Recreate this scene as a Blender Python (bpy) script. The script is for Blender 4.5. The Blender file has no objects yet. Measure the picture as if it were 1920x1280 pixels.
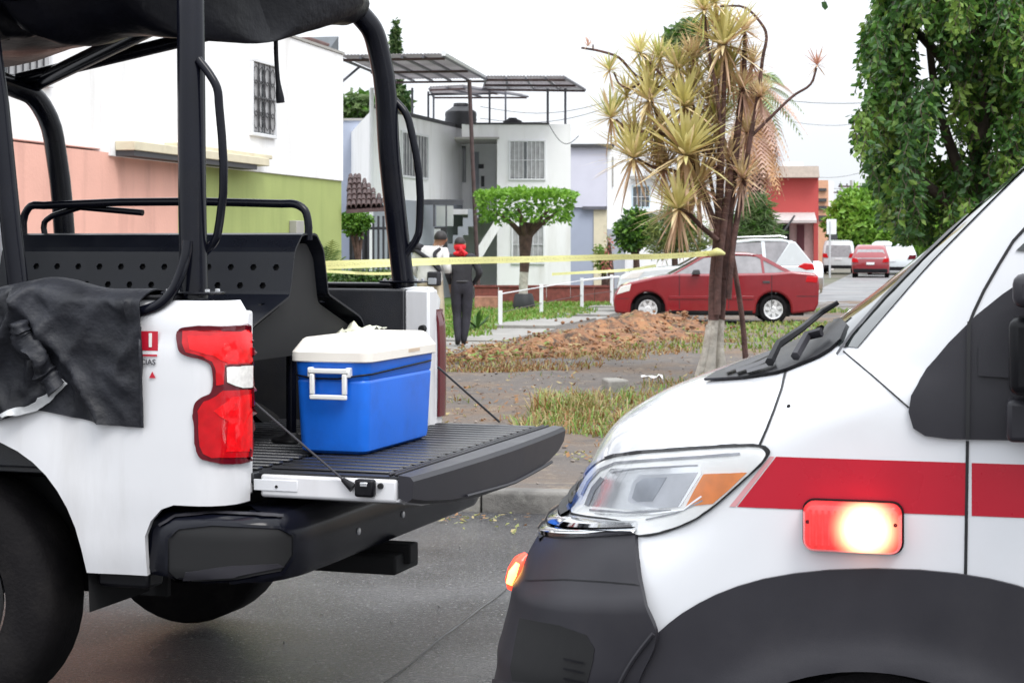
import bpy, bmesh, math, random
from mathutils import Vector, Matrix, noise
from mathutils.bvhtree import BVHTree
from mathutils.geometry import delaunay_2d_cdt
random.seed(7)
R = math.radians
scene = bpy.context.scene
# ---------------------------------------------------------------- camera
F, HZ, CH = 3450.0, 455.0, 1.62          # focal length in photo pixels, horizon row, eye height
cd = bpy.data.cameras.new("camera"); cam = bpy.data.objects.new("camera", cd)
scene.collection.objects.link(cam); scene.camera = cam
cam.location = (0, 0, CH); cam.rotation_euler = (R(90), 0, 0)
cd.sensor_width = 36; cd.lens = F / 1920 * 36
cd.shift_y = -(640 - HZ) / 1920
cd.dof.use_dof = True; cd.dof.focus_distance = 6.0; cd.dof.aperture_fstop = 15
cd.clip_start = 0.1; cd.clip_end = 3000
# ---------------------------------------------------------------- sky and sun (bright overcast)
SUN_EL, SUN_AZ = R(56), R(150)
w = bpy.data.worlds.new("World"); scene.world = w; w.use_nodes = True
nt = w.node_tree; nt.nodes.clear()
sky = nt.nodes.new('ShaderNodeTexSky'); sky.sky_type = 'NISHITA'; sky.sun_disc = False
sky.sun_elevation = SUN_EL; sky.sun_rotation = SUN_AZ; sky.air_density = 1.0; sky.dust_density = 6.0; sky.ozone_density = 1.0
hs = nt.nodes.new('ShaderNodeHueSaturation'); hs.inputs['Saturation'].default_value = 0.22
mx = nt.nodes.new('ShaderNodeMix'); mx.data_type = 'RGBA'; mx.inputs['Factor'].default_value = 0.9
mx.inputs['B'].default_value = (9.0, 9.4, 9.9, 1)      # the even cloud layer
bg = nt.nodes.new('ShaderNodeBackground'); bg.inputs['Strength'].default_value = 0.13
wo = nt.nodes.new('ShaderNodeOutputWorld')
# overcast sky: the cloud layer is brighter overhead than at the horizon (CIE overcast), with faint cloud mottling
tcw = nt.nodes.new('ShaderNodeTexCoord'); sxw = nt.nodes.new('ShaderNodeSeparateXYZ'); nt.links.new(tcw.outputs['Generated'], sxw.inputs[0])
mrw = nt.nodes.new('ShaderNodeMapRange'); mrw.inputs['To Min'].default_value = .62; mrw.inputs['To Max'].default_value = 1.75; nt.links.new(sxw.outputs['Z'], mrw.inputs['Value'])
nzw = nt.nodes.new('ShaderNodeTexNoise'); nzw.inputs['Scale'].default_value = 5; nzw.inputs['Detail'].default_value = 4; nt.links.new(tcw.outputs['Generated'], nzw.inputs['Vector'])
mnw = nt.nodes.new('ShaderNodeMapRange'); mnw.inputs['From Min'].default_value = .3; mnw.inputs['From Max'].default_value = .7; mnw.inputs['To Min'].default_value = .92; mnw.inputs['To Max'].default_value = 1.08; nt.links.new(nzw.outputs['Fac'], mnw.inputs['Value'])
mlw = nt.nodes.new('ShaderNodeMath'); mlw.operation = 'MULTIPLY'; nt.links.new(mrw.outputs[0], mlw.inputs[0]); nt.links.new(mnw.outputs[0], mlw.inputs[1])
clw = nt.nodes.new('ShaderNodeVectorMath'); clw.operation = 'SCALE'; clw.inputs[0].default_value = (9.0, 9.4, 9.9); nt.links.new(mlw.outputs[0], clw.inputs['Scale']); nt.links.new(clw.outputs[0], mx.inputs['B'])
nt.links.new(sky.outputs[0], hs.inputs['Color']); nt.links.new(hs.outputs[0], mx.inputs['A'])
nt.links.new(mx.outputs['Result'], bg.inputs[0]); nt.links.new(bg.outputs[0], wo.inputs[0])
sl = bpy.data.lights.new("sun", 'SUN'); sl.energy = 1.4; sl.angle = R(24); sl.color = (1, .965, .92)
sun = bpy.data.objects.new("sun", sl); scene.collection.objects.link(sun)
dirv = Vector((math.sin(SUN_AZ) * math.cos(SUN_EL), math.cos(SUN_AZ) * math.cos(SUN_EL), math.sin(SUN_EL)))
sun.rotation_euler = dirv.to_track_quat('Z', 'Y').to_euler()
sun.location = (0, -5, 30)
vs = scene.view_settings; vs.view_transform = 'Standard'; vs.look = 'None'; vs.gamma = 1; vs.exposure = 0.46
vs.use_curve_mapping = False
# ---------------------------------------------------------------- helpers
COL = scene.collection
def P(u, v, Y): return Vector(((u - 960) / F * Y, Y, CH + (HZ - v) / F * Y))
def G(u, v, z=0.0):
    Y = (CH - z) * F / (v - HZ); return Vector(((u - 960) / F * Y, Y, z))
class Frame:
    def __init__(s, ox, oy, deg, oz=0.0):
        s.a = R(deg); s.o = Vector((ox, oy, oz)); s.m = Matrix.Translation(s.o) @ Matrix.Rotation(s.a, 4, 'Z'); s.i = s.m.inverted()
    def l(s, p): return s.i @ Vector(p)
    def wd(s, p): return s.m @ Vector(p)
    def ray(s, u, v):
        o = s.i @ Vector((0, 0, CH)); q = s.i @ P(u, v, 1.0); return o, (q - o).normalized()
    def plane(s, u, v, ax, val):
        o, d = s.ray(u, v); t = (val - o[ax]) / d[ax]; return o + d * t
    def at(s, u, v, Y): return s.i @ P(u, v, Y)

def link(o, parent=None):
    COL.objects.link(o)
    if parent is not None: o.parent = parent
    return o
def tag(o, label=None, cat=None, group=None, kind=None):
    if label: o["label"] = label
    if cat: o["category"] = cat
    if group: o["group"] = group
    if kind: o["kind"] = kind
    return o
def empty(name, fr, label, cat, group=None):
    e = bpy.data.objects.new(name, None); link(e); e.empty_display_size = .1
    if isinstance(fr, Frame): e.location = fr.o; e.rotation_euler = (0, 0, fr.a)
    else: e.location = fr
    return tag(e, label, cat, group)
def meshdata(name, V, Fc, mat=None, smooth=None):
    me = bpy.data.meshes.new(name); me.from_pydata([tuple(v) for v in V], [], Fc); me.update()
    if mat: me.materials.append(mat)
    if smooth is not None:
        me.shade_smooth(); me.set_sharp_from_angle(angle=R(smooth))
    return me
def ob(name, V, Fc, mat, parent=None, smooth=None, bevel=0, seg=2, solid=0, fixn=True):
    me = meshdata(name, V, Fc, mat, None)
    if fixn:
        bm = bmesh.new(); bm.from_mesh(me); bmesh.ops.recalc_face_normals(bm, faces=bm.faces); bm.to_mesh(me); bm.free()
    if smooth is not None: me.shade_smooth(); me.set_sharp_from_angle(angle=R(smooth))
    o = bpy.data.objects.new(name, me); link(o, parent)
    if solid: apply_solid(o, solid, smooth)
    if bevel:
        m = o.modifiers.new("b", 'BEVEL'); m.width = bevel; m.segments = seg; m.limit_method = 'ANGLE'; m.angle_limit = R(35)
        me.shade_smooth(); me.set_sharp_from_angle(angle=R(50)) if smooth is None else None
    return o
def apply_solid(o, t, smooth=None):
    "gives a sheet its thickness; the rim has vertices of its own so that its edges stay crisp"
    me = o.data; n = len(me.vertices); V = [v.co.copy() for v in me.vertices]; N = [v.normal.copy() for v in me.vertices]
    Fs = [tuple(p.vertices) for p in me.polygons]; mi = [p.material_index for p in me.polygons]; cnt = {}
    for f in Fs:
        for a, b in zip(f, f[1:]+f[:1]): cnt[(a,b)] = cnt.get((a,b),0)+1
    W = V + [v-k*t for v, k in zip(V, N)]; G_ = list(Fs) + [tuple(i+n for i in f[::-1]) for f in Fs]; rim = {}
    def rv(i):
        if i not in rim: rim[i] = len(W); W.extend([W[i].copy(), W[i+n].copy()])
        return rim[i]
    for (a, b) in list(cnt):
        if (b, a) not in cnt: p, q = rv(a), rv(b); G_.append((q, p, p+1, q+1))
    ms_ = list(me.materials); new = bpy.data.meshes.new(me.name); new.from_pydata([tuple(v) for v in W], [], G_); new.update()
    for m_ in ms_: new.materials.append(m_)
    if smooth is not None: new.shade_smooth(); new.set_sharp_from_angle(angle=R(smooth))
    o.data = new; bpy.data.meshes.remove(me)
class MB:
    "collects shapes for one mesh"
    def __init__(s): s.V = []; s.F = []
    def add(s, V, Fc):
        b = len(s.V); s.V += [Vector(v) for v in V]; s.F += [tuple(i + b for i in f) for f in Fc]; return s
    def box(s, a, b):
        x0, y0, z0 = a; x1, y1, z1 = b
        return s.add([(x0,y0,z0),(x1,y0,z0),(x1,y1,z0),(x0,y1,z0),(x0,y0,z1),(x1,y0,z1),(x1,y1,z1),(x0,y1,z1)],
              [(0,3,2,1),(4,5,6,7),(0,1,5,4),(1,2,6,5),(2,3,7,6),(3,0,4,7)])
    def tube(s, pts, r, segs=10): return s.add(*tube_geo(pts, r, segs))
    def prism(s, poly, ax, d0, d1): return s.add(*prism_geo(poly, ax, d0, d1))
    def build(s, name, mat, parent=None, **k): return ob(name, s.V, s.F, mat, parent, **k)
def tube_geo(pts, r, segs=10):
    pts = [Vector(p) for p in pts]; n = len(pts)
    rs = r if isinstance(r, (list, tuple)) else [r] * n
    V, Fc = [], []; up = None
    for i, p in enumerate(pts):
        t = (pts[min(i+1, n-1)] - pts[max(i-1, 0)]).normalized()
        if up is None:
            up = Vector((0,0,1)) if abs(t.z) < .9 else Vector((1,0,0))
        a = t.cross(up).normalized(); b = a.cross(t).normalized(); up = b
        for k in range(segs):
            q = 2 * math.pi * k / segs; V.append(p + (a * math.cos(q) + b * math.sin(q)) * rs[i])
    for i in range(n - 1):
        for k in range(segs):
            k2 = (k + 1) % segs; Fc.append((i*segs+k, i*segs+k2, (i+1)*segs+k2, (i+1)*segs+k))
    Fc.append(tuple(range(segs))[::-1]); Fc.append(tuple((n-1)*segs + k for k in range(segs)))
    return V, Fc
def prism_geo(poly, ax, d0, d1):
    def mk(p, d):
        return {0: (d, p[0], p[1]), 1: (p[0], d, p[1]), 2: (p[0], p[1], d)}[ax]
    n = len(poly); V = [mk(p, d0) for p in poly] + [mk(p, d1) for p in poly]
    Fc = [tuple(range(n)), tuple(range(2*n-1, n-1, -1))] + [(i, (i+1) % n, n + (i+1) % n, n + i) for i in range(n)]
    return V, Fc
def crom(pts, n=6):
    pts = [Vector(p) for p in pts]; out = []
    m = len(pts); d = [max((pts[i+1]-pts[i]).length, 1e-6) for i in range(m-1)]
    def tan(i):
        if i == 0: return (pts[1]-pts[0])/d[0]
        if i == m-1: return (pts[-1]-pts[-2])/d[-1]
        return ((pts[i]-pts[i-1])/d[i-1]*d[i] + (pts[i+1]-pts[i])/d[i]*d[i-1])/(d[i]+d[i-1])
    for i in range(m - 1):
        p1 = pts[i]; p2 = pts[i+1]; a, b = tan(i)*d[i], tan(i+1)*d[i]
        for k in range(n):
            t = k / n
            out.append(p1*(2*t**3-3*t*t+1)+a*(t**3-2*t*t+t)+p2*(3*t*t-2*t**3)+b*(t**3-t*t))
    out.append(pts[-1]); return out
def tube(name, pts, r, mat, parent=None, segs=10, n=0):
    if n: pts = crom(pts, n)
    if n and isinstance(r, (list, tuple)):
        k = len(r); r = [r[min(int(i/n), k-1)] + (r[min(int(i/n)+1, k-1)] - r[min(int(i/n), k-1)]) * ((i % n)/n) for i in range(len(pts))]
    return ob(name, *tube_geo(pts, r, segs), mat, parent, smooth=50)
def box(name, a, b, mat, parent=None, bevel=0, seg=2): return MB().box(a, b).build(name, mat, parent, bevel=bevel, seg=seg)
def lathe_geo(prof, ax, c, segs=32, arc=None):
    "prof: list (d along axis, radius)"
    V, Fc = [], []; n = len(prof)
    for k in range(segs):
        q = 2*math.pi*k/segs; cs, sn = math.cos(q), math.sin(q)
        for d, r in prof:
            v = {0: (d, r*cs, r*sn), 1: (r*cs, d, r*sn), 2: (r*cs, r*sn, d)}[ax]
            V.append((v[0]+c[0], v[1]+c[1], v[2]+c[2]))
    for k in range(segs):
        k2 = (k+1) % segs
        for i in range(n-1): Fc.append((k*n+i, k2*n+i, k2*n+i+1, k*n+i+1))
    return V, Fc
def inpoly(x, y, poly):
    c = False; n = len(poly); j = n-1
    for i in range(n):
        xi, yi = poly[i]; xj, yj = poly[j]
        if (yi > y) != (yj > y) and x < (xj-xi)*(y-yi)/(yj-yi)+xi: c = not c
        j = i
    return c
def densify(poly, step):
    out = []
    for i in range(len(poly)):
        a, b = Vector(poly[i][:2]), Vector(poly[(i+1) % len(poly)][:2]); k = max(1, int((b-a).length/step + .5))
        out += [tuple(a + (b-a)*j/k) for j in range(k)]
    return out
def rnd_poly(poly, n=4):
    m = len(poly); out = []
    for i in range(m):
        p0, p1, p2, p3 = [Vector(poly[(i+k) % m][:2]) for k in (-1,0,1,2)]; d = (p2-p1).length; d0 = max((p1-p0).length,1e-3); d2 = max((p3-p2).length,1e-3)
        a = ((p1-p0)/d0*d + (p2-p1)/d*d0)/(d+d0)*d; b = ((p2-p1)/d*d2 + (p3-p2)/d2*d)/(d+d2)*d
        for k in range(n):
            t = k/n; q = p1*(2*t**3-3*t*t+1)+a*(t**3-2*t*t+t)+p2*(3*t*t-2*t**3)+b*(t**3-t*t); out.append((q.x,q.y))
    return out
def cdt_fill(outer, holes=(), step=.05, inner=True):
    loops = [densify(outer, step)] + [list(h) for h in holes]
    pts, eds = [], []
    for lp in loops:
        b = len(pts); pts += [Vector(p) for p in lp]; eds += [(b+i, b+(i+1) % len(lp)) for i in range(len(lp))]
    if inner:
        xs = [p[0] for p in loops[0]]; ys = [p[1] for p in loops[0]]
        y = min(ys) + step*.5; row = 0; B = [Vector(p) for lp in loops for p in lp]
        while y < max(ys):
            x = min(xs) + step*(.5 if row % 2 else .25)
            while x < max(xs):
                if inpoly(x, y, loops[0]) and not any(inpoly(x, y, h) for h in loops[1:]):
                    q = Vector((x, y))
                    if all((q-b).length_squared > (step*.45)**2 for b in B): pts.append(q)
                x += step
            y += step; row += 1
    r = delaunay_2d_cdt(pts, eds, [], 0, 1e-7)
    V2, F2 = r[0], r[2]; Fo = []
    for f in F2:
        cx = sum(V2[i][0] for i in f)/len(f); cy = sum(V2[i][1] for i in f)/len(f)
        if inpoly(cx, cy, loops[0]) and not any(inpoly(cx, cy, h) for h in loops[1:]): Fo.append(tuple(f))
    used = sorted({i for f in Fo for i in f}); mp = {k: i for i, k in enumerate(used)}
    return [tuple(V2[i]) for i in used], [tuple(mp[i] for i in f) for f in Fo]
def project(fr, bvh, u, v, off):
    o, d = fr.ray(u, v); h = bvh.ray_cast(o, d)
    if h[0] is None:
        best = None
        for k in range(40):
            q = o + d*(3.6 + k*.1); hh = bvh.find_nearest(q)
            if hh[0] is not None and (best is None or (hh[0]-q).length < best[0]): best = ((hh[0]-q).length, hh)
        h = best[1]
    nrm = h[1]
    if nrm.dot(d) > 0: nrm = -nrm
    return h[0] + nrm*off
def patch(name, fr, bvh, poly, off, mat, parent, step=10, solid=.006, smooth=45):
    V2, F2 = cdt_fill(poly, (), step)
    V = [project(fr, bvh, x, y, off) for x, y in V2]
    o = ob(name, V, F2, mat, parent, smooth=smooth, fixn=True)
    # outward = toward the camera
    me = o.data; c = fr.l((0,0,CH)); s = sum((p.normal.dot(c - p.center) > 0) for p in me.polygons)
    if s < len(me.polygons)/2: me.flip_normals()
    if solid: apply_solid(o, solid, smooth)
    return o
def ribbon(name, fr, bvh, line, wpx, off, mat, parent, step=8):
    pts = []
    for i in range(len(line)-1):
        a, b = Vector(line[i]), Vector(line[i+1]); k = max(1, int((b-a).length/step)); pts += [a+(b-a)*j/k for j in range(k)]
    pts.append(Vector(line[-1])); V = []; Fc = []
    for i, p in enumerate(pts):
        t = (pts[min(i+1,len(pts)-1)]-pts[max(i-1,0)]).normalized(); nn = Vector((-t.y, t.x))*wpx*.5
        V += [project(fr, bvh, *(p+nn), off), project(fr, bvh, *(p-nn), off)]
    for i in range(len(pts)-1): Fc.append((2*i, 2*i+1, 2*i+3, 2*i+2))
    return ob(name, V, Fc, mat, parent, smooth=60)
def text_mesh(name, body, size, mat, parent, loc, rot, sx=1.0):
    cu = bpy.data.curves.new(name, 'FONT'); cu.body = body; cu.size = size; cu.extrude = .0006
    cu.align_x = 'CENTER'; cu.align_y = 'CENTER'; cu.resolution_u = 3; cu.offset = size*.02
    t = bpy.data.objects.new(name+"_tmp", cu); COL.objects.link(t); bpy.context.view_layer.update()
    me = bpy.data.meshes.new_from_object(t.evaluated_get(bpy.context.evaluated_depsgraph_get()))
    bpy.data.objects.remove(t); bpy.data.curves.remove(cu)
    me.materials.clear(); me.materials.append(mat)
    o = bpy.data.objects.new(name, me); link(o, parent); o.location = loc; o.rotation_euler = rot; o.scale = (sx, 1, 1); return o
def copy_tree(o, parent=None):
    c = o.copy(); COL.objects.link(c); c.parent = parent
    for ch in list(o.children): copy_tree(ch, c)
    return c
# ---------------------------------------------------------------- materials
def mat(name, col, rough=.5, metal=0.0, var=.12, scale=6.0, bump=0.0, bscale=60.0, coat=0.0, dirt=None, dscale=1.5, dfac=.35, emit=None, es=0, spec=.5, rvar=.1, trans=0.0, detail=5, streak=False):
    m = bpy.data.materials.new(name); m.use_nodes = True; t = m.node_tree; b = t.nodes['Principled BSDF']
    L = t.links.new; N = t.nodes.new
    b.inputs['Roughness'].default_value = rough; b.inputs['Metallic'].default_value = metal
    b.inputs['Specular IOR Level'].default_value = spec
    b.inputs['Coat Weight'].default_value = coat; b.inputs['Coat Roughness'].default_value = .06
    b.inputs['Transmission Weight'].default_value = trans
    tc = N('ShaderNodeTexCoord')
    n1 = N('ShaderNodeTexNoise'); n1.inputs['Scale'].default_value = scale; n1.inputs['Detail'].default_value = detail
    L(tc.outputs['Object'], n1.inputs['Vector'])
    cr = N('ShaderNodeValToRGB'); e = cr.color_ramp.elements
    e[0].position = .3; e[1].position = .7
    e[0].color = [max(0, c*(1-var)) for c in col] + [1]; e[1].color = [min(1, c*(1+var)) for c in col] + [1]
    L(n1.outputs['Fac'], cr.inputs[0]); out = cr.outputs[0]
    if dirt:
        n2 = N('ShaderNodeTexNoise'); n2.inputs['Scale'].default_value = dscale; n2.inputs['Detail'].default_value = 8; n2.inputs['Roughness'].default_value = .65
        if streak:
            mpp = N('ShaderNodeMapping'); mpp.inputs['Scale'].default_value = (2.2,2.2,.35); L(tc.outputs['Object'], mpp.inputs[0]); L(mpp.outputs[0], n2.inputs['Vector'])
        else: L(tc.outputs['Object'], n2.inputs['Vector'])
        r2 = N('ShaderNodeMapRange'); r2.inputs['From Min'].default_value = .5; r2.inputs['From Max'].default_value = .75; r2.inputs['To Max'].default_value = dfac
        L(n2.outputs['Fac'], r2.inputs['Value'])
        mm = N('ShaderNodeMix'); mm.data_type = 'RGBA'; mm.inputs['B'].default_value = (*dirt, 1)
        L(r2.outputs[0], mm.inputs['Factor']); L(out, mm.inputs['A']); out = mm.outputs['Result']
    L(out, b.inputs['Base Color'])
    if rvar:
        rr = N('ShaderNodeMapRange'); rr.inputs['To Min'].default_value = max(0.02, rough-rvar); rr.inputs['To Max'].default_value = min(1, rough+rvar)
        L(n1.outputs['Fac'], rr.inputs['Value']); L(rr.outputs[0], b.inputs['Roughness'])
    if bump:
        n3 = N('ShaderNodeTexNoise'); n3.inputs['Scale'].default_value = bscale; n3.inputs['Detail'].default_value = 6
        L(tc.outputs['Object'], n3.inputs['Vector'])
        bp = N('ShaderNodeBump'); bp.inputs['Strength'].default_value = bump; bp.inputs['Distance'].default_value = .02
        L(n3.outputs['Fac'], bp.inputs['Height']); L(bp.outputs[0], b.inputs['Normal'])
    if emit:
        b.inputs['Emission Color'].default_value = (*emit, 1); b.inputs['Emission Strength'].default_value = es
    return m
def leafmat(name, c1, c2, scale=3.0, rough=.5):
    m = mat(name, c1, rough, var=0, rvar=0); t = m.node_tree; b = t.nodes['Principled BSDF']
    cr = [n for n in t.nodes if n.type == 'VALTORGB'][0]; cr.color_ramp.elements[0].color = (*c1, 1); cr.color_ramp.elements[1].color = (*c2, 1)
    cr.color_ramp.elements[0].position = .35; cr.color_ramp.elements[1].position = .65
    [n for n in t.nodes if n.type == 'TEX_NOISE'][0].inputs['Scale'].default_value = scale
    tl = t.nodes.new('ShaderNodeBsdfTranslucent'); ms = t.nodes.new('ShaderNodeMixShader'); ms.inputs[0].default_value = .3
    t.links.new(cr.outputs[0], tl.inputs[0]); t.links.new(b.outputs[0], ms.inputs[1]); t.links.new(tl.outputs[0], ms.inputs[2])
    t.links.new(ms.outputs[0], t.nodes['Material Output'].inputs[0]); return m
def clearmat(name, tint=(1,1,1), rough=.03, refl=1.0):
    m = bpy.data.materials.new(name); m.use_nodes = True; t = m.node_tree; t.nodes.clear()
    g = t.nodes.new('ShaderNodeBsdfGlossy'); g.inputs['Roughness'].default_value = rough
    tr = t.nodes.new('ShaderNodeBsdfTransparent'); tr.inputs[0].default_value = (*tint, 1)
    fr = t.nodes.new('ShaderNodeFresnel'); fr.inputs[0].default_value = 1.5
    ml = t.nodes.new('ShaderNodeMath'); ml.operation = 'MULTIPLY'; ml.inputs[1].default_value = refl
    ms = t.nodes.new('ShaderNodeMixShader'); o = t.nodes.new('ShaderNodeOutputMaterial')
    t.links.new(fr.outputs[0], ml.inputs[0]); t.links.new(ml.outputs[0], ms.inputs[0]); t.links.new(tr.outputs[0], ms.inputs[1]); t.links.new(g.outputs[0], ms.inputs[2]); t.links.new(ms.outputs[0], o.inputs[0])
    return m
M = {}
M['white_paint'] = mat('white_paint', (.70,.70,.72), .26, var=.015, coat=.6, streak=True, dirt=(.36,.34,.32), dfac=.30, dscale=2.2, rvar=.04)
M['amb_white'] = mat('ambulance_white', (.71,.72,.75), .22, var=.012, coat=.8, dirt=(.45,.43,.42), dfac=.16, dscale=3, rvar=.04)
M['black_plastic'] = mat('black_plastic', (.006,.006,.008), .36, spec=.20, var=.2, bump=.06, bscale=400, dirt=(.04,.038,.036), dfac=.3)
M['grey_plastic'] = mat('grey_plastic', (.028,.027,.033), .40, spec=.28, var=.1, bump=.05, bscale=500, dirt=(.06,.055,.052), dfac=.25)
M['black_steel'] = mat('black_steel', (.004,.0045,.009), .20, var=.2, spec=.24, dirt=(.025,.023,.022), dfac=.2, dscale=4)
M['bench'] = mat('bench_plastic', (.006,.007,.011), .30, var=.15, spec=.26, dirt=(.04,.04,.04), dfac=.25, dscale=3)
M['liner'] = mat('bed_liner', (.026,.027,.032), .34, var=.2, spec=.5, bump=.12, bscale=200, dirt=(.06,.055,.05), dfac=.4, dscale=5)
M['dark'] = mat('dark_cavity', (.006,.006,.007), .8, var=.1)
M['rubber'] = mat('tyre_rubber', (.010,.009,.010), .75, spec=.12, var=.2, bump=.2, bscale=80, dirt=(.03,.027,.025), dfac=.5, dscale=6)
M['chrome'] = mat('chrome', (.82,.83,.85), .07, metal=1, var=.03, rvar=.02)
M['silver'] = mat('silver_paint', (.62,.63,.65), .3, metal=.6, var=.05)
M['lamp_red'] = mat('lamp_red', (.50,.003,.008), .12, var=.15, scale=30, spec=.3, coat=.35, rvar=.02)
M['lamp_bright'] = mat('lamp_bright', (.78,.004,.008), .14, var=.2, scale=40, spec=.3, coat=.3, rvar=.02)
M['lamp_dark'] = mat('lamp_dark_rim', (.10,.002,.008), .12, var=.1, spec=.3, coat=.35)
M['lamp_white'] = mat('lamp_white', (.75,.73,.70), .1, var=.12, scale=60, coat=1.0)
M['amber'] = mat('amber_lens', (.80,.22,.012), .12, var=.15, scale=25, coat=1.0)
M['red_stripe'] = mat('red_vinyl', (.44,.005,.022), .28, spec=.35, var=.05, coat=.5)
M['red_decal'] = mat('red_decal', (.50,.01,.03), .4, var=.05)
M['grey_decal'] = mat('grey_decal', (.08,.08,.09), .5, var=.05)
M['seam'] = mat('panel_gap', (.01,.01,.012), .6, var=.1)
M['glass_dark'] = mat('tinted_glass', (.02,.026,.026), .05, var=.1, coat=.5, rvar=.02, spec=.8)
M['clear'] = clearmat('clear_lens', refl=.7)
M['blue_plastic'] = mat('blue_plastic', (.010,.150,.72), .36, var=.08, scale=4, dirt=(.02,.05,.25), dfac=.3, dscale=6, bump=.03, bscale=120)
M['cream_plastic'] = mat('cream_plastic', (.82,.77,.70), .4, var=.03, dirt=(.6,.5,.42), dfac=.25, dscale=8)
M['white_plastic'] = mat('white_plastic', (.80,.79,.77), .4, var=.03)
M['coat'] = mat('coat_cloth', (.018,.019,.024), .5, var=.5, scale=6, spec=.25, bump=.35, bscale=28, dirt=(.006,.005,.008), dfac=.7, dscale=4)
M['tarp'] = mat('tarp_cloth', (.003,.003,.006), .4, spec=.2, var=.3, scale=5, bump=.3, bscale=18)
M['reflective'] = mat('reflective_tape', (.55,.56,.57), .4, metal=.2, var=.06, bump=.1, bscale=60)
# ================================================================ GROUND
K0 = Vector((-.19, 11.07)); NK = Vector((.174, .985)); DK = Vector((.985, -.174))
def kd(x, y): return (Vector((x, y)) - K0).dot(NK)
def gmix(name, specs, bump=.4, rough=.9, bscale=40, rr=None):
    "ground material: list of (colour, noise scale, threshold lo, hi) layered with noise masks"
    m = bpy.data.materials.new(name); m.use_nodes = True; t = m.node_tree; b = t.nodes['Principled BSDF']; L = t.links.new; N = t.nodes.new
    tc = N('ShaderNodeTexCoord'); out = None
    for i, (c, sc, lo, hi, fac) in enumerate(specs):
        if out is None:
            rg = N('ShaderNodeRGB'); rg.outputs[0].default_value = (*c, 1); out = rg.outputs[0]; continue
        n = N('ShaderNodeTexNoise'); n.inputs['Scale'].default_value = sc; n.inputs['Detail'].default_value = 9; n.inputs['Roughness'].default_value = .68
        mp = N('ShaderNodeMapping'); mp.inputs['Location'].default_value = (i*7.3, i*3.1, 0); L(tc.outputs['Object'], mp.inputs[0]); L(mp.outputs[0], n.inputs['Vector'])
        r = N('ShaderNodeMapRange'); r.inputs['From Min'].default_value = lo; r.inputs['From Max'].default_value = hi; r.inputs['To Max'].default_value = fac
        L(n.outputs['Fac'], r.inputs['Value'])
        mm = N('ShaderNodeMix'); mm.data_type = 'RGBA'; mm.inputs['B'].default_value = (*c, 1); L(r.outputs[0], mm.inputs['Factor']); L(out, mm.inputs['A']); out = mm.outputs['Result']
    L(out, b.inputs['Base Color']); b.inputs['Roughness'].default_value = rough
    if rr:
        n = N('ShaderNodeTexNoise'); n.inputs['Scale'].default_value = rr[0]; n.inputs['Detail'].default_value = 5; L(tc.outputs['Object'], n.inputs['Vector'])
        r = N('ShaderNodeMapRange'); r.inputs['From Min'].default_value = .35; r.inputs['From Max'].default_value = .68; r.inputs['To Min'].default_value = rr[1]; r.inputs['To Max'].default_value = rr[2]
        L(n.outputs['Fac'], r.inputs['Value']); L(r.outputs[0], b.inputs['Roughness'])
    n = N('ShaderNodeTexNoise'); n.inputs['Scale'].default_value = bscale; n.inputs['Detail'].default_value = 8; n.inputs['Roughness'].default_value = .7; L(tc.outputs['Object'], n.inputs['Vector'])
    bp = N('ShaderNodeBump'); bp.inputs['Strength'].default_value = bump; bp.inputs['Distance'].default_value = .03; L(n.outputs['Fac'], bp.inputs['Height']); L(bp.outputs[0], b.inputs['Normal'])
    return m
def asphalt():
    m = gmix('wet_asphalt', [((.082,.080,.086),0,0,0,0), ((.032,.032,.037), .5, .46, .58, .85), ((.135,.132,.134), 1.3, .52, .68, .7), ((.04,.04,.042), 5, .58, .68, .7), ((.30,.29,.285), 48, .55, .62, .85), ((.012,.012,.014), 70, .53, .60, .9)], bump=.8, rough=.5, bscale=60, rr=(.55, .06, .38))
    return m
M['asphalt'] = asphalt()
M['dirt'] = gmix('verge_dirt', [((.125,.108,.098),0,0,0,0), ((.17,.115,.075), .35, .48, .6, .9), ((.085,.075,.07), 1.6, .5, .66, .8), ((.30,.24,.17), 5, .55, .72, .8), ((.32,.29,.26), 30, .6, .68, .8), ((.045,.04,.038), 45, .58, .68, .7)], bump=.9, bscale=16)
M['far_ground'] = gmix('far_ground', [((.12,.11,.09),0,0,0,0), ((.08,.10,.05), .05, .45, .6, .8), ((.17,.15,.12), .3, .5, .65, .8)], bump=.3, bscale=3)
M['pavement'] = gmix('pavement', [((.27,.26,.245),0,0,0,0), ((.18,.17,.16), .8, .48, .66, .7), ((.42,.40,.37), 3, .55, .7, .5), ((.18,.15,.12), 9, .6, .7, .6)], bump=.3, bscale=25)
M['kerb'] = gmix('kerb_concrete', [((.20,.19,.175),0,0,0,0), ((.09,.085,.08), 1.3, .42, .60, .85), ((.34,.33,.30), 6, .55, .7, .5), ((.09,.08,.07), 12, .58, .7, .7)], bump=.4, bscale=30)
M['lawn_soil'] = gmix('lawn_soil', [((.08,.17,.03),0,0,0,0), ((.13,.20,.04), 1.5, .45, .65, .8), ((.15,.12,.07), 3, .6, .72, .6)], bump=.6, bscale=20)
M['street'] = gmix('side_street_asphalt', [((.15,.15,.155),0,0,0,0), ((.22,.21,.21), .3, .45, .6, .8), ((.09,.09,.095), .7, .52, .66, .8)], bump=.15, rough=.4, bscale=20, rr=(.5, .3, .7))
def quad_strip(name, pts, m, kind='structure', z=None):
    V = [(p[0], p[1], p[2] if z is None else z) for p in pts]
    o = ob(name, V, [tuple(range(len(V)))], m); tag(o, kind=kind); return o
g = ob('ground', [(-900,-200,-.06),(900,-200,-.06),(900,2200,-.06),(-900,2200,-.06)], [(0,1,2,3)], M['far_ground']); tag(g, kind='structure')
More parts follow.
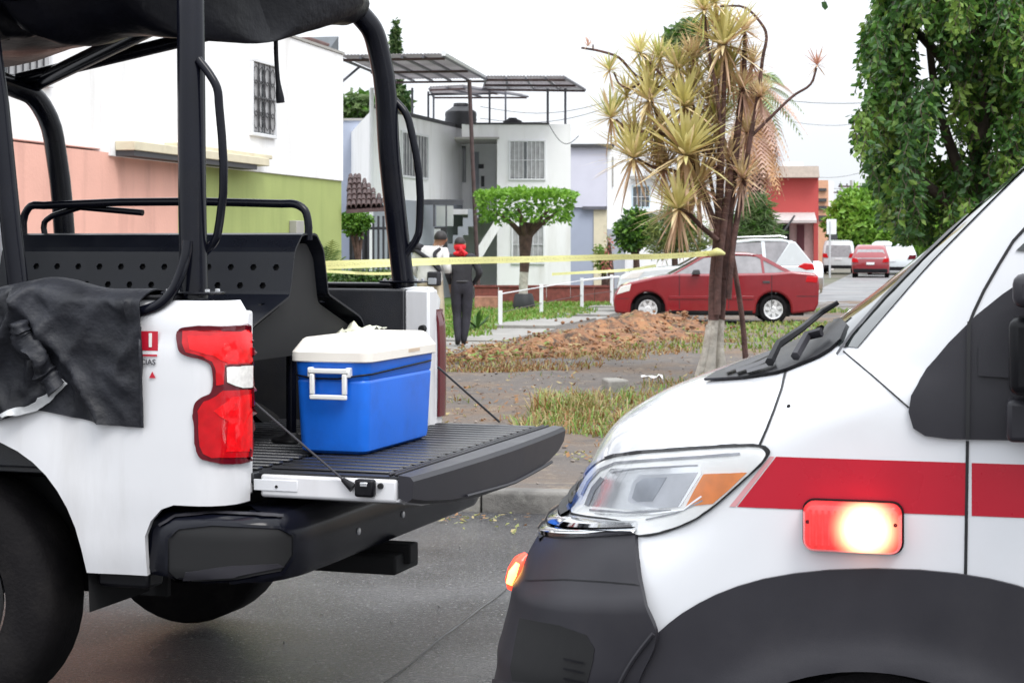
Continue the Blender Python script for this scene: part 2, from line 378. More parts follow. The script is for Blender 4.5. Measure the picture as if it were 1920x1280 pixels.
def kp(t, d): q = K0 + DK*t + NK*d; return (q.x, q.y)
a, b_, c, d_ = kp(-60,0), kp(60,0), kp(60,-22), kp(-60,-22)
road = ob('road', [(*d_,0),(*c,0),(*b_,0),(*a,0)], [(0,1,2,3)], M['asphalt']); tag(road, kind='structure')
# the transverse joint in the road: an uneven tarred seam
jd = Vector((.232, .973)); j0 = Vector((-.455, 6.82)); V = []; Fc = []
for i in range(60):
    t = -3.5 + i*.13; q = j0 + jd*t + Vector((noise.noise((t*2.1,0,0))*.012, 0)); wv = .0042 + .0035*noise.noise((t*5,3,0))
    if kd(q.x, q.y) > -.05: break
    nv = Vector((jd.y, -jd.x)); V += [(q.x-nv.x*wv, q.y-nv.y*wv, .004), (q.x+nv.x*wv, q.y+nv.y*wv, .004)]
    if len(V) > 2: k = len(V); Fc.append((k-4,k-3,k-1,k-2))
ob('joint', V, Fc, mat('tar', (.06,.06,.06), .7, var=.4), road)
# kerb: separate cast stones 1 m long
kerb = bpy.data.objects.new('kerb', None); link(kerb); tag(kerb, kind='structure'); kerb.location = (K0.x, K0.y, 0); kerb.rotation_euler = (0,0,math.atan2(DK.y, DK.x))
kme = None
for i in range(-14, 16):
    if kme is None:
        o = ob('kerb_stone', *prism_geo([(0,-.05),(.012,.11),(.03,.13),(.17,.13),(.17,-.05)], 0, .006, .994), M['kerb'], kerb, bevel=.008); kme = o
    else:
        o = kme.copy(); COL.objects.link(o); o.parent = kerb
    o.location = (i, random.uniform(-.006,.006), random.uniform(-.008,.004)); o.rotation_euler = (0,0,random.uniform(-.006,.006))
def vh(x, y):
    d = kd(x, y); z = .12*max(0, 1-d/5.5) + .012
    return z + .045*noise.fractal((x*.7, y*.7, 0), 1, 2, 4)*min(1, max(0,(d-.2)*1.5)) + .015*noise.noise((x*4,y*4,2))*min(1, max(0,(d-.2)*2))
# pavement strip running away from the road along the houses
SD = Vector((.2136, .9769)); SN = Vector((.9769, -.2136))
def sp(n, t): q = SN*n + SD*t; return (q.x, q.y)
V = []; Fc = []
def vgrid(): 
    xs = [-14 + i*.4 for i in range(100)]; ys = [10.6 + j*.4 for j in range(100)]
    idx = {}
    for j, y in enumerate(ys):
        for i, x in enumerate(xs):
            q = Vector((x, y)); d = kd(x, y)
            if d < .15: q = q + NK*(.15-d) if d > -.45 else None
            if q is None: continue
            idx[i,j] = len(V); V.append((q.x, q.y, vh(q.x, q.y)))
    for j in range(len(ys)-1):
        for i in range(len(xs)-1):
            k = [(i,j),(i+1,j),(i+1,j+1),(i,j+1)]
            if all(a in idx for a in k): Fc.append(tuple(idx[a] for a in k))
vgrid(); verge = ob('verge', V, Fc, M['dirt'], smooth=80, fixn=False); tag(verge, kind='structure')
pav = bpy.data.objects.new('pavement', None); link(pav); tag(pav, kind='structure')
sl0 = None
t = 14.0
while t < 58:
    ln = 1.5
    V = [(*sp(-7.75+.005,t),0),(*sp(-6.5,t),0),(*sp(-6.5,t+ln-.015),0),(*sp(-7.75+.005,t+ln-.015),0)]
    zb = vh(*sp(-7.1, t+.7)) + .035 + random.uniform(-.006,.006)
    mb = MB(); mb.add([(x,y,-.05) for x,y,_ in V]+[(x,y,zb) for x,y,_ in V], [(0,3,2,1),(4,5,6,7),(0,1,5,4),(1,2,6,5),(2,3,7,6),(3,0,4,7)])
    mb.build('paving_slab', M['pavement'], pav, bevel=.008); t += ln
V = [(*sp(-7.78,28),.05),(*sp(-7.78,50),.05),(*sp(-16,52),.05),(*sp(-9.4,31),.05)]
lawn = ob('lawn', V, [(0,1,2,3)], M['lawn_soil']); tag(lawn, kind='structure')
# side street on the right, running away
V = [(*sp(-3.2,45),.012),(*sp(7,45),.012),(*sp(7,400),.012),(*sp(-3.2,400),.012)]
st = ob('side_street', V, [(0,1,2,3)], M['street']); tag(st, kind='structure')
V = [(*sp(-3.4,38),.008),(*sp(14,38),.008),(*sp(14,46),.008),(*sp(-3.4,46),.008)]
# ---------------------------------------------------------------- grass and litter scatter
def blades(name, spots, n, h, spread, mats, wid=.012, lean=.5, kind='stuff', label=None, cat='grass', zf=vh):
    V = []; Fc = []; mi = []
    for (x, y, rx, ry, dens, hh) in spots:
        for k in range(int(n*dens)):
            q = random.random()*6.283; rr = math.sqrt(random.random()); bx = x + rx*rr*math.cos(q); by = y + ry*rr*math.sin(q); z = zf(bx, by)-.01
            hgt = h*hh*random.uniform(.4,1.2); a = random.random()*6.283; le = lean*random.uniform(.1,1.2)*hgt; wv = wid*random.uniform(.6,1.4)
            dx, dy = math.cos(a), math.sin(a); px, py = -dy*wv, dx*wv; b = len(V)
            V += [(bx-px,by-py,z),(bx+px,by+py,z),(bx+dx*le*.4+px*.7,by+dy*le*.4+py*.7,z+hgt*.65),(bx+dx*le*.4-px*.7,by+dy*le*.4-py*.7,z+hgt*.65),(bx+dx*le,by+dy*le,z+hgt*(1-.25*le/hgt))]
            Fc += [(b,b+1,b+2,b+3),(b+3,b+2,b+4)]; i = random.randrange(len(mats)); mi += [i,i]
    o = ob(name, V, Fc, mats[0], fixn=False)
    for m in mats[1:]: o.data.materials.append(m)
    o.data.polygons.foreach_set('material_index', mi); tag(o, label, cat, kind=kind); return o
LG = leafmat('grass_green', (.10,.22,.025), (.20,.33,.05), 1.2); LD = leafmat('grass_dry', (.33,.25,.10), (.46,.38,.18), 1.2); LB = leafmat('dead_leaf_brown', (.20,.085,.03), (.33,.17,.06), 1.0); LY = leafmat('grass_olive', (.19,.22,.05), (.30,.30,.09), 1.0)
lsp = []
for i in range(60):
    t = random.uniform(30,49); n = random.uniform(-11,-7.9)
    x, y = sp(n, t); lsp.append((x, y, 1.1, 1.1, 1, 1))
blades('lawn_grass', lsp, 260, .10, 1, [LG,LG,LY], .02, .6, label='short green lawn grass behind the white fence posts', zf=lambda x,y:.05)
sp1 = [(G(1080,800).x,15.8,.55,.7,1.4,1.0),(G(1150,770).x,16.8,.8,.9,1.6,.9),(G(1060,770).x,17.2,.35,.5,1.3,1.4),(G(1230,740).x,18.6,.8,.9,1.2,.8),(G(1120,740).x,18.3,.7,.6,1,1.0),(G(1290,715).x,20.4,.7,.8,1,.8),(G(1180,810).x,15.2,.5,.5,1,.7)]
blades('weed_grass', sp1, 330, .17, 1, [LY,LD,LG,LB,LD,LG,LY,LB], .007, 1.5, label='dry and green weeds beside the kerb in front of the ambulance bonnet')
sp2 = [(G(u,v).x, G(u,v).y, 1.3, 1.1, 1, 1) for u, v in [(1430,618),(1480,612),(1380,630),(1520,610),(1450,640),(1330,655),(1560,585)]]
blades('scrub_grass', sp2, 300, .09, 1, [LG,LY,LY], .02, .9, label='low patches of green scrub in front of the red sedan')
sp3 = [(G(u,v).x, G(u,v).y, .9, .9, 1, 1) for u, v in [(900,675),(980,655),(1060,640),(1140,625),(1220,615),(1290,640),(1180,660),(1100,670),(1000,690),(880,692)]]
blades('dry_straw', sp3, 520, .10, 1, [LB,LD,LB,LY,LB], .010, 1.9, label='dry brown straw over the heap of pulled weeds')
def litter(name, spots, n, size, mats, label, zf=vh):
    V = []; Fc = []; mi = []
    for x, y, rx, ry in spots:
        for k in range(n):
            q = random.random()*6.283; rr = math.sqrt(random.random()); c = Vector((x+rx*rr*math.cos(q), y+ry*rr*math.sin(q), 0)); c.z = zf(c.x,c.y)+.012
            s = size*random.uniform(.5,1.4); a = random.random()*6.283; e = Vector((math.cos(a),math.sin(a),random.uniform(-.3,.5)))*s; f = Vector((-math.sin(a),math.cos(a),random.uniform(-.3,.6)))*s*.5; b = len(V)
            V += [c-e, c+f, c+e+Vector((0,0,s*.3)), c-f]; Fc.append((b,b+1,b+2,b+3)); mi.append(random.randrange(len(mats)))
    o = ob(name, V, Fc, mats[0], fixn=False)
    for m in mats[1:]: o.data.materials.append(m)
    o.data.polygons.foreach_set('material_index', mi); tag(o, label, 'leaves', kind='stuff')
rz = lambda x,y: max(0, vh(x,y) if kd(x,y) > .15 else (.13 if kd(x,y) > 0 else 0.004))
lz = lambda x,y: (vh(x,y) if kd(x,y) > .16 else (.13 if kd(x,y) > 0.01 else 0.004))
litter('fallen_leaves', [(-.35,10.75,.28,.12),(G(1075,865).x,13.1,.35,.35),(G(1110,862).x,13.4,.3,.3),(.1,10.6,.8,.5)], 45, .022, [LB,LD,LY], 'yellow and brown fallen leaves along the kerb', lz)
litter('verge_litter', [(1.0,16,2.5,3),(2.2,20,3,3),(0,18,3,3),(4.5,26,4,4)], 300, .03, [LB,LD,LB], 'scattered dry leaf litter on the bare verge', vh)
# heap of dug soil and pulled weeds: lumpy mound + clods
M['heap'] = gmix('heap_soil', [((.21,.095,.045),0,0,0,0), ((.34,.165,.075), 2.2, .45, .6, .9), ((.05,.034,.025), 5, .5, .60, .95), ((.34,.24,.13), 14, .56, .64, .9), ((.12,.15,.05), 1.5, .6, .7, .6)], bump=1, bscale=14)
hp = [Vector((-.95,24.6)), Vector((.3,26.6)), Vector((1.2,29.0)), Vector((2.2,32.2)), Vector((3.1,34.2))]; hh = [.05,.12,.18,.29,.28]; hw = [.5,.9,1.1,1.35,1.1]
V = []; Fc = []; nu, nv = 70, 26
hc = crom([(p.x,p.y,0) for p in hp], 14); 
for i in range(nu):
    f = i/(nu-1)*(len(hc)-1); k = min(int(f), len(hc)-2); c = hc[k].lerp(hc[k+1], f-k); s = i/(nu-1)*4; k4 = min(int(s),3)
    hgt = hh[k4]+(hh[k4+1]-hh[k4])*(s-k4); wd = hw[k4]+(hw[k4+1]-hw[k4])*(s-k4)
    tn = (hc[k+1]-hc[k]).normalized(); nn = Vector((tn.y,-tn.x,0))
    endf = min(1, i/5, (nu-1-i)/5)
    for j in range(nv):
        a = j/(nv-1)*2-1; q = c + nn*a*wd*(1+.25*noise.noise((i*.3,a*2,1)))
        z = hgt*endf*max(0,1-abs(a)**1.7)*(1+.7*noise.noise((q.x*1.6,q.y*1.6,0))) + .15*noise.fractal((q.x*4.2,q.y*4.2,3),1,2,4)*(1-abs(a))*endf
        V.append((q.x, q.y, vh(q.x,q.y)-.03+max(0,z)+.03*(1-abs(a))))
for i in range(nu-1):
    for j in range(nv-1): Fc.append((i*nv+j,i*nv+j+1,(i+1)*nv+j+1,(i+1)*nv+j))
heap = ob('soil_heap', V, Fc, M['heap'], smooth=80); tag(heap, 'long low heap of reddish brown soil and pulled weeds beside the pavement', 'soil heap')
mb = MB()
def clod(c, s):
    bm = bmesh.new(); bmesh.ops.create_icosphere(bm, subdivisions=1, radius=1)
    V = [Vector((v.co.x*s*random.uniform(.6,1.3), v.co.y*s*random.uniform(.6,1.3), v.co.z*s*random.uniform(.45,.9))) + c for v in bm.verts]; Fc = [tuple(v.index for v in f.verts) for f in bm.faces]; bm.free(); mb.add(V, Fc)
for i in range(1500):
    s = random.random()*(len(hc)-1); k = min(int(s), len(hc)-2); c = hc[k].lerp(hc[k+1], s-k); c = c + Vector((random.gauss(0,.5),random.gauss(0,.6),0))
    fr_ = s/(len(hc)-1); clod(Vector((c.x,c.y,vh(c.x,c.y)+.02+(.07+.24*fr_)*random.random())), random.uniform(.010,.034)*(.7+.6*fr_)*(1.7 if random.random() < .08 else 1))
o = mb.build('soil_clods', M['heap'], heap, smooth=80); tag(o, kind='stuff')
hz_ = lambda x, y: vh(x,y) + .01 + .15*random.random()**1.5
litter('heap_litter', [(.3,26.6,.8,1.2),(1.2,29,.9,1.6),(2.2,32.2,1.1,1.6),(2.9,33.6,.9,1.2),(-.5,25.2,.6,.9)], 260, .05, [LB,LD,LB,LG,LY], 'torn leaves and stalks lying over the soil heap', hz_)
# kerb-side stone, white litter
mb = MB(); 
V, Fc = prism_geo([(-.13,-.1),(.13,-.1),(.11,.1),(-.1,.11)], 2, -.02, .14); mb.add([Vector(v)+Vector((0,0,.02*noise.noise(Vector(v)*9))) for v in V], Fc)
o = mb.build('stone_block', mat('stone', (.26,.25,.23), .85, bump=.6, bscale=20, dirt=(.12,.11,.10), dfac=.6), bevel=.02); o.location = (G(1150,735).x, G(1150,735).y, vh(G(1150,735).x, G(1150,735).y)); o.rotation_euler = (.1,.05,.5); tag(o, 'grey broken stone block among the weeds', 'stone')
V = []; Fc = []
for i in range(7):
    for j in range(5): V.append(((i-3)*.04, (j-2)*.035, .04+.05*noise.noise((i*.9,j*.9,5))))
for i in range(6):
    for j in range(4): Fc.append((i*5+j,i*5+j+1,(i+1)*5+j+1,(i+1)*5+j))
o = ob('plastic_scrap', V, Fc, M['white_plastic'], smooth=60, solid=.003); pp = G(1222,722); o.location = (pp.x, pp.y, vh(pp.x,pp.y)+.03); tag(o, 'crumpled white plastic scrap lying in the weeds by the dracaena', 'litter')

# stones and crumbs of soil on the bare verge
mb = MB()
for i in range(900):
    x, y = random.uniform(-2.5,4.5), random.uniform(11.4,25)
    if kd(x,y) < .25: continue
    clod(Vector((x,y,vh(x,y)+.004)), random.uniform(.006,.020)*(2.2 if random.random() < .05 else 1))
o = mb.build('verge_stones', mat('verge_stone', (.20,.17,.15), .9, var=.6, scale=8)); tag(o, 'small stones and soil crumbs strewn over the bare verge', 'stones', kind='stuff')
sp4 = [(random.uniform(-1.5,3.5), random.uniform(12,24), .35, .35, random.uniform(.3,1), random.uniform(.4,.9)) for i in range(26)]
blades('verge_tufts', sp4, 40, .11, 1, [LY,LD,LB,LG], .006, 1.4, label='sparse thin tufts of grass scattered over the bare verge')
# grit and pebbles on the road
mb = MB()
for i in range(200):
    x, y = random.uniform(-3.2,1.2), random.uniform(5.6,11.0)
    if kd(x,y) > -.03: continue
    clod(Vector((x,y,.004)), random.uniform(.002,.006)*(1.8 if random.random() < .06 else 1))
o = mb.build('road_grit', mat('grit', (.24,.225,.21), .9, var=.5, scale=20)); tag(o, 'loose grit and small pebbles scattered on the road', 'grit', kind='stuff')
# ================================================================ PICKUP TRUCK (local x = toward its tail, y = away from the camera)
TR = Frame(-.898, 5.789, -18.3)
truck = empty('pickup_truck', TR, 'white police pickup with black roll cage and its tailgate let down', 'pickup truck')
TW = 2.05
def pinset(z):
    ks = [(.5,.045),(.62,.02),(.8,.004),(1.0,0),(1.2,0),(1.30,.004),(1.335,.016),(1.355,.010),(1.40,.010),(1.425,.02),(1.435,.04)]
    for (a, p), (b, q) in zip(ks, ks[1:]):
        if z <= b: return p + (q-p)*max(0,(z-a)/(b-a))
    return ks[-1][1]
R0 = .12
def spanel(s, z, mir=False, off=0):
    if s <= -R0: x, y, nx, ny = s, 0, 0, -1
    elif s < -R0 + R0*math.pi/2:
        f = (s+R0)/R0; x = -R0+R0*math.sin(f); y = R0-R0*math.cos(f); nx, ny = math.sin(f), -math.cos(f)
    else: x, y, nx, ny = 0, R0 + (s-(-R0+R0*math.pi/2)), 1, 0
    p = pinset(z); fl = 0
    ex = abs((s+1.1)/.59)**2.6 + abs((z-.42)/.58)**2.6 if z > .42 else abs((s+1.1)/.59)**2.6
    if ex > .8: fl = .012*math.exp(-((ex-1)/.5)**2)
    x += nx*(-p+off); y += ny*(-p+fl+off)
    return (x, TW-y if mir else y, z)
SE = -R0+R0*math.pi/2+.055
arch = []
for i in range(25):
    q = math.pi*i/24; c, s_ = math.cos(q), math.sin(q)
    arch.append((-1.1+.59*math.copysign(abs(c)**(2/2.6), c), .42+.58*abs(s_)**(2/2.6)))
outl = [(-.30,.55),(-.298,.68),(-.275,.73),(-.235,.77),(-.19,.786),(SE,.786),(SE,1.435),(-1.98,1.435),(-1.98,.55)] + [(-1.69,.55)] + [p for p in arch[::-1] if p[1] > .55] + [(-.515,.55)]
V2, F2 = cdt_fill(outl, (), .045)
side_bvh = BVHTree.FromPolygons([spanel(*p) for p in V2], F2)
for mir in (False, True):
    ob('bed_side', [spanel(*p, mir) for p in V2], F2, M['white_paint'], truck, smooth=50, solid=.02)
# rail caps, bed tub, floor ribs
for y0, y1 in ((.03,.19),(TW-.19,TW-.03)):
    box('rail_cap', (-1.97,y0,1.436), (-.20,y1,1.452), M['black_plastic'], truck, bevel=.006)
box('bed_wall', (-1.97,1.80,.86), (-.112,1.845,1.43), M['liner'], truck, bevel=.008)
box('bed_wall', (-1.97,.17,.86), (-.06,.215,1.43), M['liner'], truck, bevel=.008)
box('bulkhead', (-2.0,.17,.86), (-1.955,1.845,1.45), M['liner'], truck, bevel=.008)
box('end_pillar', (-.11,1.795,.80), (-.004,1.90,1.428), M['white_paint'], truck, bevel=.01)
box('end_pillar', (-.11,.15,.80), (-.014,.22,1.40), M['white_paint'], truck, bevel=.01)
MB().box((-1.96,.2,.84),(-.005,1.82,.872)).build('bed_floor', M['liner'], truck, bevel=.004)
for i in range(20):
    y = .26+i*.0795; box('floor_rib', (-1.94,y,.8725), (-.02,y+.042,.883), M['liner'], truck, bevel=.004, seg=1)
box('chassis_light_block', (-4.9,.40,.56), (-.05,1.7,.80), M['dark'], truck)  # plain dark box for the chassis, added to block light under the truck
# wheel well liner and wheels
def wheel(parent, cx, cz, yo, r, wdt, rr, sgn=1, spokes=6, rim=None, lugs=0, simple=False):
    y = lambda d: yo + sgn*d
    e = bpy.data.objects.new('wheel', None); link(e, parent)
    prof = [(y(.03),rr),(y(.012),rr+.012),(y(0),rr+(r-rr)*.45),(y(.006),rr+(r-rr)*.75),(y(.03),r-.012),(y(.05),r),(y(wdt-.05),r),(y(wdt-.03),r-.012),(y(wdt),rr+(r-rr)*.5),(y(wdt-.02),rr)]
    ob('tyre', *lathe_geo(prof, 1, (cx,0,cz), 40), M['rubber'], e, smooth=35)
    rm = rim or M['silver']
    prof = [(y(.018),rr),(y(.012),rr-.006),(y(.02),rr-.025),(y(.075),rr-.035),(y(.10),.02),(y(.10),.0005)]
    ob('rim', *lathe_geo(prof, 1, (cx,0,cz), 36), rm if (simple or rim is M.get('hubcap')) else M['dark'], e, smooth=35)
    mb = MB()
    for k in range(spokes):
        q = 2*math.pi*k/spokes + .3; c, s = math.cos(q), math.sin(q); ww = rr*.20
        def pt(rad, t, d): return (cx+c*rad-s*t, y(d), cz+s*rad+c*t)
        V = [pt(.03,-ww,.028),pt(.03,ww,.028),pt(rr-.012,ww*.8,.02),pt(rr-.012,-ww*.8,.02),pt(.03,-ww,.07),pt(.03,ww,.07),pt(rr-.012,ww*.8,.06),pt(rr-.012,-ww*.8,.06)]
        mb.add(V, [(0,1,2,3),(4,7,6,5),(0,4,5,1),(1,5,6,2),(2,6,7,3),(3,7,4,0)])
    mb.add(*lathe_geo([(y(.02),.0005),(y(.018),.05),(y(.028),.065),(y(.07),.065)],1,(cx,0,cz),20))
    mb.build('spokes', rm, e, smooth=30)
    if lugs:
        mb = MB()
        for k in range(lugs):
            q = 2*math.pi*k/lugs; c, s = math.cos(q), math.sin(q); tw = r*math.pi/lugs*.55
            for d0, d1, sh in ((.02,.09,0),(.10,.17,.5),(.18,wdt-.02,0)):
                q2 = q + sh*2*math.pi/lugs; c, s = math.cos(q2), math.sin(q2)
                V = [(cx+c*rd-s*t, y(d), cz+s*rd+c*t) for rd in (r-.004, r+.009) for d, t in ((d0,-tw),(d1,-tw),(d1,tw),(d0,tw))]
                mb.add(V, [(0,3,2,1),(4,5,6,7),(0,1,5,4),(1,2,6,5),(2,3,7,6),(3,0,4,7)])
        mb.build('tread', M['rubber'], e)
    return e
wheel(truck, -1.1, .42, .06, .412, .28, .235, 1, 6, mat('truck_rim', (.10,.10,.11), .35, metal=.7), lugs=0)
wheel(truck, -1.1, .42, TW-.06, .412, .28, .235, -1, 6, M['silver'])
wheel(truck, -4.8, .42, .06, .412, .28, .235, 1, 6, M['silver'])
wheel(truck, -4.8, .42, TW-.06, .412, .28, .235, -1, 6, M['silver'])
V, Fc = [], []
for i, (a, z) in enumerate(arch):
    V += [(a*1.0, .03, z), (a, .42, z)]
    if i: k = len(V); Fc.append((k-4,k-3,k-1,k-2))
ob('wheel_well', V, Fc, M['dark'], truck)
V = [(v[0], TW-v[1], v[2]) for v in V]; ob('wheel_well', V, Fc, M['dark'], truck)
box('well_backing', (-1.75,.44,.40), (-.45,.46,1.02), M['dark'], truck)
box('rocker_flap', (-.50,.06,.50), (-.31,.16,.556), M['black_plastic'], truck, bevel=.012)
# cab and bonnet (mostly outside the picture)
mb = MB(); mb.prism([(-2.02,.5),(-2.02,1.22),(-3.95,1.22),(-4.3,1.28),(-5.4,1.16),(-5.55,1.0),(-5.58,.62),(-5.3,.5),(-5.28,.6),(-5.1,.88),(-4.8,.98),(-4.5,.88),(-4.32,.6),(-4.30,.5)],1,.01,TW-.01)
mb.build('cab_body', M['white_paint'], truck, bevel=.05, seg=3)
V = [(-2.05,.10,1.22),(-2.05,TW-.10,1.22),(-4.1,TW-.10,1.25),(-4.1,.10,1.25),(-2.18,.24,1.86),(-2.18,TW-.24,1.86),(-3.25,TW-.24,1.88),(-3.25,.24,1.88)]
ob('cab_glass', V, [(0,1,2,3),(4,7,6,5),(0,4,5,1),(1,5,6,2),(2,6,7,3),(3,7,4,0)], M['glass_dark'], truck)
ob('cab_roof', *prism_geo([(-2.12,.20),(-2.12,TW-.20),(-3.3,TW-.20),(-3.3,.20)],2,1.86,1.92), M['white_paint'], truck, bevel=.025)
for x0, x1 in ((-2.03,-2.16),(-3.0,-2.95)):
    for y0, y1 in ((.09,.23),(TW-.09,TW-.23)): tube('cab_pillar', [(x0,y0,1.2),(x1,y1,1.88)], .055, M['white_paint'], truck)
# tail lamps
lamp = [(335,622),(340,615),(352,612),(420,611),(468,611),(468.5,700),(468.5,863),(392,864),(378,858),(370,845),(366,800),(364,768),(368,754),(378,745),(392,738),(398,722),(398,700),(394,684),(380,674),(355,668),(340,660),(335,645)]
def shr(poly, k, dx=0, dy=0):
    cx = sum(p[0] for p in poly)/len(poly); cy = sum(p[1] for p in poly)/len(poly); return [(cx+(x-cx)*k+dx, cy+(y-cy)*k+dy) for x, y in poly]
lb = patch('tail_lamp', TR, side_bvh, rnd_poly(lamp,3), .012, M['lamp_dark'], truck, 7, .012)
patch('lens_upper', TR, side_bvh, [(346,622),(356,619),(466,620),(466,682),(418,684),(416,720),(404,722),(404,694),(396,678),(382,668),(352,660),(345,645)], .0145, M['lamp_red'], lb, 7, .002)
patch('lens_upper', TR, side_bvh, [(422,632),(464,620),(466,680),(424,682),(402,668),(360,655),(356,632)], .0160, M['lamp_bright'], lb, 7, .002)
patch('lens_lower', TR, side_bvh, [(404,742),(416,732),(466,730),(466,856),(396,857),(383,850),(376,835),(373,770),(384,752)], .0145, M['lamp_red'], lb, 7, .002)
patch('lens_lower', TR, side_bvh, [(432,744),(465,738),(465,845),(420,846),(424,790),(400,770)], .0160, M['lamp_bright'], lb, 7, .002)
patch('reverse_lamp', TR, side_bvh, [(421,688),(466,685),(466,726),(448,727),(422,716)], .0165, M['lamp_white'], lb, 6, .003)
V, Fc = [], []
for i in range(13):
    for j in range(25):
        s_ = -.17+(SE+.165)*i/12; z = .905+.44*j/24; wv = .5+.5*math.cos((z-1.12)/.22*math.pi) if abs(z-1.12) < .22 else 0
        s_ = s_ + (.10*max(0,math.cos((z-1.13)/.09*math.pi/2)) if abs(z-1.13) < .09 else 0)*(1-i/12); V.append(spanel(s_, z, True, .012))
for i in range(12):
    for j in range(24): Fc.append((i*25+j,i*25+j+1,(i+1)*25+j+1,(i+1)*25+j))
ob('tail_lamp', V, Fc, M['lamp_dark'], truck, smooth=60, solid=.01)
# markings on the bed side
def onside(u, v, off=.004): p = project(TR, side_bvh, u, v, off); return p
p0 = onside(282, 640); box('decal_square', (p0.x-.042,p0.y-.0008,p0.z-.030), (p0.x+.029,p0.y+.0005,p0.z+.032), M['red_decal'], truck)
text_mesh('lettering', '1', .062, M['white_plastic'], truck, (p0.x+.003,p0.y-.002,p0.z+.001), (R(90),0,0), 1.25)
p1 = onside(281, 666); box('decal_bar', (p1.x-.04,p1.y-.0008,p1.z-.003), (p1.x+.028,p1.y+.0005,p1.z+.003), M['red_decal'], truck)
p2 = onside(281, 679); text_mesh('lettering', 'CIAS', .0255, M['grey_decal'], truck, (p2.x-.004,p2.y-.002,p2.z), (R(90),0,0), 1.05)
p3 = onside(287, 703); ob('decal_triangle', [(p3.x-.012,p3.y-.001,p3.z-.009),(p3.x+.012,p3.y-.001,p3.z-.009),(p3.x,p3.y-.001,p3.z+.012)], [(0,1,2)], M['red_decal'], truck)
# faint grime streaks
# bumper: swept section
path = crom([(-.31,.05,0),(-.16,-.012,0),(.04,-.008,0),(.135,.05,0),(.175,.16,0),(.185,.32,0),(.185,.7,0),(.185,1.03,0),(.185,1.35,0),(.185,1.73,0),(.175,1.89,0),(.135,2.0,0),(.04,2.058,0),(-.16,2.062,0),(-.31,2.0,0)], 6)
sec = [(.05,.545),(.012,.552),(0,.575),(0,.70),(.012,.735),(.035,.755),(.10,.762),(.24,.762),(.24,.545)]
V, Fc = [], []; n = len(sec)
for i, p in enumerate(path):
    t = (path[min(i+1,len(path)-1)]-path[max(i-1,0)]).normalized(); nn = Vector((-t.y, t.x, 0))
    for d, z in sec: q = p + nn*min(d, .24 if 14 < i < len(path)-15 else .12); V.append((q.x,q.y,z))
for i in range(len(path)-1):
    for k in range(n): Fc.append((i*n+k, i*n+(k+1)%n, (i+1)*n+(k+1)%n, (i+1)*n+k))
bump_o = ob('rear_bumper', V, Fc+[tuple(range(n)), tuple((len(path)-1)*n+k for k in range(n))], M['black_steel'], truck, smooth=40)
bb = BVHTree.FromPolygons([Vector(v) for v in V], Fc)
patch('corner_step_shade', TR, bb, [(318,1010),(335,992),(400,986),(520,992),(545,1003),(545,1040),(525,1070),(440,1085),(340,1090),(318,1070)], .004, M['dark'], bump_o, 9, .003)  # flat dark patch paints the shade of the step recess, no real hollow
patch('step_pad', TR, bb, [(350,1072),(430,1060),(520,1056),(530,1062),(440,1080),(345,1086)], .008, M['grey_plastic'], bump_o, 7, .004)
ribbon('step_rim', TR, bb, [(318,1006),(338,990),(400,983),(520,989),(549,1002),(548,1042),(527,1073),(440,1089),(338,1094),(316,1072),(316,1008)], 5, .009, M['black_steel'], bump_o)
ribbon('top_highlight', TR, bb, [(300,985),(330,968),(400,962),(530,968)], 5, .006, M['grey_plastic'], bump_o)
box('tow_hitch', (-.12,.90,.43), (.21,1.13,.50), M['dark'], truck, bevel=.01)
box('hitch_tube', (.0,.98,.46), (.235,1.06,.53), M['dark'], truck, bevel=.006)
# tailgate
tg = MB().box((.02,.195,.795),(.50,1.865,.872)).build('tailgate', M['white_paint'], truck, bevel=.012, seg=3)
ob('outer_skin', *prism_geo([(.19,.80),(.4,.762),(.8,.735),(1.2,.738),(1.6,.765),(1.865,.815),(1.8,.83),(.25,.83)],0,.10,.515), M['white_paint'], tg, bevel=.015)
V, Fc = [], []; secs = [(.19,.802),(.3,.782),(.5,.760),(.8,.742),(1.1,.738),(1.4,.748),(1.6,.764),(1.75,.785),(1.85,.815),(1.866,.835)]
for i, (y, zb) in enumerate(secs):
    bow = .03*(1-((y-1.03)/.84)**2)
    V += [(.505,y,zb+.012),(.535+bow,y,zb),(.552+bow,y,zb+.012),(.556+bow,y,.868),(.545+bow,y,.882),(.505,y,.886)]
for i in range(len(secs)-1):
    for k in range(6): Fc.append((i*6+k,i*6+(k+1)%6,(i+1)*6+(k+1)%6,(i+1)*6+k))
Fc += [(0,1,2,3,4,5), tuple(6*(len(secs)-1)+k for k in range(6))]
ep = ob('end_trim', V, Fc, M['grey_plastic'], tg, smooth=30)
tube('trim_ridge', [(.585-.03*((y-1.03)/.84)**2+.002, y, .772-.02*(1-abs(y-1.1)/.6)) for y in [.62+i*.1 for i in range(11)]], .006, M['grey_plastic'], tg, 6)
box('tailgate_liner', (.015,.20,.8725), (.502,1.86,.879), M['liner'], tg)
for i in range(20):
    y = .255+i*.0795; box('liner_rib', (.03,y,.8795), (.45,y+.042,.888), M['liner'], tg, bevel=.004, seg=1)
for x in (.462,.482): box('liner_ridge', (x,.21,.8795), (x+.010,1.85,.889), M['grey_plastic'], tg, bevel=.003, seg=1)
q = TR.plane(686, 913, 1, .185)
box('latch', (q.x-.033,.165,q.z-.03), (q.x+.033,.196,q.z+.026), M['black_plastic'], tg, bevel=.008)
box('latch_slot', (q.x-.012,.162,q.z+.004), (q.x+.014,.166,q.z+.018), M['chrome'], tg, bevel=.002)
q2 = TR.plane(713, 911, 1, .19); ob('bolt', *lathe_geo([(.186,.0005),(.186,.009),(.196,.010)],1,(q2.x,0,q2.z),14), M['dark'], tg)
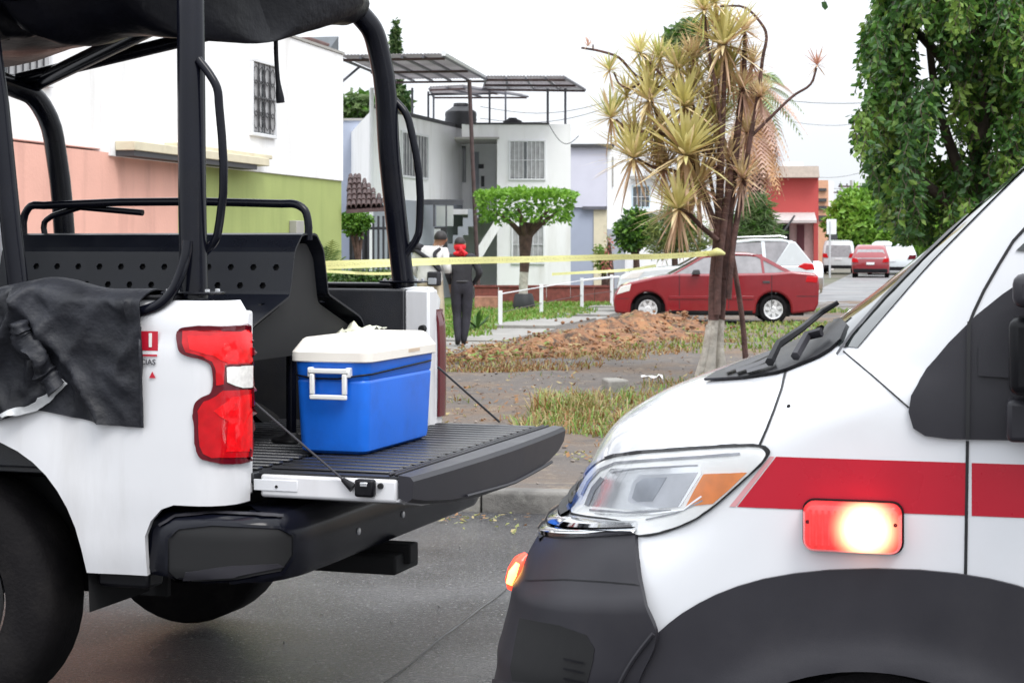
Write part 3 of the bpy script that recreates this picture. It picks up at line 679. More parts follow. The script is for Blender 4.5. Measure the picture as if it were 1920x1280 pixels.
q2 = TR.plane(518, 912, 1, .19); ob('bolt', *lathe_geo([(.189,.0005),(.189,.005),(.196,.005)],1,(q2.x,0,q2.z),10), M['dark'], tg)
a = TR.plane(476, 897, 1, .194); b_ = TR.plane(558, 922, 1, .194); box('hinge_plate', (a.x,.1915,b_.z), (b_.x,.1955,a.z), M['amb_white'], tg, bevel=.002)
ca, cb = TR.plane(474,752,1,.19), TR.plane(655,909,1,.185)
tube('stay_cable', [ca, cb], .0036, M['grey_plastic'], truck, 6); tube('cable_end', [ca.lerp(cb,.93), cb+Vector((.012,0,-.008))], [.008,.016], M['black_plastic'], truck, 8)
tube('stay_cable', [TR.plane(821,688,1,1.85), TR.plane(937,791,1,1.85)], .0045, M['black_steel'], truck, 6)
q = TR.plane(793,616,1,1.79); ob('striker', *lathe_geo([(1.77,.0005),(1.77,.014),(1.80,.016)],1,(q.x,0,q.z),12), M['dark'], truck)
# roll cage
cg = M['black_steel']; PL = TR.plane
tube('rear_hoop', [PL(364,560,1,.12), PL(361,400,1,.135), PL(359,200,1,.16), PL(358,60,1,.19), Vector((-.24,.215,2.45)), Vector((-.25,.26,2.56)), Vector((-.26,.36,2.62)), Vector((-.27,.6,2.64)), Vector((-.27,1.4,2.64)), Vector((-.275,1.66,2.61)), PL(668,18,1,1.74), PL(697,55,1,1.79), PL(712,105,1,1.82), PL(731,300,1,1.87), PL(757,538,1,1.93)], .046, cg, truck, 14, n=5)
tube('grab_handle', [PL(372,112,1,.15), PL(392,138,1,.15), PL(407,165,1,.15), PL(411,200,1,.15), PL(412,415,1,.15), PL(404,450,1,.15), PL(380,477,1,.15)], .0145, cg, truck, 8, n=4)
tube('grab_handle', [PL(738,186,1,1.88), PL(762,215,1,1.88), PL(772,250,1,1.88), PL(787,410,1,1.9), PL(784,440,1,1.9), PL(756,482,1,1.9)], .0165, cg, truck, 8, n=4)
tube('hand_rail', [PL(352,452,1,.06), PL(347,485,1,.05), PL(336,520,1,.04), PL(322,548,1,.03), PL(300,570,1,.02), PL(268,583,1,.01), PL(230,590,1,.02)], .0175, cg, truck, 10, n=5)
fh = [PL(128,560,1,1.92), PL(121,445,1,1.9), PL(107,300,1,1.87), PL(90,222,1,1.83), PL(62,180,1,1.77), PL(25,163,1,1.68)]
x0 = fh[-1].x; tube('front_hoop', fh + [Vector((x0,1.4,2.33)), Vector((x0,.5,2.33)), Vector((x0+.02,.3,2.27)), Vector((x0+.05,.2,2.1)), Vector((x0+.06,.12,1.44))], .046, cg, truck, 12, n=4)
tube('diagonal_brace', [PL(55,162,1,1.80), Vector((-.27,.95,2.64))], .036, cg, truck, 10)
tube('side_brace', [PL(37,560,1,.13), PL(22,440,1,.13), PL(-2,200,1,.13), PL(-50,-150,1,.16)], .036, cg, truck, 10)
for y, in ((.33,),(1.72,)): tube('roof_rail', [(-.27,y,2.62),(x0,y,2.33)], .03, cg, truck, 8)
for u, v, y in ((362,558,.12),(757,537,1.93)):
    p = PL(u,v,1,y); box('foot_plate', (p.x-.09,y-.055,1.4525), (p.x+.09,y+.055,1.462), cg, truck, bevel=.004)
    for bx in (-.07,.07):
        for by in (-.035,.035): ob('bolt', *lathe_geo([(1.462,.009),(1.470,.009),(1.471,.0005)],2,(p.x+bx,y+by,0),6), M['silver'], truck)
for x in (-1.8,-1.4,-.95,-.55):
    for y in (.11,TW-.11): ob('rail_plug', *lathe_geo([(1.452,.014),(1.456,.012),(1.456,.0005)],2,(x,y,0),10), M['grey_plastic'], truck)
for y in (.62,1.03,1.44): ob('bumper_bolt', *lathe_geo([(.183,.014),(.190,.012),(.192,.0005)],0,(0,y,.63),8), M['silver'], truck)
# bench: pressed perforated double seat running along the bed
prof = [(1.03,1.646),(.985,1.648),(.965,1.643),(.915,1.598),(.905,1.583),(.900,1.565),(.868,1.442),(.862,1.428),(.848,1.418),(.60,1.340),(.570,1.330),(.545,1.318),(.525,1.302),(.510,1.280),(.502,1.258),(.50,1.235)]
dl = [0]
for a, b_ in zip(prof, prof[1:]): dl.append(dl[-1] + math.hypot(b_[0]-a[0], b_[1]-a[1]))
def bprof(d, mirr=False):
    for i in range(len(dl)-1):
        if d <= dl[i+1]+1e-9:
            f = (d-dl[i])/(dl[i+1]-dl[i]); y = prof[i][0]+(prof[i+1][0]-prof[i][0])*f; z = prof[i][1]+(prof[i+1][1]-prof[i][1])*f
            return (2.06-y if mirr else y), z
    return (2.06-prof[-1][0] if mirr else prof[-1][0]), prof[-1][1]
BX0, BX1 = -1.42, -.185
def hrow(d, row):
    out = []
    for i in range(14):
        hx = BX0+.07+i*.0915+(row % 2)*.046
        if hx < BX1-.05: out.append([(hx+.0135*math.cos(k*math.pi/3), d+.0135*math.sin(k*math.pi/3)) for k in range(6)])
    return out
BP, BS = 5, 8      # the flat back and seat panels of the profile carry the holes
bench = bpy.data.objects.new('bench', None); link(bench, truck)
B2, BF2 = [], []
for i in range(len(dl)-1):
    a, b_ = dl[i], dl[i+1]
    if i == BP: v_, f_ = cdt_fill([(BX0,a),(BX1,a),(BX1,b_),(BX0,b_)], hrow(a+(b_-a)*.30,0)+hrow(a+(b_-a)*.84,1), .05)
    elif i == BS: v_, f_ = cdt_fill([(BX0,a),(BX1,a),(BX1,b_),(BX0,b_)], hrow(a+(b_-a)*.33,0)+hrow(a+(b_-a)*.68,1), .05)
    else:
        xs_ = [BX0+(BX1-BX0)*k/25 for k in range(26)]; v_ = [(x,a) for x in xs_]+[(x,b_) for x in xs_]; f_ = [(k,k+1,27+k,26+k) for k in range(25)]
    o0 = len(B2); B2 += v_; BF2 += [tuple(k+o0 for k in f) for f in f_]
for mr in (False, True):
    V = []
    for x, d in B2: y, z = bprof(d, mr); V.append((x,y,z))
    o = ob('seat_shell', V, BF2, M['bench'], bench, fixn=False)
    bm = bmesh.new(); bm.from_mesh(o.data); bmesh.ops.remove_doubles(bm, verts=bm.verts, dist=.0008); bmesh.ops.recalc_face_normals(bm, faces=bm.faces); bm.to_mesh(o.data); bm.free()
    m_ = o.modifiers.new('s','SOLIDIFY'); m_.thickness = .008; m_.offset = 1
ringp = [bprof(dl[-1]*i/40) for i in range(41)]; ringm = [bprof(dl[-1]*i/40, True) for i in range(41)]
ob('seat_core', *prism_geo([(y*.96+.04*1.03, z-.03) for y, z in ringp] + [(y*.96+.04*1.03, z-.03) for y, z in ringm[::-1]], 0, BX0+.02, BX1-.04), M['dark'], bench)
for x, y in ((-.26,1.03),(-1.3,1.03)):
    tube('bench_leg', [(x,y,.88),(x,y,1.5)], .02, cg, bench, 8); ob('leg_foot', *lathe_geo([(.884,.075),(.892,.072),(.905,.03),(.915,.02)],2,(x,y,0),16), M['black_plastic'], bench, smooth=40)
tube('back_rail', [(-.19,1.03,1.63),(-.192,1.03,1.70),(-.205,1.03,1.74),(-.24,1.03,1.762),(-.30,1.03,1.765),(-1.32,1.03,1.765),(-1.38,1.03,1.762),(-1.405,1.03,1.73),(-1.41,1.03,1.63)], .0155, cg, bench, 8, n=3)
tube('back_rail', [(-1.33,1.06,1.63),(-1.335,1.06,1.70),(-1.30,1.06,1.725),(-.9,1.06,1.735)], .012, cg, bench, 8, n=3)
# black kit bag stowed under the bench
V, Fc = [], []
for i in range(15):
    for j in range(13):
        a = i/14*math.pi; b = j/12*2*math.pi; d = Vector((math.cos(a)*.45, math.sin(a)*math.cos(b)*.17, math.sin(a)*math.sin(b)*.17)); d *= 1+.25*noise.noise(d*6)
        V.append((-.85+d.x, .50+d.y, 1.05+d.z))
for i in range(14):
    for j in range(12): Fc.append((i*13+j,i*13+j+1,(i+1)*13+j+1,(i+1)*13+j))
o = ob('kit_bag', V, Fc, M['tarp'], smooth=80); o.location = TR.o; o.rotation_euler = (0,0,TR.a); tag(o, 'black cloth kit bag stowed under the truck bench', 'bag')
# crumpled yellow and white wrapper on the far seat
V, Fc = [], []
for i in range(9):
    for j in range(7): V.append((-.215+i*.020, 1.30+j*.028, 1.25+.045*noise.noise((i*.55,j*.6,4))+.002*i+.006*j))
for i in range(8):
    for j in range(6): Fc.append((i*7+j,i*7+j+1,(i+1)*7+j+1,(i+1)*7+j))
o = ob('crumpled_bag', V, Fc, mat('yellow_wrap', (.75,.74,.60), .4, var=.35, scale=14, dirt=(.6,.55,.08), dfac=.9, dscale=9), smooth=50, solid=.004); o.location = TR.o; o.rotation_euler = (0,0,TR.a); tag(o, 'crumpled yellow and white bag between the bench and the cooler', 'bag')
mb = MB(); mb.box((-.17,1.29,.885),(.02,1.60,1.22)); o = mb.build('black_case', M['liner'], bevel=.03, seg=3); o.location = TR.o; o.rotation_euler = (0,0,TR.a); tag(o, 'black case standing in the truck bed behind the cooler', 'case')
# tarp bundled along the cage top
cont = [(-120,85,6.3),(-40,80,6.5),(0,75,6.6),(35,68,6.6),(60,47,6.6),(85,63,6.6),(115,82,6.6),(145,90,6.6),(180,82,6.6),(230,67,6.6),(290,68,6.6),(345,73,6.6),(420,81,6.7),(480,78,6.8),(520,72,6.9),(570,59,7.05),(610,49,7.2),(640,46,7.35),(662,40,7.45)]
C = [TR.l(P(*c)) for c in cont]; C = crom(C, 3); V, Fc = [], []; ns = 18
for i, c in enumerate(C):
    f = i/(len(C)-1); hgt = .42 if f < .85 else .42-(f-.85)/.15*.26; th = .26 if f < .85 else .26-(f-.85)/.15*.16
    for k in range(ns):
        a = 2*math.pi*k/ns; lx = math.cos(a); lz = math.sin(a)
        d = Vector((.35*lx*th, lx*th, hgt*.5*(1+lz))); q = c + d
        wv = noise.noise((q.x*5, q.y*5, q.z*5))*.05 + noise.noise((q.x*14+3, q.y*4, q.z*9))*.022
        q += Vector((lx*.35, lx, lz*.6 if lz > -.5 else lz*.2))*wv; V.append(q)
for i in range(len(C)-1):
    for k in range(ns): Fc.append((i*ns+k,i*ns+(k+1)%ns,(i+1)*ns+(k+1)%ns,(i+1)*ns+k))
Fc += [tuple(range(ns)), tuple((len(C)-1)*ns+k for k in range(ns))]
tp = ob('tarpaulin', V, Fc, M['tarp'], smooth=70); tp.location = TR.o; tp.rotation_euler = (0,0,TR.a); tag(tp, 'black tarpaulin bundled over the top of the truck roll cage', 'tarpaulin')
V, Fc = [], []
for i in range(22):
    for j in range(16):
        x = -.25 + (x0-.25+.25)*i/21; y = .22+1.6*j/15; f = i/21
        V.append((x, y, 2.70-.31*f - .10*math.sin(f*math.pi)*math.sin(j/15*math.pi) + .02*noise.noise((x*4,y*4,0))))
for i in range(21):
    for j in range(15): Fc.append((i*16+j,i*16+j+1,(i+1)*16+j+1,(i+1)*16+j))
ob('roof_sheet', V, Fc, M['tarp'], tp, smooth=70, solid=.006)
st_ = [TR.l(P(517,60,7.0)), TR.l(P(518,110,7.0)), TR.l(P(521,150,7.0)), TR.l(P(526,193,7.0))]
ob('strap', *tube_geo(crom(st_,4), [.009]*9+[.011,.014,.017,.017], 8), M['tarp'], tp, smooth=50)
# waterproof coat hung over the side
CX0, CX1 = -1.75, -.292
def coat_bottom(x): 
    ks = [(-1.75,1.02),(-.95,1.03),(-.83,1.035),(-.68,1.075),(-.527,1.053),(-.40,1.035),(-.30,1.03)]
    for (a,p),(b,q) in zip(ks, ks[1:]):
        if x <= b: return p+(q-p)*(x-a)/(b-a)
    return ks[-1][1]
V, Fc = [], []; nu, nv = 170, 64
for i in range(nu):
    x = CX0+(CX1-CX0)*i/(nu-1); zb = coat_bottom(x)
    top = 1.455 + .035*math.exp(-((x+.66)/.16)**2) + .012*noise.noise((x*5,0,0))
    pth = [(.24,1.33),(.20,1.44),(.12,top+.010),(.03,top+.002),(-.010,top-.02),(-.016,1.36),(-.012,1.2),(-.010,zb)]
    pth = crom([(y,z,0) for y,z in pth], 8); L_ = len(pth)-1
    for j in range(nv):
        f = j/(nv-1)*L_; k = min(int(f), L_-1); q = pth[k].lerp(pth[k+1], f-k); t = j/(nv-1)
        out = max(0, (t-.25)/.75)
        rdg = lambda a, b, c: max(0, 1-2.6*abs(noise.noise((a, b, c))))
        fold = .034*rdg(x*2.6+q.y*2.0, q.y*.8, 0)**3 + .020*rdg(x*4.6-q.y*4.2, q.y*2.2, 4)**3 + .010*rdg(x*9+q.y*6, q.y*7, 2)**2 + .012*noise.noise((x*3,q.y*3,7))
        fold += .05*math.exp(-((x+.74+.55*(1.4-q.y))/.030)**2) + .045*math.exp(-((x+.61+.42*(1.4-q.y))/.022)**2)*min(1,max(0,(1.42-q.y)*6))*min(1,max(0,(q.y-1.12)*12)) + .03*math.exp(-((x+.86+.30*(1.4-q.y))/.025)**2)
        V.append((x+.02*noise.noise((x*4,q.y*6,9))*(1 if i < nu-1 else .3), q.x - fold*min(1,out*2.2)*(.4 if i > nu-6 else 1), q.y + (.012*noise.noise((x*7,1,1)) if j < 30 else 0)))
for i in range(nu-1):
    for j in range(nv-1): Fc.append((i*nv+j,i*nv+j+1,(i+1)*nv+j+1,(i+1)*nv+j))
ct = ob('waterproof_coat', V, Fc, M['coat'], smooth=70, solid=.005); ct.location = TR.o; ct.rotation_euler = (0,0,TR.a); tag(ct, 'dark grey waterproof coat with silver strip draped over the truck side', 'coat')
cbv = BVHTree.FromPolygons([Vector(v) for v in V], Fc)
patch('reflective_strip', TR, cbv, [(-60,795),(0,778),(48,762),(85,738),(118,708),(130,718),(95,752),(58,778),(0,795),(-60,812)], .012, M['reflective'], ct, 8, .004)
hem = [project(TR,cbv,u,v,.004) for u,v in ((267,575),(267,640),(267,720),(266.5,798))]
tube('hem', [p+Vector((.002,0,0)) for p in hem], .005, M['coat'], ct, 6, n=4)
sv = [project(TR,cbv,u,v,o_) for u,v,o_ in ((34,598,.012),(50,632,.016),(68,664,.018),(90,698,.014),(112,726,.008))]
sg = tube_geo(crom(sv,8), [.034+.010*noise.noise((i*.9,0,0)) for i in range(33)], 16)
ob('sleeve', [Vector(v)+Vector((noise.noise(Vector(v)*17),noise.noise(Vector(v)*19+Vector((3,0,0))),noise.noise(Vector(v)*18)))*.012+Vector((0,-1,0))*.014*max(0,1-3*abs(noise.noise((v[0]*16+v[2]*10,v[2]*12,1)))) for v in sg[0]], sg[1], M['coat'], ct, smooth=70)
# ================================================================ COOLER
cooler = empty('cool_box', TR, 'blue plastic cool box with white lid standing on the open tailgate', 'cool box')
def rrect(x0,x1,y0,y1,r,n=5):
    out = []
    for cx, cy, a0 in ((x1-r,y0+r,-90),(x1-r,y1-r,0),(x0+r,y1-r,90),(x0+r,y0+r,180)):
        for k in range(n+1):
            a = R(a0+90*k/n); out.append((cx+r*math.cos(a), cy+r*math.sin(a)))
    return out
def loft(levels, close=True):
    V, Fc = [], []; n = len(levels[0][0])
    for poly, z in levels: V += [(x,y,z) for x,y in poly]
    for i in range(len(levels)-1):
        for k in range(n): Fc.append((i*n+k,i*n+(k+1)%n,(i+1)*n+(k+1)%n,(i+1)*n+k))
    if close: Fc += [tuple(range(n))[::-1], tuple((len(levels)-1)*n+k for k in range(n))]
    return V, Fc
CXa, CXb, CYa, CYb = -.064, .222, .62, 1.27
def cb_(ins, r): return rrect(CXa+ins, CXb-ins, CYa+ins, CYb-ins, r)
zb = .889
lv = [(cb_(.034,.03),zb),(cb_(.018,.035),zb+.012),(cb_(.015,.035),zb+.03),(cb_(.006,.035),zb+.245),(cb_(.006,.035),zb+.25),(cb_(.010,.033),zb+.256),(cb_(.006,.035),zb+.262),(cb_(.002,.035),zb+.318)]
ob('tub', *loft(lv), M['blue_plastic'], cooler, smooth=40)
lv = [(cb_(-.004,.036),zb+.318),(cb_(-.010,.04),zb+.322),(cb_(-.010,.04),zb+.352),(cb_(-.004,.036),zb+.360),(cb_(.020,.03),zb+.396),(cb_(.03,.028),zb+.402),(cb_(.045,.02),zb+.403)]
lid = ob('lid', *loft(lv), M['cream_plastic'], cooler, smooth=35)
q = TR.plane(760,648,1,1.0); box('lid_label', (CXb+.0095,.97,zb+.336), (CXb+.0112,1.08,zb+.348), mat('pale_label', (.62,.48,.36), .5), lid)
ha, hb = TR.plane(580,690,1,CYa-.012), TR.plane(655,750,1,CYa-.012)
o_ = [(ha.x,hb.z),(hb.x,hb.z),(hb.x,ha.z),(ha.x,ha.z)]; tt = .017
mb = MB()
for (a0,a1,b0,b1) in ((ha.x,hb.x,ha.z-tt,ha.z),(ha.x+.006,hb.x-.006,hb.z,hb.z+tt),(ha.x+.006,ha.x+.006+tt,hb.z+tt+.0005,ha.z-tt-.0005),(hb.x-.006-tt,hb.x-.006,hb.z+tt+.0005,ha.z-tt-.0005)):
    mb.box((a0,CYa-.028,b0),(a1,CYa-.004 if b1 > ha.z-.01 else CYa-.012,b1))
mb.box((ha.x-.004,CYa-.022,ha.z-.03),(ha.x+.012,CYa+.02,ha.z+.004)); mb.box((hb.x-.012,CYa-.022,ha.z-.03),(hb.x+.004,CYa+.02,ha.z+.004))
mb.build('handle', M['white_plastic'], cooler, bevel=.004)
cp = [(CXa-.001,CYb-.1,zb+.276),(CXa-.001,CYa+.03,zb+.272),(CXa+.03,CYa-.001,zb+.270),(.02,CYa-.004,zb+.262),(.11,CYa-.004,zb+.262),(CXb-.03,CYa-.001,zb+.275),(CXb+.001,CYa+.03,zb+.278),(CXb+.001,CYb-.05,zb+.292)]
tube('cord', cp, .0035, M['tarp'], cooler, 6)
# ================================================================ AMBULANCE (local x = toward its tail, y = away from the camera, origin under front wheel)
AM = Frame(.818, 4.15, -16.0)
amb = empty('ambulance', AM, 'white ambulance van with red stripe and a lit red side light', 'ambulance')
AW = 2.05
def interp(ks, z):
    # smooth cubic (Catmull-Rom on uneven knots, slope limited)
    n = len(ks)
    if z <= ks[0][0]: return ks[0][1]
    if z >= ks[-1][0]: return ks[-1][1]
    for i in range(n-1):
        if z <= ks[i+1][0]:
            x0, y0 = ks[i]; x1, y1 = ks[i+1]; h = x1-x0; d = (y1-y0)/h
            dl_ = (y0-ks[i-1][1])/(x0-ks[i-1][0]) if i else d; dr = (ks[i+2][1]-y1)/(ks[i+2][0]-x1) if i+2 < n else d
            m0 = 0 if dl_*d <= 0 else 2*dl_*d/(dl_+d); m1 = 0 if dr*d <= 0 else 2*dr*d/(dr+d); t = (z-x0)/h
            return (2*t**3-3*t*t+1)*y0+(t**3-2*t*t+t)*h*m0+(-2*t**3+3*t*t)*y1+(t**3-t*t)*h*m1
XF = [(.25,-1.04),(.42,-1.07),(.50,-1.06),(.60,-1.02),(.70,-.99),(.78,-.98),(.86,-.945),(.95,-.870),(1.05,-.825),(1.13,-.772),(1.20,-.672),(1.245,-.57),(1.30,-.42),(1.355,-.26),(1.42,-.155),(1.6,.075),(1.8,.31),(2.0,.50),(2.2,.78),(2.32,1.1),(2.40,1.5),(2.45,2.2)]
DD = [(.25,.50),(.8,.56),(1.1,.60),(1.3,.56),(1.37,.40),(1.45,.29),(1.6,.16),(1.8,.07),(2.2,.10),(2.45,.3)]
NN = [(.25,2.6),(1.1,2.4),(1.35,2.5),(1.6,2.6),(2.4,2.8)]
IN = [(.25,.02),(.5,.0),(1.2,.0),(1.35,.012),(1.6,.04),(2.0,.085),(2.3,.15),(2.40,.26),(2.45,.5)]
XE = 4.6
def arow(z, off=0, nth=30, xs=None, xend=None):
    xf, D, n, ins = interp(XF,z), interp(DD,z), interp(NN,z), interp(IN,z); wv = AW/2-ins
    half = []
    for k in range(nth+1):
        th = math.pi/2*k/nth; s = math.sin(th)**(2/n); x = xf + D*(1-math.cos(th)**(2/n))
        half.append((x, s*wv))
    return half, wv
SX = [-.38,-.34,-.3,-.26,-.22,-.18,-.14,-.1,-.06,-.02,.02,.06,.1,.14,.18,.22,.26,.3,.34,.38,.42,.46,.5,.6,.8,1.0,1.3,1.7,2.2,3,3.8,XE]
def arow_full(z):
    half, wv = arow(z); xt = half[-1][0]
    side = [(xt + (XE-xt)*(( i+1)/26)**1.6, wv) for i in range(26)]
    h = half + side
    return [(x, AW/2 - y, z) for x, y in h[::-1]] + [(x, AW/2 + y, z) for x, y in h[1:]]
zs = []
z = .25
while z < 2.449:
    zs.append(z); z += .022 if (.95 < z < 1.46) else .035
zs.append(2.45)
V, Fc = [], []; rows = [arow_full(z) for z in zs]; n = len(rows[0])
for r_ in rows: V += r_
def inarch(x, z): return (x/.44)**2 + ((z-.33)/.35)**2 < 1
for i in range(len(zs)-1):
    for k in range(n-1):
        f = (i*n+k,i*n+k+1,(i+1)*n+k+1,(i+1)*n+k)
        cx = sum(V[a][0] for a in f)/4; cz = sum(V[a][2] for a in f)/4; cy = sum(V[a][1] for a in f)/4
        if abs(cy-AW/2) > .95 and inarch(cx, cz): continue
        Fc.append(f)
Fc.append(tuple((len(zs)-1)*n+k for k in range(n)))
body = ob('body', V, Fc, M['amb_white'], amb, smooth=60)
FcFull = [(i*n+k,i*n+k+1,(i+1)*n+k+1,(i+1)*n+k) for i in range(len(zs)-1) for k in range(n-1)]
abv = BVHTree.FromPolygons([Vector(v) for v in V], FcFull)
PB = lambda name, poly, off, m, parent=amb, step=10, solid=.005, smooth=45: patch(name, AM, abv, poly, off, m, parent, step, solid, smooth)
# bumper: wraps the whole front
def nearx(z):   # where the bumper ends on the side
    return interp([(.25,-.60),(.45,-.575),(.60,-.535),(.713,-.490),(.78,-.512),(.85,-.538),(.93,-.555)], z)
def halfw(x, z):
    xf, D, nn_, ins = interp(XF,z), interp(DD,z), interp(NN,z), interp(IN,z); wv = AW/2-ins
    if x >= xf+D: return wv
    c_ = max(0, 1-(x-xf)/D); return wv*max(0, 1-c_**nn_)**(1/nn_)
def bumper_row(z, off):
    half, wv = arow(z, nth=90); xe = nearx(z); pts = [(x, y) for x, y in half if x < xe-.004]; pts.append((xe, halfw(xe, z)))
    # resample
    L_ = [0]
    for a, b in zip(pts, pts[1:]): L_.append(L_[-1]+math.hypot(b[0]-a[0], b[1]-a[1]))
    out = []
    for i in range(31):
        d = L_[-1]*i/30; k = 0
        while k < len(L_)-2 and L_[k+1] < d: k += 1
        f = (d-L_[k])/max(1e-6, L_[k+1]-L_[k]); x = pts[k][0]+(pts[k+1][0]-pts[k][0])*f; y = pts[k][1]+(pts[k+1][1]-pts[k][1])*f
        tx, ty = pts[min(k+1,len(pts)-1)][0]-pts[k][0], pts[min(k+1,len(pts)-1)][1]-pts[k][1]; l = math.hypot(tx,ty) or 1
        out.append((x - ty/l*off, y + tx/l*off*0 + (tx/l)*off))
    return out
BO = [(.25,.012),(.40,.016),(.50,.014),(.56,.034),(.66,.045),(.71,.048),(.74,.032),(.80,.020),(.845,.014)]
rows = []; VV, FF = [], []
for i in range(37):
    t = i/36; half = []
    for k in range(31):
        f = k/30; ztop = .815+.118*f**1.6; z = .25+(ztop-.25)*t; zo = .25+.595*t
        x, y = bumper_row(z, interp(BO, zo))[k]; half.append((x, y, z))
    rows.append([(x, AW/2-y, z) for x, y, z in half[::-1]] + [(x, AW/2+y, z) for x, y, z in half[1:]])
n2 = len(rows[0])
for r_ in rows: VV += r_
for i in range(len(rows)-1):
    for k in range(n2-1): FF.append((i*n2+k,i*n2+k+1,(i+1)*n2+k+1,(i+1)*n2+k))
bmp = ob('front_bumper', VV, FF, M['grey_plastic'], amb, smooth=30, solid=.02)
bbv = BVHTree.FromPolygons([Vector(v) for v in VV], FF)
patch('fog_recess', AM, bbv, [(975,1158),(1050,1172),(1100,1190),(1115,1215),(1112,1240),(1100,1285),(1095,1400),(960,1400),(962,1280),(958,1250)], .002, M['dark'], bmp, 10, .001)
for v0 in (1240,1258,1276): ribbon('fog_slat', AM, bbv, [(1060,v0-6),(1098,v0+2)], 4, .008, M['black_plastic'], bmp)
ribbon('lip', AM, bbv, [(915,1277),(960,1280),(1080,1284)], 9, .015, M['grey_plastic'], bmp)
# wheel arch cladding (side surface at y = 0 below the waist)
def sidey(x, z, off):
    xf, D, nn_, ins = interp(XF,z), interp(DD,z), interp(NN,z), interp(IN,z); wv = AW/2-ins
    if x >= xf+D: return AW/2-wv-off
    c = max(0, 1-(x-xf)/D); s = max(0, 1-c**nn_)**(1/nn_); return AW/2-wv*s-off
clad = [(-.497,.713),(-.47,.738),(-.44,.762),(-.40,.788),(-.36,.810),(-.31,.832),(-.25,.852),(-.18,.868),(-.1,.880),(0,.888),(.1,.890),(.18,.886),(.25,.878),(.31,.866),(.36,.85),(.42,.825),(.46,.80),(.50,.765),(.52,.74),(.535,.70),(.54,.60),(.545,.3),(.435,.3)]
ell = [(.425*math.cos(R(a)), .33+.33*math.sin(R(a))) for a in range(0,181,5)]
clad += ell + [(-.425,.28),(-.60,.28),(-.585,.50),(-.55,.62)]
V2, F2 = cdt_fill(clad, (), .022)
def lip(x,z):
    e = (x/.425)**2+((z-.33)/.33)**2
    return .016 + .018*math.exp(-((e-1)/.30)**2)
for mr in (0,1):
    V = [(x, (sidey(x,z,lip(x,z)) if not mr else AW-sidey(x,z,lip(x,z))), z) for x, z in V2]
    ob('arch_cladding', V, F2, M['grey_plastic'], amb, smooth=60, solid=.012)
V, Fc = [], []
for i, (x, z) in enumerate([(.43,.25)]+ell+[(-.43,.25)]):
    V += [(x,sidey(x,max(z,.3),.02),z),(x,.5,z)]
    if i: k = len(V); Fc.append((k-4,k-3,k-1,k-2))
ob('wheel_well', V, Fc, M['dark'], amb)
box('well_backing', (-.46,.50,.2), (.46,.52,.70), M['dark'], amb)
wheel(amb, 0, .335, .05, .335, .22, .205, 1, 5, M['silver'])
wheel(amb, 0, .335, AW-.05, .335, .22, .205, -1, 5, M['silver'])
wheel(amb, 3.4, .335, .05, .335, .22, .205, 1, 5, M['silver'])
wheel(amb, 3.4, .335, AW-.05, .335, .22, .205, -1, 5, M['silver'])
# door sill cladding right of the arch
def side_poly(name, poly, off, m, parent=amb, step=.05, solid=.004):
    V2, F2 = cdt_fill(poly, (), step); V = [(x, sidey(x,z,off), z) for x, z in V2]
    return ob(name, V, F2, m, parent, smooth=60, solid=0)
side_poly('door_cladding', [(.548,.28),(.548,.82),(.8,.80),(1.5,.78),(1.5,.28)], .012, M['grey_plastic'])
# red stripe round the flank
side_poly('red_stripe', [(-.312,1.0125),(.2035,1.0135),(.2035,1.131),(-.222,1.131)], .0016, M['red_stripe'])
side_poly('red_stripe', [(.2125,1.0135),(3.2,1.015),(3.2,1.132),(.2125,1.131)], .0016, M['red_stripe'])
mpink = mat('pale_pink_edge', (.62,.30,.32), .3, var=.05)
side_poly('stripe_edge', [(-.330,1.0125),(-.3155,1.0125),(-.2255,1.131),(-.236,1.131)], .0016, mpink)
# head lamp
HL = [(1070,962),(1076,935),(1090,905),(1108,880),(1130,864),(1155,856),(1200,850),(1300,842),(1380,836),(1415,835),(1435,838),(1442,847),(1436,860),(1400,895),(1350,940),(1310,970),(1280,985),(1240,999),(1205,1005),(1190,1003),(1187,986),(1172,979),(1120,971),(1085,966)]
HL = rnd_poly(HL,3)
hl = PB('head_lamp', shr(HL,1.012), .004, M['seam'], amb, 9, .004)
housing = mat('lamp_housing', (.93,.94,.94), .14, var=.06, scale=14)
PB('housing', shr(HL,.972,0,1), .006, housing, hl, 8, .003)
PB('reflector', [(1112,950),(1122,915),(1150,880),(1316,874),(1318,888),(1278,950),(1200,958)], .0075, mat('reflector', (.80,.82,.85), .12, metal=.7, var=.15, scale=9), hl, 8, .002)
PB('projector', [(1182,938),(1192,905),(1204,892),(1312,886),(1274,950),(1240,954),(1190,945)], .0085, mat('projector_grey', (.56,.58,.63), .10, metal=.2, var=.25, scale=6), hl, 8, .002)
PB('projector_ring', [(1190,935),(1198,908),(1212,898),(1255,896),(1228,940),(1200,942)], .0095, mat('projector_dark', (.30,.32,.36), .08, metal=.2, var=.45, scale=8), hl, 7, .002)
PB('indicator', [(1322,889),(1402,885),(1372,915),(1338,944),(1289,949),(1305,918)], .0085, M['amber'], hl, 8, .002)
ribbon('trim', AM, abv, [(1120,965),(1180,968),(1240,962),(1284,955),(1318,930)], 3, .009, M['chrome'], hl)
gm_ = mat('lamp_grey', (.30,.31,.34), .2, metal=.4, var=.3, scale=12)
for ln, wpx in (([(1096,930),(1108,905),(1128,883),(1160,870),(1230,864),(1310,858),(1390,851)],5),([(1150,888),(1200,880),(1312,873)],3),([(1105,950),(1118,918),(1135,898)],9),([(1110,958),(1180,962),(1262,957)],4),([(1215,975),(1270,962),(1320,938)],3)):
    ribbon('lamp_edge', AM, abv, ln, wpx, .0088, gm_, hl)
PB('cover_lens', shr(HL,.985), .016, M['clear'], hl, 9, 0)
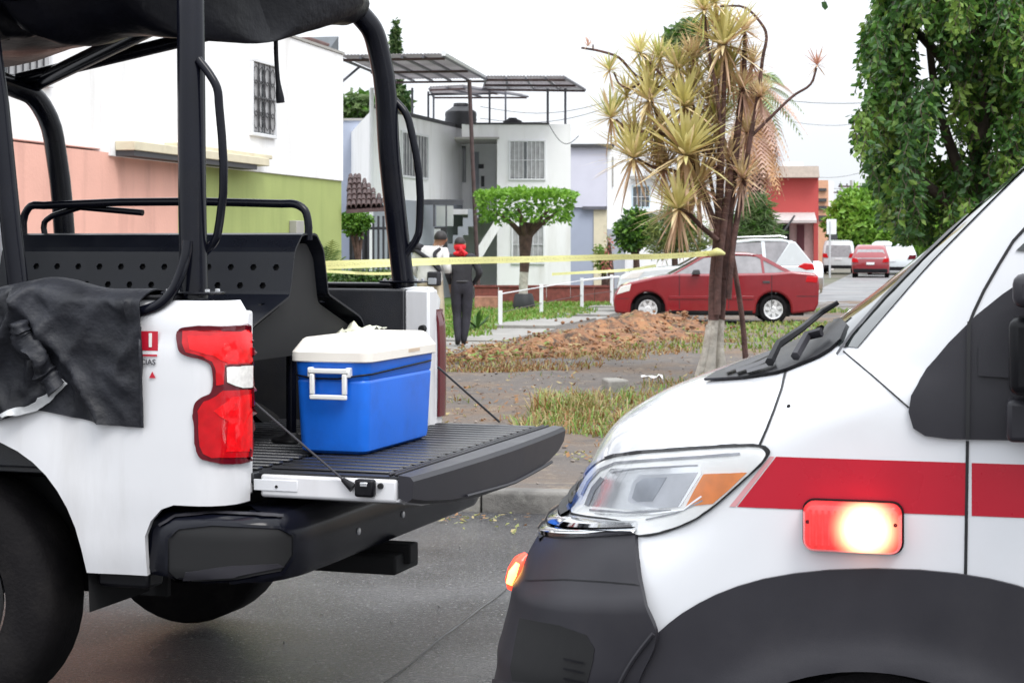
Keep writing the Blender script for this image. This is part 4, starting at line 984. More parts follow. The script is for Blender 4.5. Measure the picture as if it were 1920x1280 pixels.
ribbon('gasket', AM, abv, [(1140,862),(1155,857),(1200,850.5),(1300,842.5),(1380,836.5),(1415,835.5),(1436,838),(1443,848)], 5.5, .010, M['seam'], hl)
ribbon('gasket', AM, abv, [(1443,848),(1436,861),(1400,896),(1350,941),(1310,971),(1280,986),(1240,1000),(1205,1006)], 3.2, .009, M['seam'], hl)
# mirrored lamp on the far side
for src, nm in ((hl,'head_lamp'),):
    me = meshdata(nm, [(v.co.x, AW-v.co.y, v.co.z) for v in src.data.vertices], [tuple(p.vertices)[::-1] for p in src.data.polygons], housing, 50)
    o = bpy.data.objects.new(nm, me); link(o, amb)
# chrome trim under the lamp, grille
for mr in (0,1):
    V, Fc = [], []; nk = 22
    for k in range(8, 8+nk+1):
        f = k/30; zt0 = .815+.118*f**1.6; hg = .090-.062*f
        for j, (t, o_) in enumerate(((.06,.020),(.25,.030),(.42,.026),(.50,.012),(.58,.026),(.80,.030),(1.0,.012))):
            x, y = bumper_row(zt0+hg*t, o_)[k]; V.append((x, AW/2-y if not mr else AW/2+y, zt0+hg*t))
    for k in range(nk):
        for j in range(6): Fc.append((k*7+j,k*7+j+1,(k+1)*7+j+1,(k+1)*7+j))
    ob('grille_trim', V, Fc, M['chrome'], amb, smooth=40, solid=.01)
V, Fc = [], []   # dark grille across the nose
for i in range(9):
    for k in range(31):
        z = .84+i*.016; y = .38+k*(AW-.76)/30; xf, D, nn_ = interp(XF,z), interp(DD,z), interp(NN,z); s = abs(y-AW/2)/(AW/2)
        V.append((xf + D*(1-(1-s**nn_)**(1/nn_)) - .012 - (.012 if i % 2 else 0), y, z))
for i in range(8):
    for k in range(30): Fc.append((i*31+k,i*31+k+1,(i+1)*31+k+1,(i+1)*31+k))
ob('grille', V, Fc, M['black_plastic'], amb)
# cowl, wipers, windscreen
PB('cowl', [(1322,716),(1392,712),(1455,703),(1476,697),(1535,673),(1560,658),(1580,640),(1592,612),(1570,590),(1540,600),(1500,640),(1450,662),(1390,684),(1345,702)], .010, M['black_plastic'], amb, 8, .006)
for ln in ([(1365,706),(1410,690),(1450,672)],[(1385,707),(1425,694),(1455,680)],[(1405,708),(1440,698),(1458,690)]):
    ribbon('cowl_vent', AM, abv, ln, 7, .018, M['grey_plastic'], amb)
wz = lambda u,v,o_: project(AM, abv, u, v, o_)
tube('wiper', [wz(1452,700,.03), wz(1475,680,.05), wz(1520,650,.05), wz(1560,612,.045), wz(1590,590,.04)], [.012,.011,.009,.008,.006], M['black_plastic'], amb, 6)
tube('wiper', [wz(1500,685,.025), wz(1530,655,.04), wz(1555,640,.03)], .012, M['grey_plastic'], amb, 6)
V, Fc = [], []; zz = [1.375+i*.04 for i in range(24)]
for z in zz:
    xf, D, nn_, ins = interp(XF,z), interp(DD,z), interp(NN,z), interp(IN,z); wv = AW/2-ins
    for k in range(33):
        s = -.905+1.81*k/32; V.append((xf + D*(1-(1-abs(s)**nn_)**(1/nn_)) - .004, AW/2+s*wv, z+.002))
for i in range(len(zz)-1):
    for k in range(32): Fc.append((i*33+k,i*33+k+1,(i+1)*33+k+1,(i+1)*33+k))
ob('windscreen', V, Fc, M['glass_dark'], amb, smooth=60)
ribbon('screen_edge', AM, abv, [(1572,668),(1600,628),(1660,560),(1740,478),(1830,392),(1925,305),(1990,245)], 5, .007, M['grey_plastic'], amb)
# mirror foot, window, seams
mf = PB('mirror_foot', [(1704,772),(1709,742),(1738,692),(1780,642),(1830,592),(1880,552),(1925,522),(1990,480),(1990,827),(1880,824),(1780,822),(1735,816),(1713,802)], .012, M['grey_plastic'], amb, 12, .010)
PB('foot_step', [(1835,650),(1850,610),(1880,585),(1920,572),(1990,570),(1990,715),(1835,705)], .020, M['grey_plastic'], mf, 12, .010)
ribbon('gap', AM, abv, [(1818,604),(1817,650),(1816,740),(1815,822)], 7, .024, M['seam'], mf)
mb = MB(); a_, b_ = AM.plane(1893,592,1,-.03), AM.plane(1990,735,1,-.03); mb.box((a_.x,-.16,b_.z),(b_.x,-.02,a_.z)); mb.build('mirror_arm', M['black_plastic'], mf, bevel=.02, seg=3)
mb = MB(); a_, b_ = AM.plane(1888,745,1,-.03), AM.plane(1990,826,1,-.03); mb.box((a_.x,-.10,b_.z),(b_.x,-.02,a_.z)); mb.build('mirror_bracket', M['grey_plastic'], mf, bevel=.012, seg=2)
a_ = AM.plane(1900,530,1,-.05); mb = MB().box((a_.x,-.2,a_.z-.05),(a_.x+.2,-.03,a_.z+.02)); mb.build('mirror_shell', M['grey_plastic'], mf, bevel=.02, seg=3)
c = AM.plane(2140,520,1,-.25); mb = MB().box((c.x-.09,-.38,c.z-.22),(c.x+.05,-.15,c.z+.2)); mb.build('mirror_housing', M['black_plastic'], mf, bevel=.04, seg=3)
PB('side_window', [(1905,470),(1990,390),(2300,200),(2500,190),(2500,470),(2000,478)], .004, M['glass_dark'], amb, 20, .003)
for ln, wpx in (([(1475,690),(1466,730),(1452,770),(1438,805),(1425,834)],4.5), ([(1582,659),(1640,708),(1704,764)],3.2),
                ([(1814,826),(1813,900),(1812,970),(1811,1040),(1810,1098)],6), ([(1818,606),(1826,585),(1845,545),(1872,498),(1900,452),(1925,425),(1960,395)],6), ([(1804,1206),(1801,1290)],5)):
    ribbon('panel_gap', AM, abv, ln, wpx, .0025, M['seam'], amb)
p = wz(1479,762,.001); ob('nozzle', *lathe_geo([(-.002,.0005),(-.002,.004),(.002,.005)],1,tuple(p),10), M['seam'], amb)
tube('flare_ridge', [project(AM,bbv,u,v,.006) for u,v in ((1226,1186),(1205,1212),(1185,1240),(1165,1275),(1150,1310))], .005, M['grey_plastic'], bmp, 6, n=3)
ribbon('bumper_crease', AM, bbv, [(985,1088),(1060,1086),(1130,1090),(1200,1096)], 2.5, .001, M['black_plastic'], bmp)
# lit red warning light on the flank
lt = bpy.data.objects.new('warning_light', None); link(lt, amb)
c0 = AM.plane(1509,936,1,0); c1 = AM.plane(1692,936,1,0); zt = 1.036; zbm = .925
xm = (c0.x+c1.x)/2; hw_ = (c1.x-c0.x)/2
def rr2(h, v, r): return rrect(xm-h, xm+h, (zt+zbm)/2-v, (zt+zbm)/2+v, r, 5)
def loft_y(levels):
    V, Fc = loft(levels); return [(x, d, z) for x, z, d in V], Fc
vv = (zt-zbm)/2
ob('gasket', *loft_y([(rr2(hw_+.004,vv+.004,.026),-.001),(rr2(hw_+.004,vv+.004,.026),-.010)]), M['black_plastic'], lt, smooth=40)
mred = mat('lit_red_lens', (.62,.035,.035), .15, var=.25, scale=60, coat=.6, emit=(1,.3,.2), es=1)
def glow(m, c, r, hot, cold, smax, smin):
    "emission of a lit lens falling off from the bulb behind it"
    t = m.node_tree; b = t.nodes['Principled BSDF']; tc = t.nodes.new('ShaderNodeTexCoord'); vd = t.nodes.new('ShaderNodeVectorMath'); vd.operation = 'DISTANCE'; vd.inputs[1].default_value = c
    t.links.new(tc.outputs['Object'], vd.inputs[0]); mr_ = t.nodes.new('ShaderNodeMapRange'); mr_.inputs['From Max'].default_value = r; mr_.inputs['To Min'].default_value = 1; mr_.inputs['To Max'].default_value = 0; t.links.new(vd.outputs['Value'], mr_.inputs['Value'])
    cr = t.nodes.new('ShaderNodeValToRGB'); cr.color_ramp.elements[0].color = (*cold,1); cr.color_ramp.elements[1].color = (*hot,1); cr.color_ramp.elements[0].position = .15; cr.color_ramp.elements[1].position = .7; t.links.new(mr_.outputs[0], cr.inputs[0]); t.links.new(cr.outputs[0], b.inputs['Emission Color'])
    pw = t.nodes.new('ShaderNodeMath'); pw.operation = 'POWER'; pw.inputs[1].default_value = 2.2; t.links.new(mr_.outputs[0], pw.inputs[0]); ma = t.nodes.new('ShaderNodeMath'); ma.operation = 'MULTIPLY_ADD'; ma.inputs[1].default_value = smax; ma.inputs[2].default_value = smin; t.links.new(pw.outputs[0], ma.inputs[0]); t.links.new(ma.outputs[0], b.inputs['Emission Strength'])
glow(mred, (xm+.032,-.045,(zt+zbm)/2), .10, (1,.66,.32), (1,.05,.05), 10, .40)
mhot = mat('lit_bulb', (1,.9,.7), .3, emit=(1,.70,.36), es=14)
ob('lens', *loft_y([(rr2(hw_,vv,.024),-.010),(rr2(hw_,vv,.024),-.034),(rr2(hw_-.006,vv-.006,.02),-.046),(rr2(hw_-.02,vv-.02,.012),-.050)]), mred, lt, smooth=40)
for i in range(14):
    xl = xm-hw_+.018+i*(2*hw_-.036)/13; box('lens_flute', (xl-.0022,-.0525,zbm+.016), (xl+.0022,-.0490,zt-.016), mred, lt)
for sx in (-1,1): ob('screw', *lathe_geo([(-.050,.0005),(-.050,.0045),(-.043,.005)],1,(xm+sx*(hw_-.012),0,(zt+zbm)/2+.012),8), M['lamp_dark'], lt)
# lit red light on the grille corner
g0 = wz(985,1045,.02); gl = [wz(992,1038,.03), wz(982,1050,.035), wz(972,1070,.04), wz(962,1092,.04), wz(956,1104,.035)]
gm = mat('lit_grille_lens', (.8,.06,.03), .2, emit=(1,.06,.03), es=1.6); gh = mat('lit_grille_core', (1,.6,.2), .3, emit=(1,.42,.06), es=6)
gg = bpy.data.objects.new('grille_light', None); link(gg, amb)
gl = [AM.l(P(u,v,4.96)) for u,v in ((990,1040),(980,1053),(971,1072),(963,1092),(957,1105))]
tube('lens', gl, [.012,.026,.030,.026,.010], gm, gg, 10, n=4); 
off_ = Vector((-.006,-.02,0)); tube('core', [p+off_ for p in gl[1:4]], [.008,.015,.010], gh, gg, 8, n=4)
# ================================================================ HOUSES
M['wall_white'] = mat('wall_white', (.86,.86,.87), .9, var=.03, scale=1.2, dirt=(.50,.48,.44), dfac=.5, dscale=.9, streak=True, bump=.15, bscale=25)
M['wall_pink'] = mat('wall_pink', (.76,.42,.34), .9, var=.06, scale=1.5, dirt=(.46,.24,.20), dfac=.55, dscale=1.2, streak=True, bump=.15, bscale=25)
M['wall_green'] = mat('wall_green', (.34,.40,.14), .9, var=.06, scale=1.5, dirt=(.22,.28,.09), dfac=.55, dscale=1.2, streak=True, bump=.15, bscale=25)
M['wall_grey'] = mat('wall_grey', (.33,.35,.40), .9, var=.06, scale=1.2, dirt=(.22,.23,.26), dfac=.35, dscale=.7)
M['wall_blue'] = mat('wall_bluegrey', (.36,.40,.50), .9, var=.05, scale=1, dirt=(.28,.30,.36), dfac=.4, dscale=.6)
M['wall_lilac'] = mat('wall_lilac', (.60,.60,.69), .9, var=.05, scale=1, dirt=(.5,.48,.58), dfac=.4, dscale=.6)
M['wall_red'] = mat('wall_red', (.46,.075,.07), .9, var=.06, scale=.8, dirt=(.48,.09,.08), dfac=.4, dscale=.5)
M['wall_cream'] = mat('wall_cream', (.66,.60,.45), .9, var=.05, dirt=(.3,.28,.2), dfac=.6, dscale=2)
M['concrete'] = mat('concrete', (.36,.35,.33), .9, var=.1, dirt=(.2,.19,.18), dfac=.5)
M['dark_trim'] = mat('dark_trim', (.05,.05,.055), .7)
M['brick_red'] = mat('brick_red', (.20,.055,.045), .85, var=.3, scale=9, dirt=(.12,.05,.04), dfac=.6, dscale=2)
M['tile'] = mat('clay_tile', (.06,.032,.03), .8, var=.35, scale=6, dirt=(.05,.04,.04), dfac=.6, dscale=2)
M['corrugated'] = leafmat('corrugated_plastic_sheet', (.40,.38,.39), (.52,.50,.51), .8, .5)
[n for n in M['corrugated'].node_tree.nodes if n.type == 'MIX_SHADER'][0].inputs[0].default_value = .62
M['rust_steel'] = mat('rust_steel', (.075,.045,.045), .6, var=.3)
M['grey_steel'] = mat('grey_steel', (.10,.10,.12), .5, var=.2)
M['curtain'] = mat('curtain', (.36,.36,.37), .9, var=.25, scale=5)
M['pane'] = mat('window_pane', (.07,.08,.085), .08, var=.2, spec=.8, rvar=.02)
M['frame_white'] = mat('frame_white', (.72,.73,.75), .5, var=.03)
M['gate_iron'] = mat('gate_iron', (.03,.03,.04), .5, var=.2)
M['black_tank'] = mat('black_tank', (.022,.022,.026), .5, var=.2)
def pbx(fr, name, u0, u1, v0, v1, Y, depth, m, parent, bevel=0, zb=None):
    a = fr.l(P(u0, v1 if v1 is not None else HZ, Y)); b = fr.l(P(u1, v0, Y)); z0 = (zb if zb is not None else a.z)
    return box(name, (a.x, a.y, z0), (b.x, a.y+depth, b.z), m, parent, bevel)
def window(x0, x1, z0, z1, y, parent, bars=6, fr_m=None, style='v', curt=True, dark=False):
    "window set in a wall face at local y, outside is -y"
    fm = fr_m or M['frame_white']; t = .05; mb = MB()
    for a, b in (((x0-t,y-.05,z0-t),(x1+t,y+.01,z0)),((x0-t,y-.05,z1),(x1+t,y+.01,z1+t)),((x0-t,y-.05,z0+.0005),(x0,y+.01,z1-.0005)),((x1,y-.05,z0+.0005),(x1+t,y+.01,z1-.0005))): mb.box(a, b)
    wn = mb.build('window', fm, parent, bevel=.006)
    box('pane', (x0,y-.012,z0), (x1,y-.004,z1), M['pane'], wn)
    if curt:
        n = 16; V, Fc = [], []
        for i in range(n*2+1):
            x = x0+(x1-x0)*i/(n*2); V += [(x,y-.016-.006*(i%2),z0+.02),(x,y-.016-.006*(i%2),z1-.01)]
            if i and not (n-2 <= i <= n): k = len(V); Fc.append((k-4,k-2,k-1,k-3))
        ob('curtain', V, Fc, M['curtain'], wn, smooth=80)
    mb = MB()
    for i in range(1, bars):
        x = x0+(x1-x0)*i/bars; mb.box((x-.008,y-.044,z0),(x+.008,y-.030,z1))
    mb.box((x0,y-.046,(z0+z1)/2-.008),(x1,y-.028,(z0+z1)/2+.008))
    if style == 'scroll':
        for i in range(bars):
            x = x0+(x1-x0)*(i+.5)/bars; w_ = (x1-x0)/bars*.42
            for zc in (z0+(z1-z0)*f for f in (.18,.36,.62,.82)):
                mb.tube([(x+w_*math.cos(a*.7854), y-.037, zc+w_*1.3*math.sin(a*.7854)) for a in range(9)], .007, 5)
    mb.build('grille', M['dark_trim'] if dark or style == 'scroll' else M['frame_white'], wn)
    return wn
# ---- house with white upper storey over pink and green walls
H1 = Frame(-2.78, 30.0, 77.9)
h1 = empty('house', H1, 'white two-storey house with pink and green painted ground floor', 'house')
box('upper_wall', (-8.96,-.03,2.62), (0,7,4.68), M['wall_white'], h1, bevel=.01)
box('upper_wall', (-16,.10,2.70), (-8.965,7,5.3), M['wall_white'], h1, bevel=.01)
box('green_wall', (-6.88,0,-.05), (-.002,7,2.619), M['wall_green'], h1)
box('pink_wall', (-16,.0,-.05), (-6.884,7,2.66), M['wall_pink'], h1)
box('roof_slab', (-8.98,-.05,4.681), (.02,7.02,4.72), M['concrete'], h1)
box('ledge', (-8.85,-.28,2.69), (-4.25,-.031,2.80), M['wall_cream'], h1, bevel=.01)
box('ledge', (-7.4,-.20,2.802), (-3.9,-.031,2.86), M['wall_cream'], h1, bevel=.01)
box('ledge_underside', (-8.83,-.26,2.625), (-4.7,-.032,2.688), M['dark_trim'], h1)  # dark strip drawn for the dark underside of the ledge
window(-4.33, -3.40, 3.17, 4.16, -.03, h1, 4, style='scroll')
window(-12.2, -10.3, 3.35, 4.45, .10, h1, 12, dark=True)
box('roof_felt', (-1.25,.1,4.722), (-.05,.9,4.84), mat('roof_felt', (.10,.055,.05), .8, var=.4, scale=3), h1, bevel=.03)
V, Fc = prism_geo([(-.5,4.72),(.0,4.72),(.0,4.98)], 1, .05, 1.2); ob('roof_flap', V, Fc, mat('flap', (.08,.09,.10), .6, var=.3), h1)
box('meter_box', (-2.6,-.12,1.5), (-2.25,0,1.95), M['concrete'], h1, bevel=.01)
# tiled porch roof on the house end
pr = bpy.data.objects.new('porch_roof', None); link(pr, h1)
A, B, C_ = [H1.l(P(*q)) for q in ((649,392,29.9),(724,388,30.2),(652,332,31.8))]
SV = (C_-A)/6; WV = (B-A)/8; UP = Vector((0,0,1)); tile0 = None
for i in range(6):
    for j in range(8-i):
        if tile0 is None:
            V, Fc = [], []
            for k in range(7):
                an = math.pi*k/6
                for e_, sc in ((Vector((0,0,0)),1.08),(SV*1.12,.92)): V.append(e_ + WV*(-.5*math.cos(an)*sc) + UP*(.055*math.sin(an)*sc+(.02 if sc > 1 else 0)))
                if k: q = len(V); Fc.append((q-4,q-3,q-1,q-2))
            tile0 = ob('tile', V, Fc, M['tile'], pr, smooth=60, solid=.012); o = tile0
        else: o = tile0.copy(); COL.objects.link(o); o.parent = pr
        o.location = A + SV*i + WV*(j+.5) + Vector((random.uniform(-.01,.01),random.uniform(-.01,.01),random.uniform(-.006,.006)))
tri = [A-UP*.02, B-UP*.02, C_+WV*2-UP*.02, C_-UP*.02]
ob('soffit', tri+[p-UP*.05 for p in tri], [(0,1,2,3),(7,6,5,4),(0,4,5,1),(1,5,6,2),(2,6,7,3),(3,7,4,0)], M['rust_steel'], pr)
# ---- iron gate beside it
GF = Frame(G(668,500).x, 34, 0); gt = empty('iron_gate', GF, 'dark iron bar gate beside the green wall', 'gate')
for i in range(11):
    u = 662+i*9.5; a = GF.l(P(u, 405, 34)); box('bar', (a.x-.02,-.02,.05), (a.x+.02,.02,a.z), M['gate_iron'], gt)
a = GF.l(P(655,425,34)); b = GF.l(P(765,425,34))
box('rail', (a.x,-.03,1.86), (b.x,.03,1.91), M['gate_iron'], gt); box('rail', (a.x,-.03,.25), (b.x,.03,.30), M['gate_iron'], gt)
for u0,u1 in ((655,672),(683,690)): pbx(GF,'gate_panel',u0,u1,432,500,34.05,.03,M['gate_iron'],gt)
# ---- grey house behind the gate
GH = Frame(P(690,455,56).x, 56, 0); gh_ = empty('house', GH, 'plain blue-grey house wall behind the truck roll cage', 'house')
pbx(GH,'wall',560,745,226,None,56,6,M['wall_blue'],gh_,zb=-.05); pbx(GH,'parapet',558,746,222,226.2,55.95,6.1,M['concrete'],gh_)
pbx(GH,'window',662,684,268,312,55.97,.03,M['frame_white'],gh_); pbx(GH,'pane',664,682,270,310,55.96,.01,M['pane'],gh_)
o = tube('service_pole', [P(697,165,45), P(695,455+1.62*F/45,45)], .055, M['frame_white']); tag(o, 'slim white pole in front of the blue-grey house', 'pole')
o = ob('water_drum', *lathe_geo([(0,.0005),(0,.22),(.25,.235),(.30,.225),(.55,.235),(.85,.22),(.88,.18),(.88,.0005)],2,(0,0,0),20), mat('blue_drum', (.03,.14,.55), .4), smooth=40); p = P(714,262,54); o.location = p; tag(o, 'blue water drum on the wall beside the roll cage', 'drum')
# ---- house with rooftop canopy
HH = Frame(0, 52, 0); h2 = empty('house', HH, 'white house with barred windows and a steel canopy on its roof', 'house')
ZT = 4.98
def hx(u, Y): return P(u, 455, Y).x
pbx(HH,'wall',932,1070,233,None,52,7,M['wall_white'],h2,zb=-.05)
pbx(HH,'parapet',866,931.8,233,259,52,1.6,M['wall_white'],h2)
pbx(HH,'entrance_wall',850,940,236,None,54.6,3,M['wall_white'],h2,zb=-.05)
fp = [(hx(700,46),-6),(hx(866,54.4),2.4),(hx(866,54.4),8),(hx(700,46)-2,8)]
ob('wing_wall', *prism_geo(fp,2,2.75,ZT), M['wall_white'], h2)
ob('wing_base', *prism_geo([(x+.02,y-.02) for x,y in fp],2,-.05,2.748), M['wall_grey'], h2)
ob('coping', *prism_geo([(fp[0][0]+.03,fp[0][1]-.04),(fp[1][0]+.03,fp[1][1]-.04),(fp[1][0],fp[1][1]+.3),(fp[0][0],fp[0][1]+.3)],2,ZT+.001,ZT+.10), M['dark_trim'], h2)
pbx(HH,'coping',872,1030,230,233.5,51.96,.3,M['dark_trim'],h2)
pbx(HH,'eave',852,936,257,261,51.9,2.6,M['concrete'],h2)
w1a, w1b = P(957,335,52), P(1020,266,52); window(w1a.x, w1b.x, w1a.z, w1b.z, 0, h2, 8)
w1a, w1b = P(962,492,52), P(1018,425,52); window(w1a.x, w1b.x, w1a.z, w1b.z, 0, h2, 6)
# wing window: built in the wing's own plane
WA, WB = Vector(fp[0]), Vector(fp[1]); wang = math.atan2(WB.y-WA.y, WB.x-WA.x)
wf = Frame(WA.x, 52+WA.y, math.degrees(wang))
we = bpy.data.objects.new('wing_window', None); link(we, h2); we.location = (WA.x, WA.y, 0); we.rotation_euler = (0,0,wang)
pa, pb_ = wf.plane(752,328,1,0), wf.plane(800,258,1,0); 
mb = MB(); t = .06
for a, b in (((pa.x-t,-.05,pa.z-t),(pb_.x+t,.01,pa.z)),((pa.x-t,-.05,pb_.z),(pb_.x+t,.01,pb_.z+t)),((pa.x-t,-.05,pa.z+.0005),(pa.x,.01,pb_.z-.0005)),((pb_.x,-.05,pa.z+.0005),(pb_.x+t,.01,pb_.z-.0005))): mb.box(a,b)
mb.build('frame', M['frame_white'], we); box('curtain', (pa.x,-.02,pa.z), (pb_.x,-.004,pb_.z), M['curtain'], we)
mb = MB()
for i in range(1,9): x = pa.x+(pb_.x-pa.x)*i/9; mb.box((x-.012,-.045,pa.z),(x+.012,-.03,pb_.z))
mb.build('grille', M['grey_steel'], we)
dw = pbx(HH,'door',881,929,270,392,54.55,.06,M['frame_white'],h2); pbx(HH,'door_panel',886,898,285,380,54.52,.03,M['wall_grey'],h2); pbx(HH,'door_ornament',897,907,308,316,54.50,.03,M['dark_trim'],h2); pbx(HH,'lantern',902,908,330,350,54.48,.08,M['dark_trim'],h2)
pbx(HH,'side_window',858,873,274,342,54.55,.05,M['pane'],h2)
mb = MB()
for i in range(5): a = HH.l(P(858+i*3.6,342,54.5)); b = HH.l(P(858+i*3.6+1,274,54.5)); mb.box((a.x,a.y,a.z),(b.x,a.y+.03,b.z))
mb.build('window_bars', M['dark_trim'], h2)
# balcony slab, stair, carport
pbx(HH,'landing',846,940,392,402,52.2,2.4,M['wall_white'],h2); 
for i in range(9):
    x1 = hx(938,51.5)-i*.14; box('stair_step', (x1-.9,-.75,2.55-i*.24-.24), (x1-.9+.28,-.02,2.55-i*.24), M['wall_grey'], h2)
V, Fc = prism_geo([(hx(950,51.2),2.75),(hx(950,51.2),2.35),(hx(905,51.2)-.2,.9),(hx(905,51.2)-.2,1.4)], 1, -.85, -.76); ob('stair_parapet', V, Fc, M['wall_white'], h2)
pbx(HH,'carport_beam',765,868,374,384,50.0,.3,M['grey_steel'],h2); pbx(HH,'carport_window',805,838,426,470,51.4,.05,M['dark_trim'],h2); pbx(HH,'carport_pane',808,826,429,455,51.36,.03,M['frame_white'],h2)
for u0,u1 in ((812,816),(835,838)): pbx(HH,'carport_post',u0,u1,384,425,50.0,.08,M['grey_steel'],h2)
pbx(HH,'carport_panel',818,850,386,424,50.6,.04,M['frame_white'],h2)
# rooftop canopies: corrugated sheets on steel rafters and posts
cn = empty('roof_canopy', Frame(0,52,0), 'corrugated sheet canopy on steel posts above the white house', 'canopy')
def canopy(n0, n1, f0, f1, nsheet):
    n0, n1, f0, f1 = [HH.l(P(*q)) for q in (n0, n1, f0, f1)]
    for k in range(nsheet):
        a0, a1 = k/nsheet+.003, (k+1)/nsheet-.003; V, Fc = [], []
        m_ = 12
        for i in range(m_+1):
            f = a0+(a1-a0)*i/m_; q0 = n0.lerp(n1,f); q1 = f0.lerp(f1,f); dz = .025*(i % 2)
            V += [q0+Vector((0,0,dz)), q1+Vector((0,0,dz))]
            if i: q = len(V); Fc.append((q-4,q-3,q-1,q-2))
        ob('roof_sheet', V, Fc, M['corrugated'], cn, solid=.01)
    for k in range(nsheet+1):
        f = k/nsheet; tube('rafter', [n0.lerp(n1,f)-Vector((0,0,.06)), f0.lerp(f1,f)-Vector((0,0,.06))], .035, M['grey_steel'], cn, 6)
    for g_ in (0.02,.5,.98): tube('purlin', [n0.lerp(f0,g_)-Vector((0,0,.1)), n1.lerp(f1,g_)-Vector((0,0,.1))], .035, M['rust_steel'], cn, 6)
canopy((636,104,42), (832,101,42), (742,149,53), (914,147,53), 5)
canopy((912,143,50), (1060,143,50), (906,163,57), (1097,165,55), 4)
o = tube('fascia', [HH.l(P(832,100,41.9)), HH.l(P(914,146,52.9))], .07, M['frame_white'], cn, 6); tube('fascia', [HH.l(P(906,164,56.9)), HH.l(P(1097,166,54.9))], .06, M['frame_white'], cn, 6)
canopy((805,163,55), (870,160,55), (812,178,60), (990,178,60), 2)
for u, v0, v1, Y, r in ((641,106,230,42.2,.035),(773,165,240,50,.035),(803,172,229,53,.035),(813,176,229,56,.035),(918,170,234,54,.035),(948,172,234,57,.035),(1027,166,234,52.2,.04),(1060,166,250,54.5,.04)):
    tube('post', [HH.l(P(u,v0,Y)), HH.l(P(u,v1,Y))], r, M['grey_steel'], cn, 6)
tube('post', [HH.l(P(880,150,49)), HH.l(P(886,300,49)), HH.l(P(898,565,49))], .055, M['rust_steel'], cn, 8)
tube('brace', [HH.l(P(643,152,42.2)), HH.l(P(675,125,43))], .03, M['grey_steel'], cn, 6)
tube('roof_beam', [HH.l(P(803,227,52.5)), HH.l(P(803,178,52.5)), HH.l(P(915,176,54))], .03, M['grey_steel'], cn, 6)
# rooftop water tanks
def tank(u, v0, v1, wpx, Y, label):
    k = Y/F; h = (v1-v0)*k; r = wpx*k/2
    prof = [(0,.0005),(0,r*.96),(h*.1,r),(h*.2,r*.97),(h*.28,r),(h*.4,r*.97),(h*.5,r),(h*.62,r*.96),(h*.78,r*.62),(h*.86,r*.45),(h*.88,r*.48),(h*.98,r*.44),(h,.0005)]
    o = ob('water_tank', *lathe_geo(prof,2,(0,0,0),24), M['black_tank'], smooth=35); o.location = P(u, v1, Y); tag(o, label, 'water tank', 'rooftop water tanks')
tank(864, 193, 238, 60, 54, 'large black ribbed water tank on the white house roof')
tank(961, 221, 236, 36, 54, 'small black water tank right of the larger tank on the roof')
# ---- brick garden wall
BF = Frame(hx(890,47.5), 47.5, 0); bw = empty('garden_wall', BF, 'low dark red brick garden wall behind the fence posts', 'wall')
x1 = hx(1150,47.5)-BF.o.x
for i in range(int(x1/.62)+1):
    box('brick_panel', (i*.62,0,-.02), (min(i*.62+.61,x1),.2,.47), M['brick_red'], bw, bevel=.01)
box('coping', (-.02,-.03,.471), (x1+.02,.23,.52), M['brick_red'], bw)
pp = P(912,560,44); o = MB().box((-.28,-.2,0),(.28,.2,.34)).build('brick_planter', mat('planter_brick', (.42,.20,.14), .85, var=.3, scale=8), bevel=.02); o.location = (pp.x,44,0); tag(o, 'orange brick planter at the foot of the brown post', 'planter')
# ---- white post fence along the lawn
FF_ = Frame(0, 40, 0); fn = empty('post_fence', FF_, 'thin white post fence along the lawn edge', 'fence')
pts = [(938,617,545),(1015,593,533),(1091,583,521),(1147,577,515)]; tops = []
for u, vb, vt in pts:
    q = G(u, vb); a = FF_.l(q); zt = P(u,vt,q.y).z; box('post', (a.x-.04,a.y-.04,0), (a.x+.04,a.y+.04,zt), M['frame_white'], fn, bevel=.006); tops.append(Vector((a.x,a.y,zt-.06)))
for a, b in zip(tops, tops[1:]):
    tube('wire', [a,b], .012, M['frame_white'], fn, 6); tube('wire', [a-Vector((0,0,.35)), b-Vector((0,0,.35))], .008, M['rust_steel'], fn, 5)
tube('rail', [tops[2], tops[3], tops[3]+Vector((.8,1,0))], .03, M['frame_white'], fn, 6)
# ---- lilac house
LH = Frame(hx(1100,64), 64, 0); h3 = empty('house', LH, 'lilac and blue-grey house with a dark flat roof edge', 'house')
pbx(LH,'upper_wall',1068,1138,276,389,64,8,M['wall_lilac'],h3); pbx(LH,'lower_wall',1030,1113,389.2,None,64.1,8,M['wall_blue'],h3,zb=-.05); pbx(LH,'pillar',1113.2,1138,389.2,None,64.05,2,M['wall_cream'],h3,zb=-.05)
pbx(LH,'roof_edge',1066,1152,270,276,63.8,9,M['dark_trim'],h3); pbx(LH,'beam',1092,1138,387,393,63.9,.3,M['grey_steel'],h3)
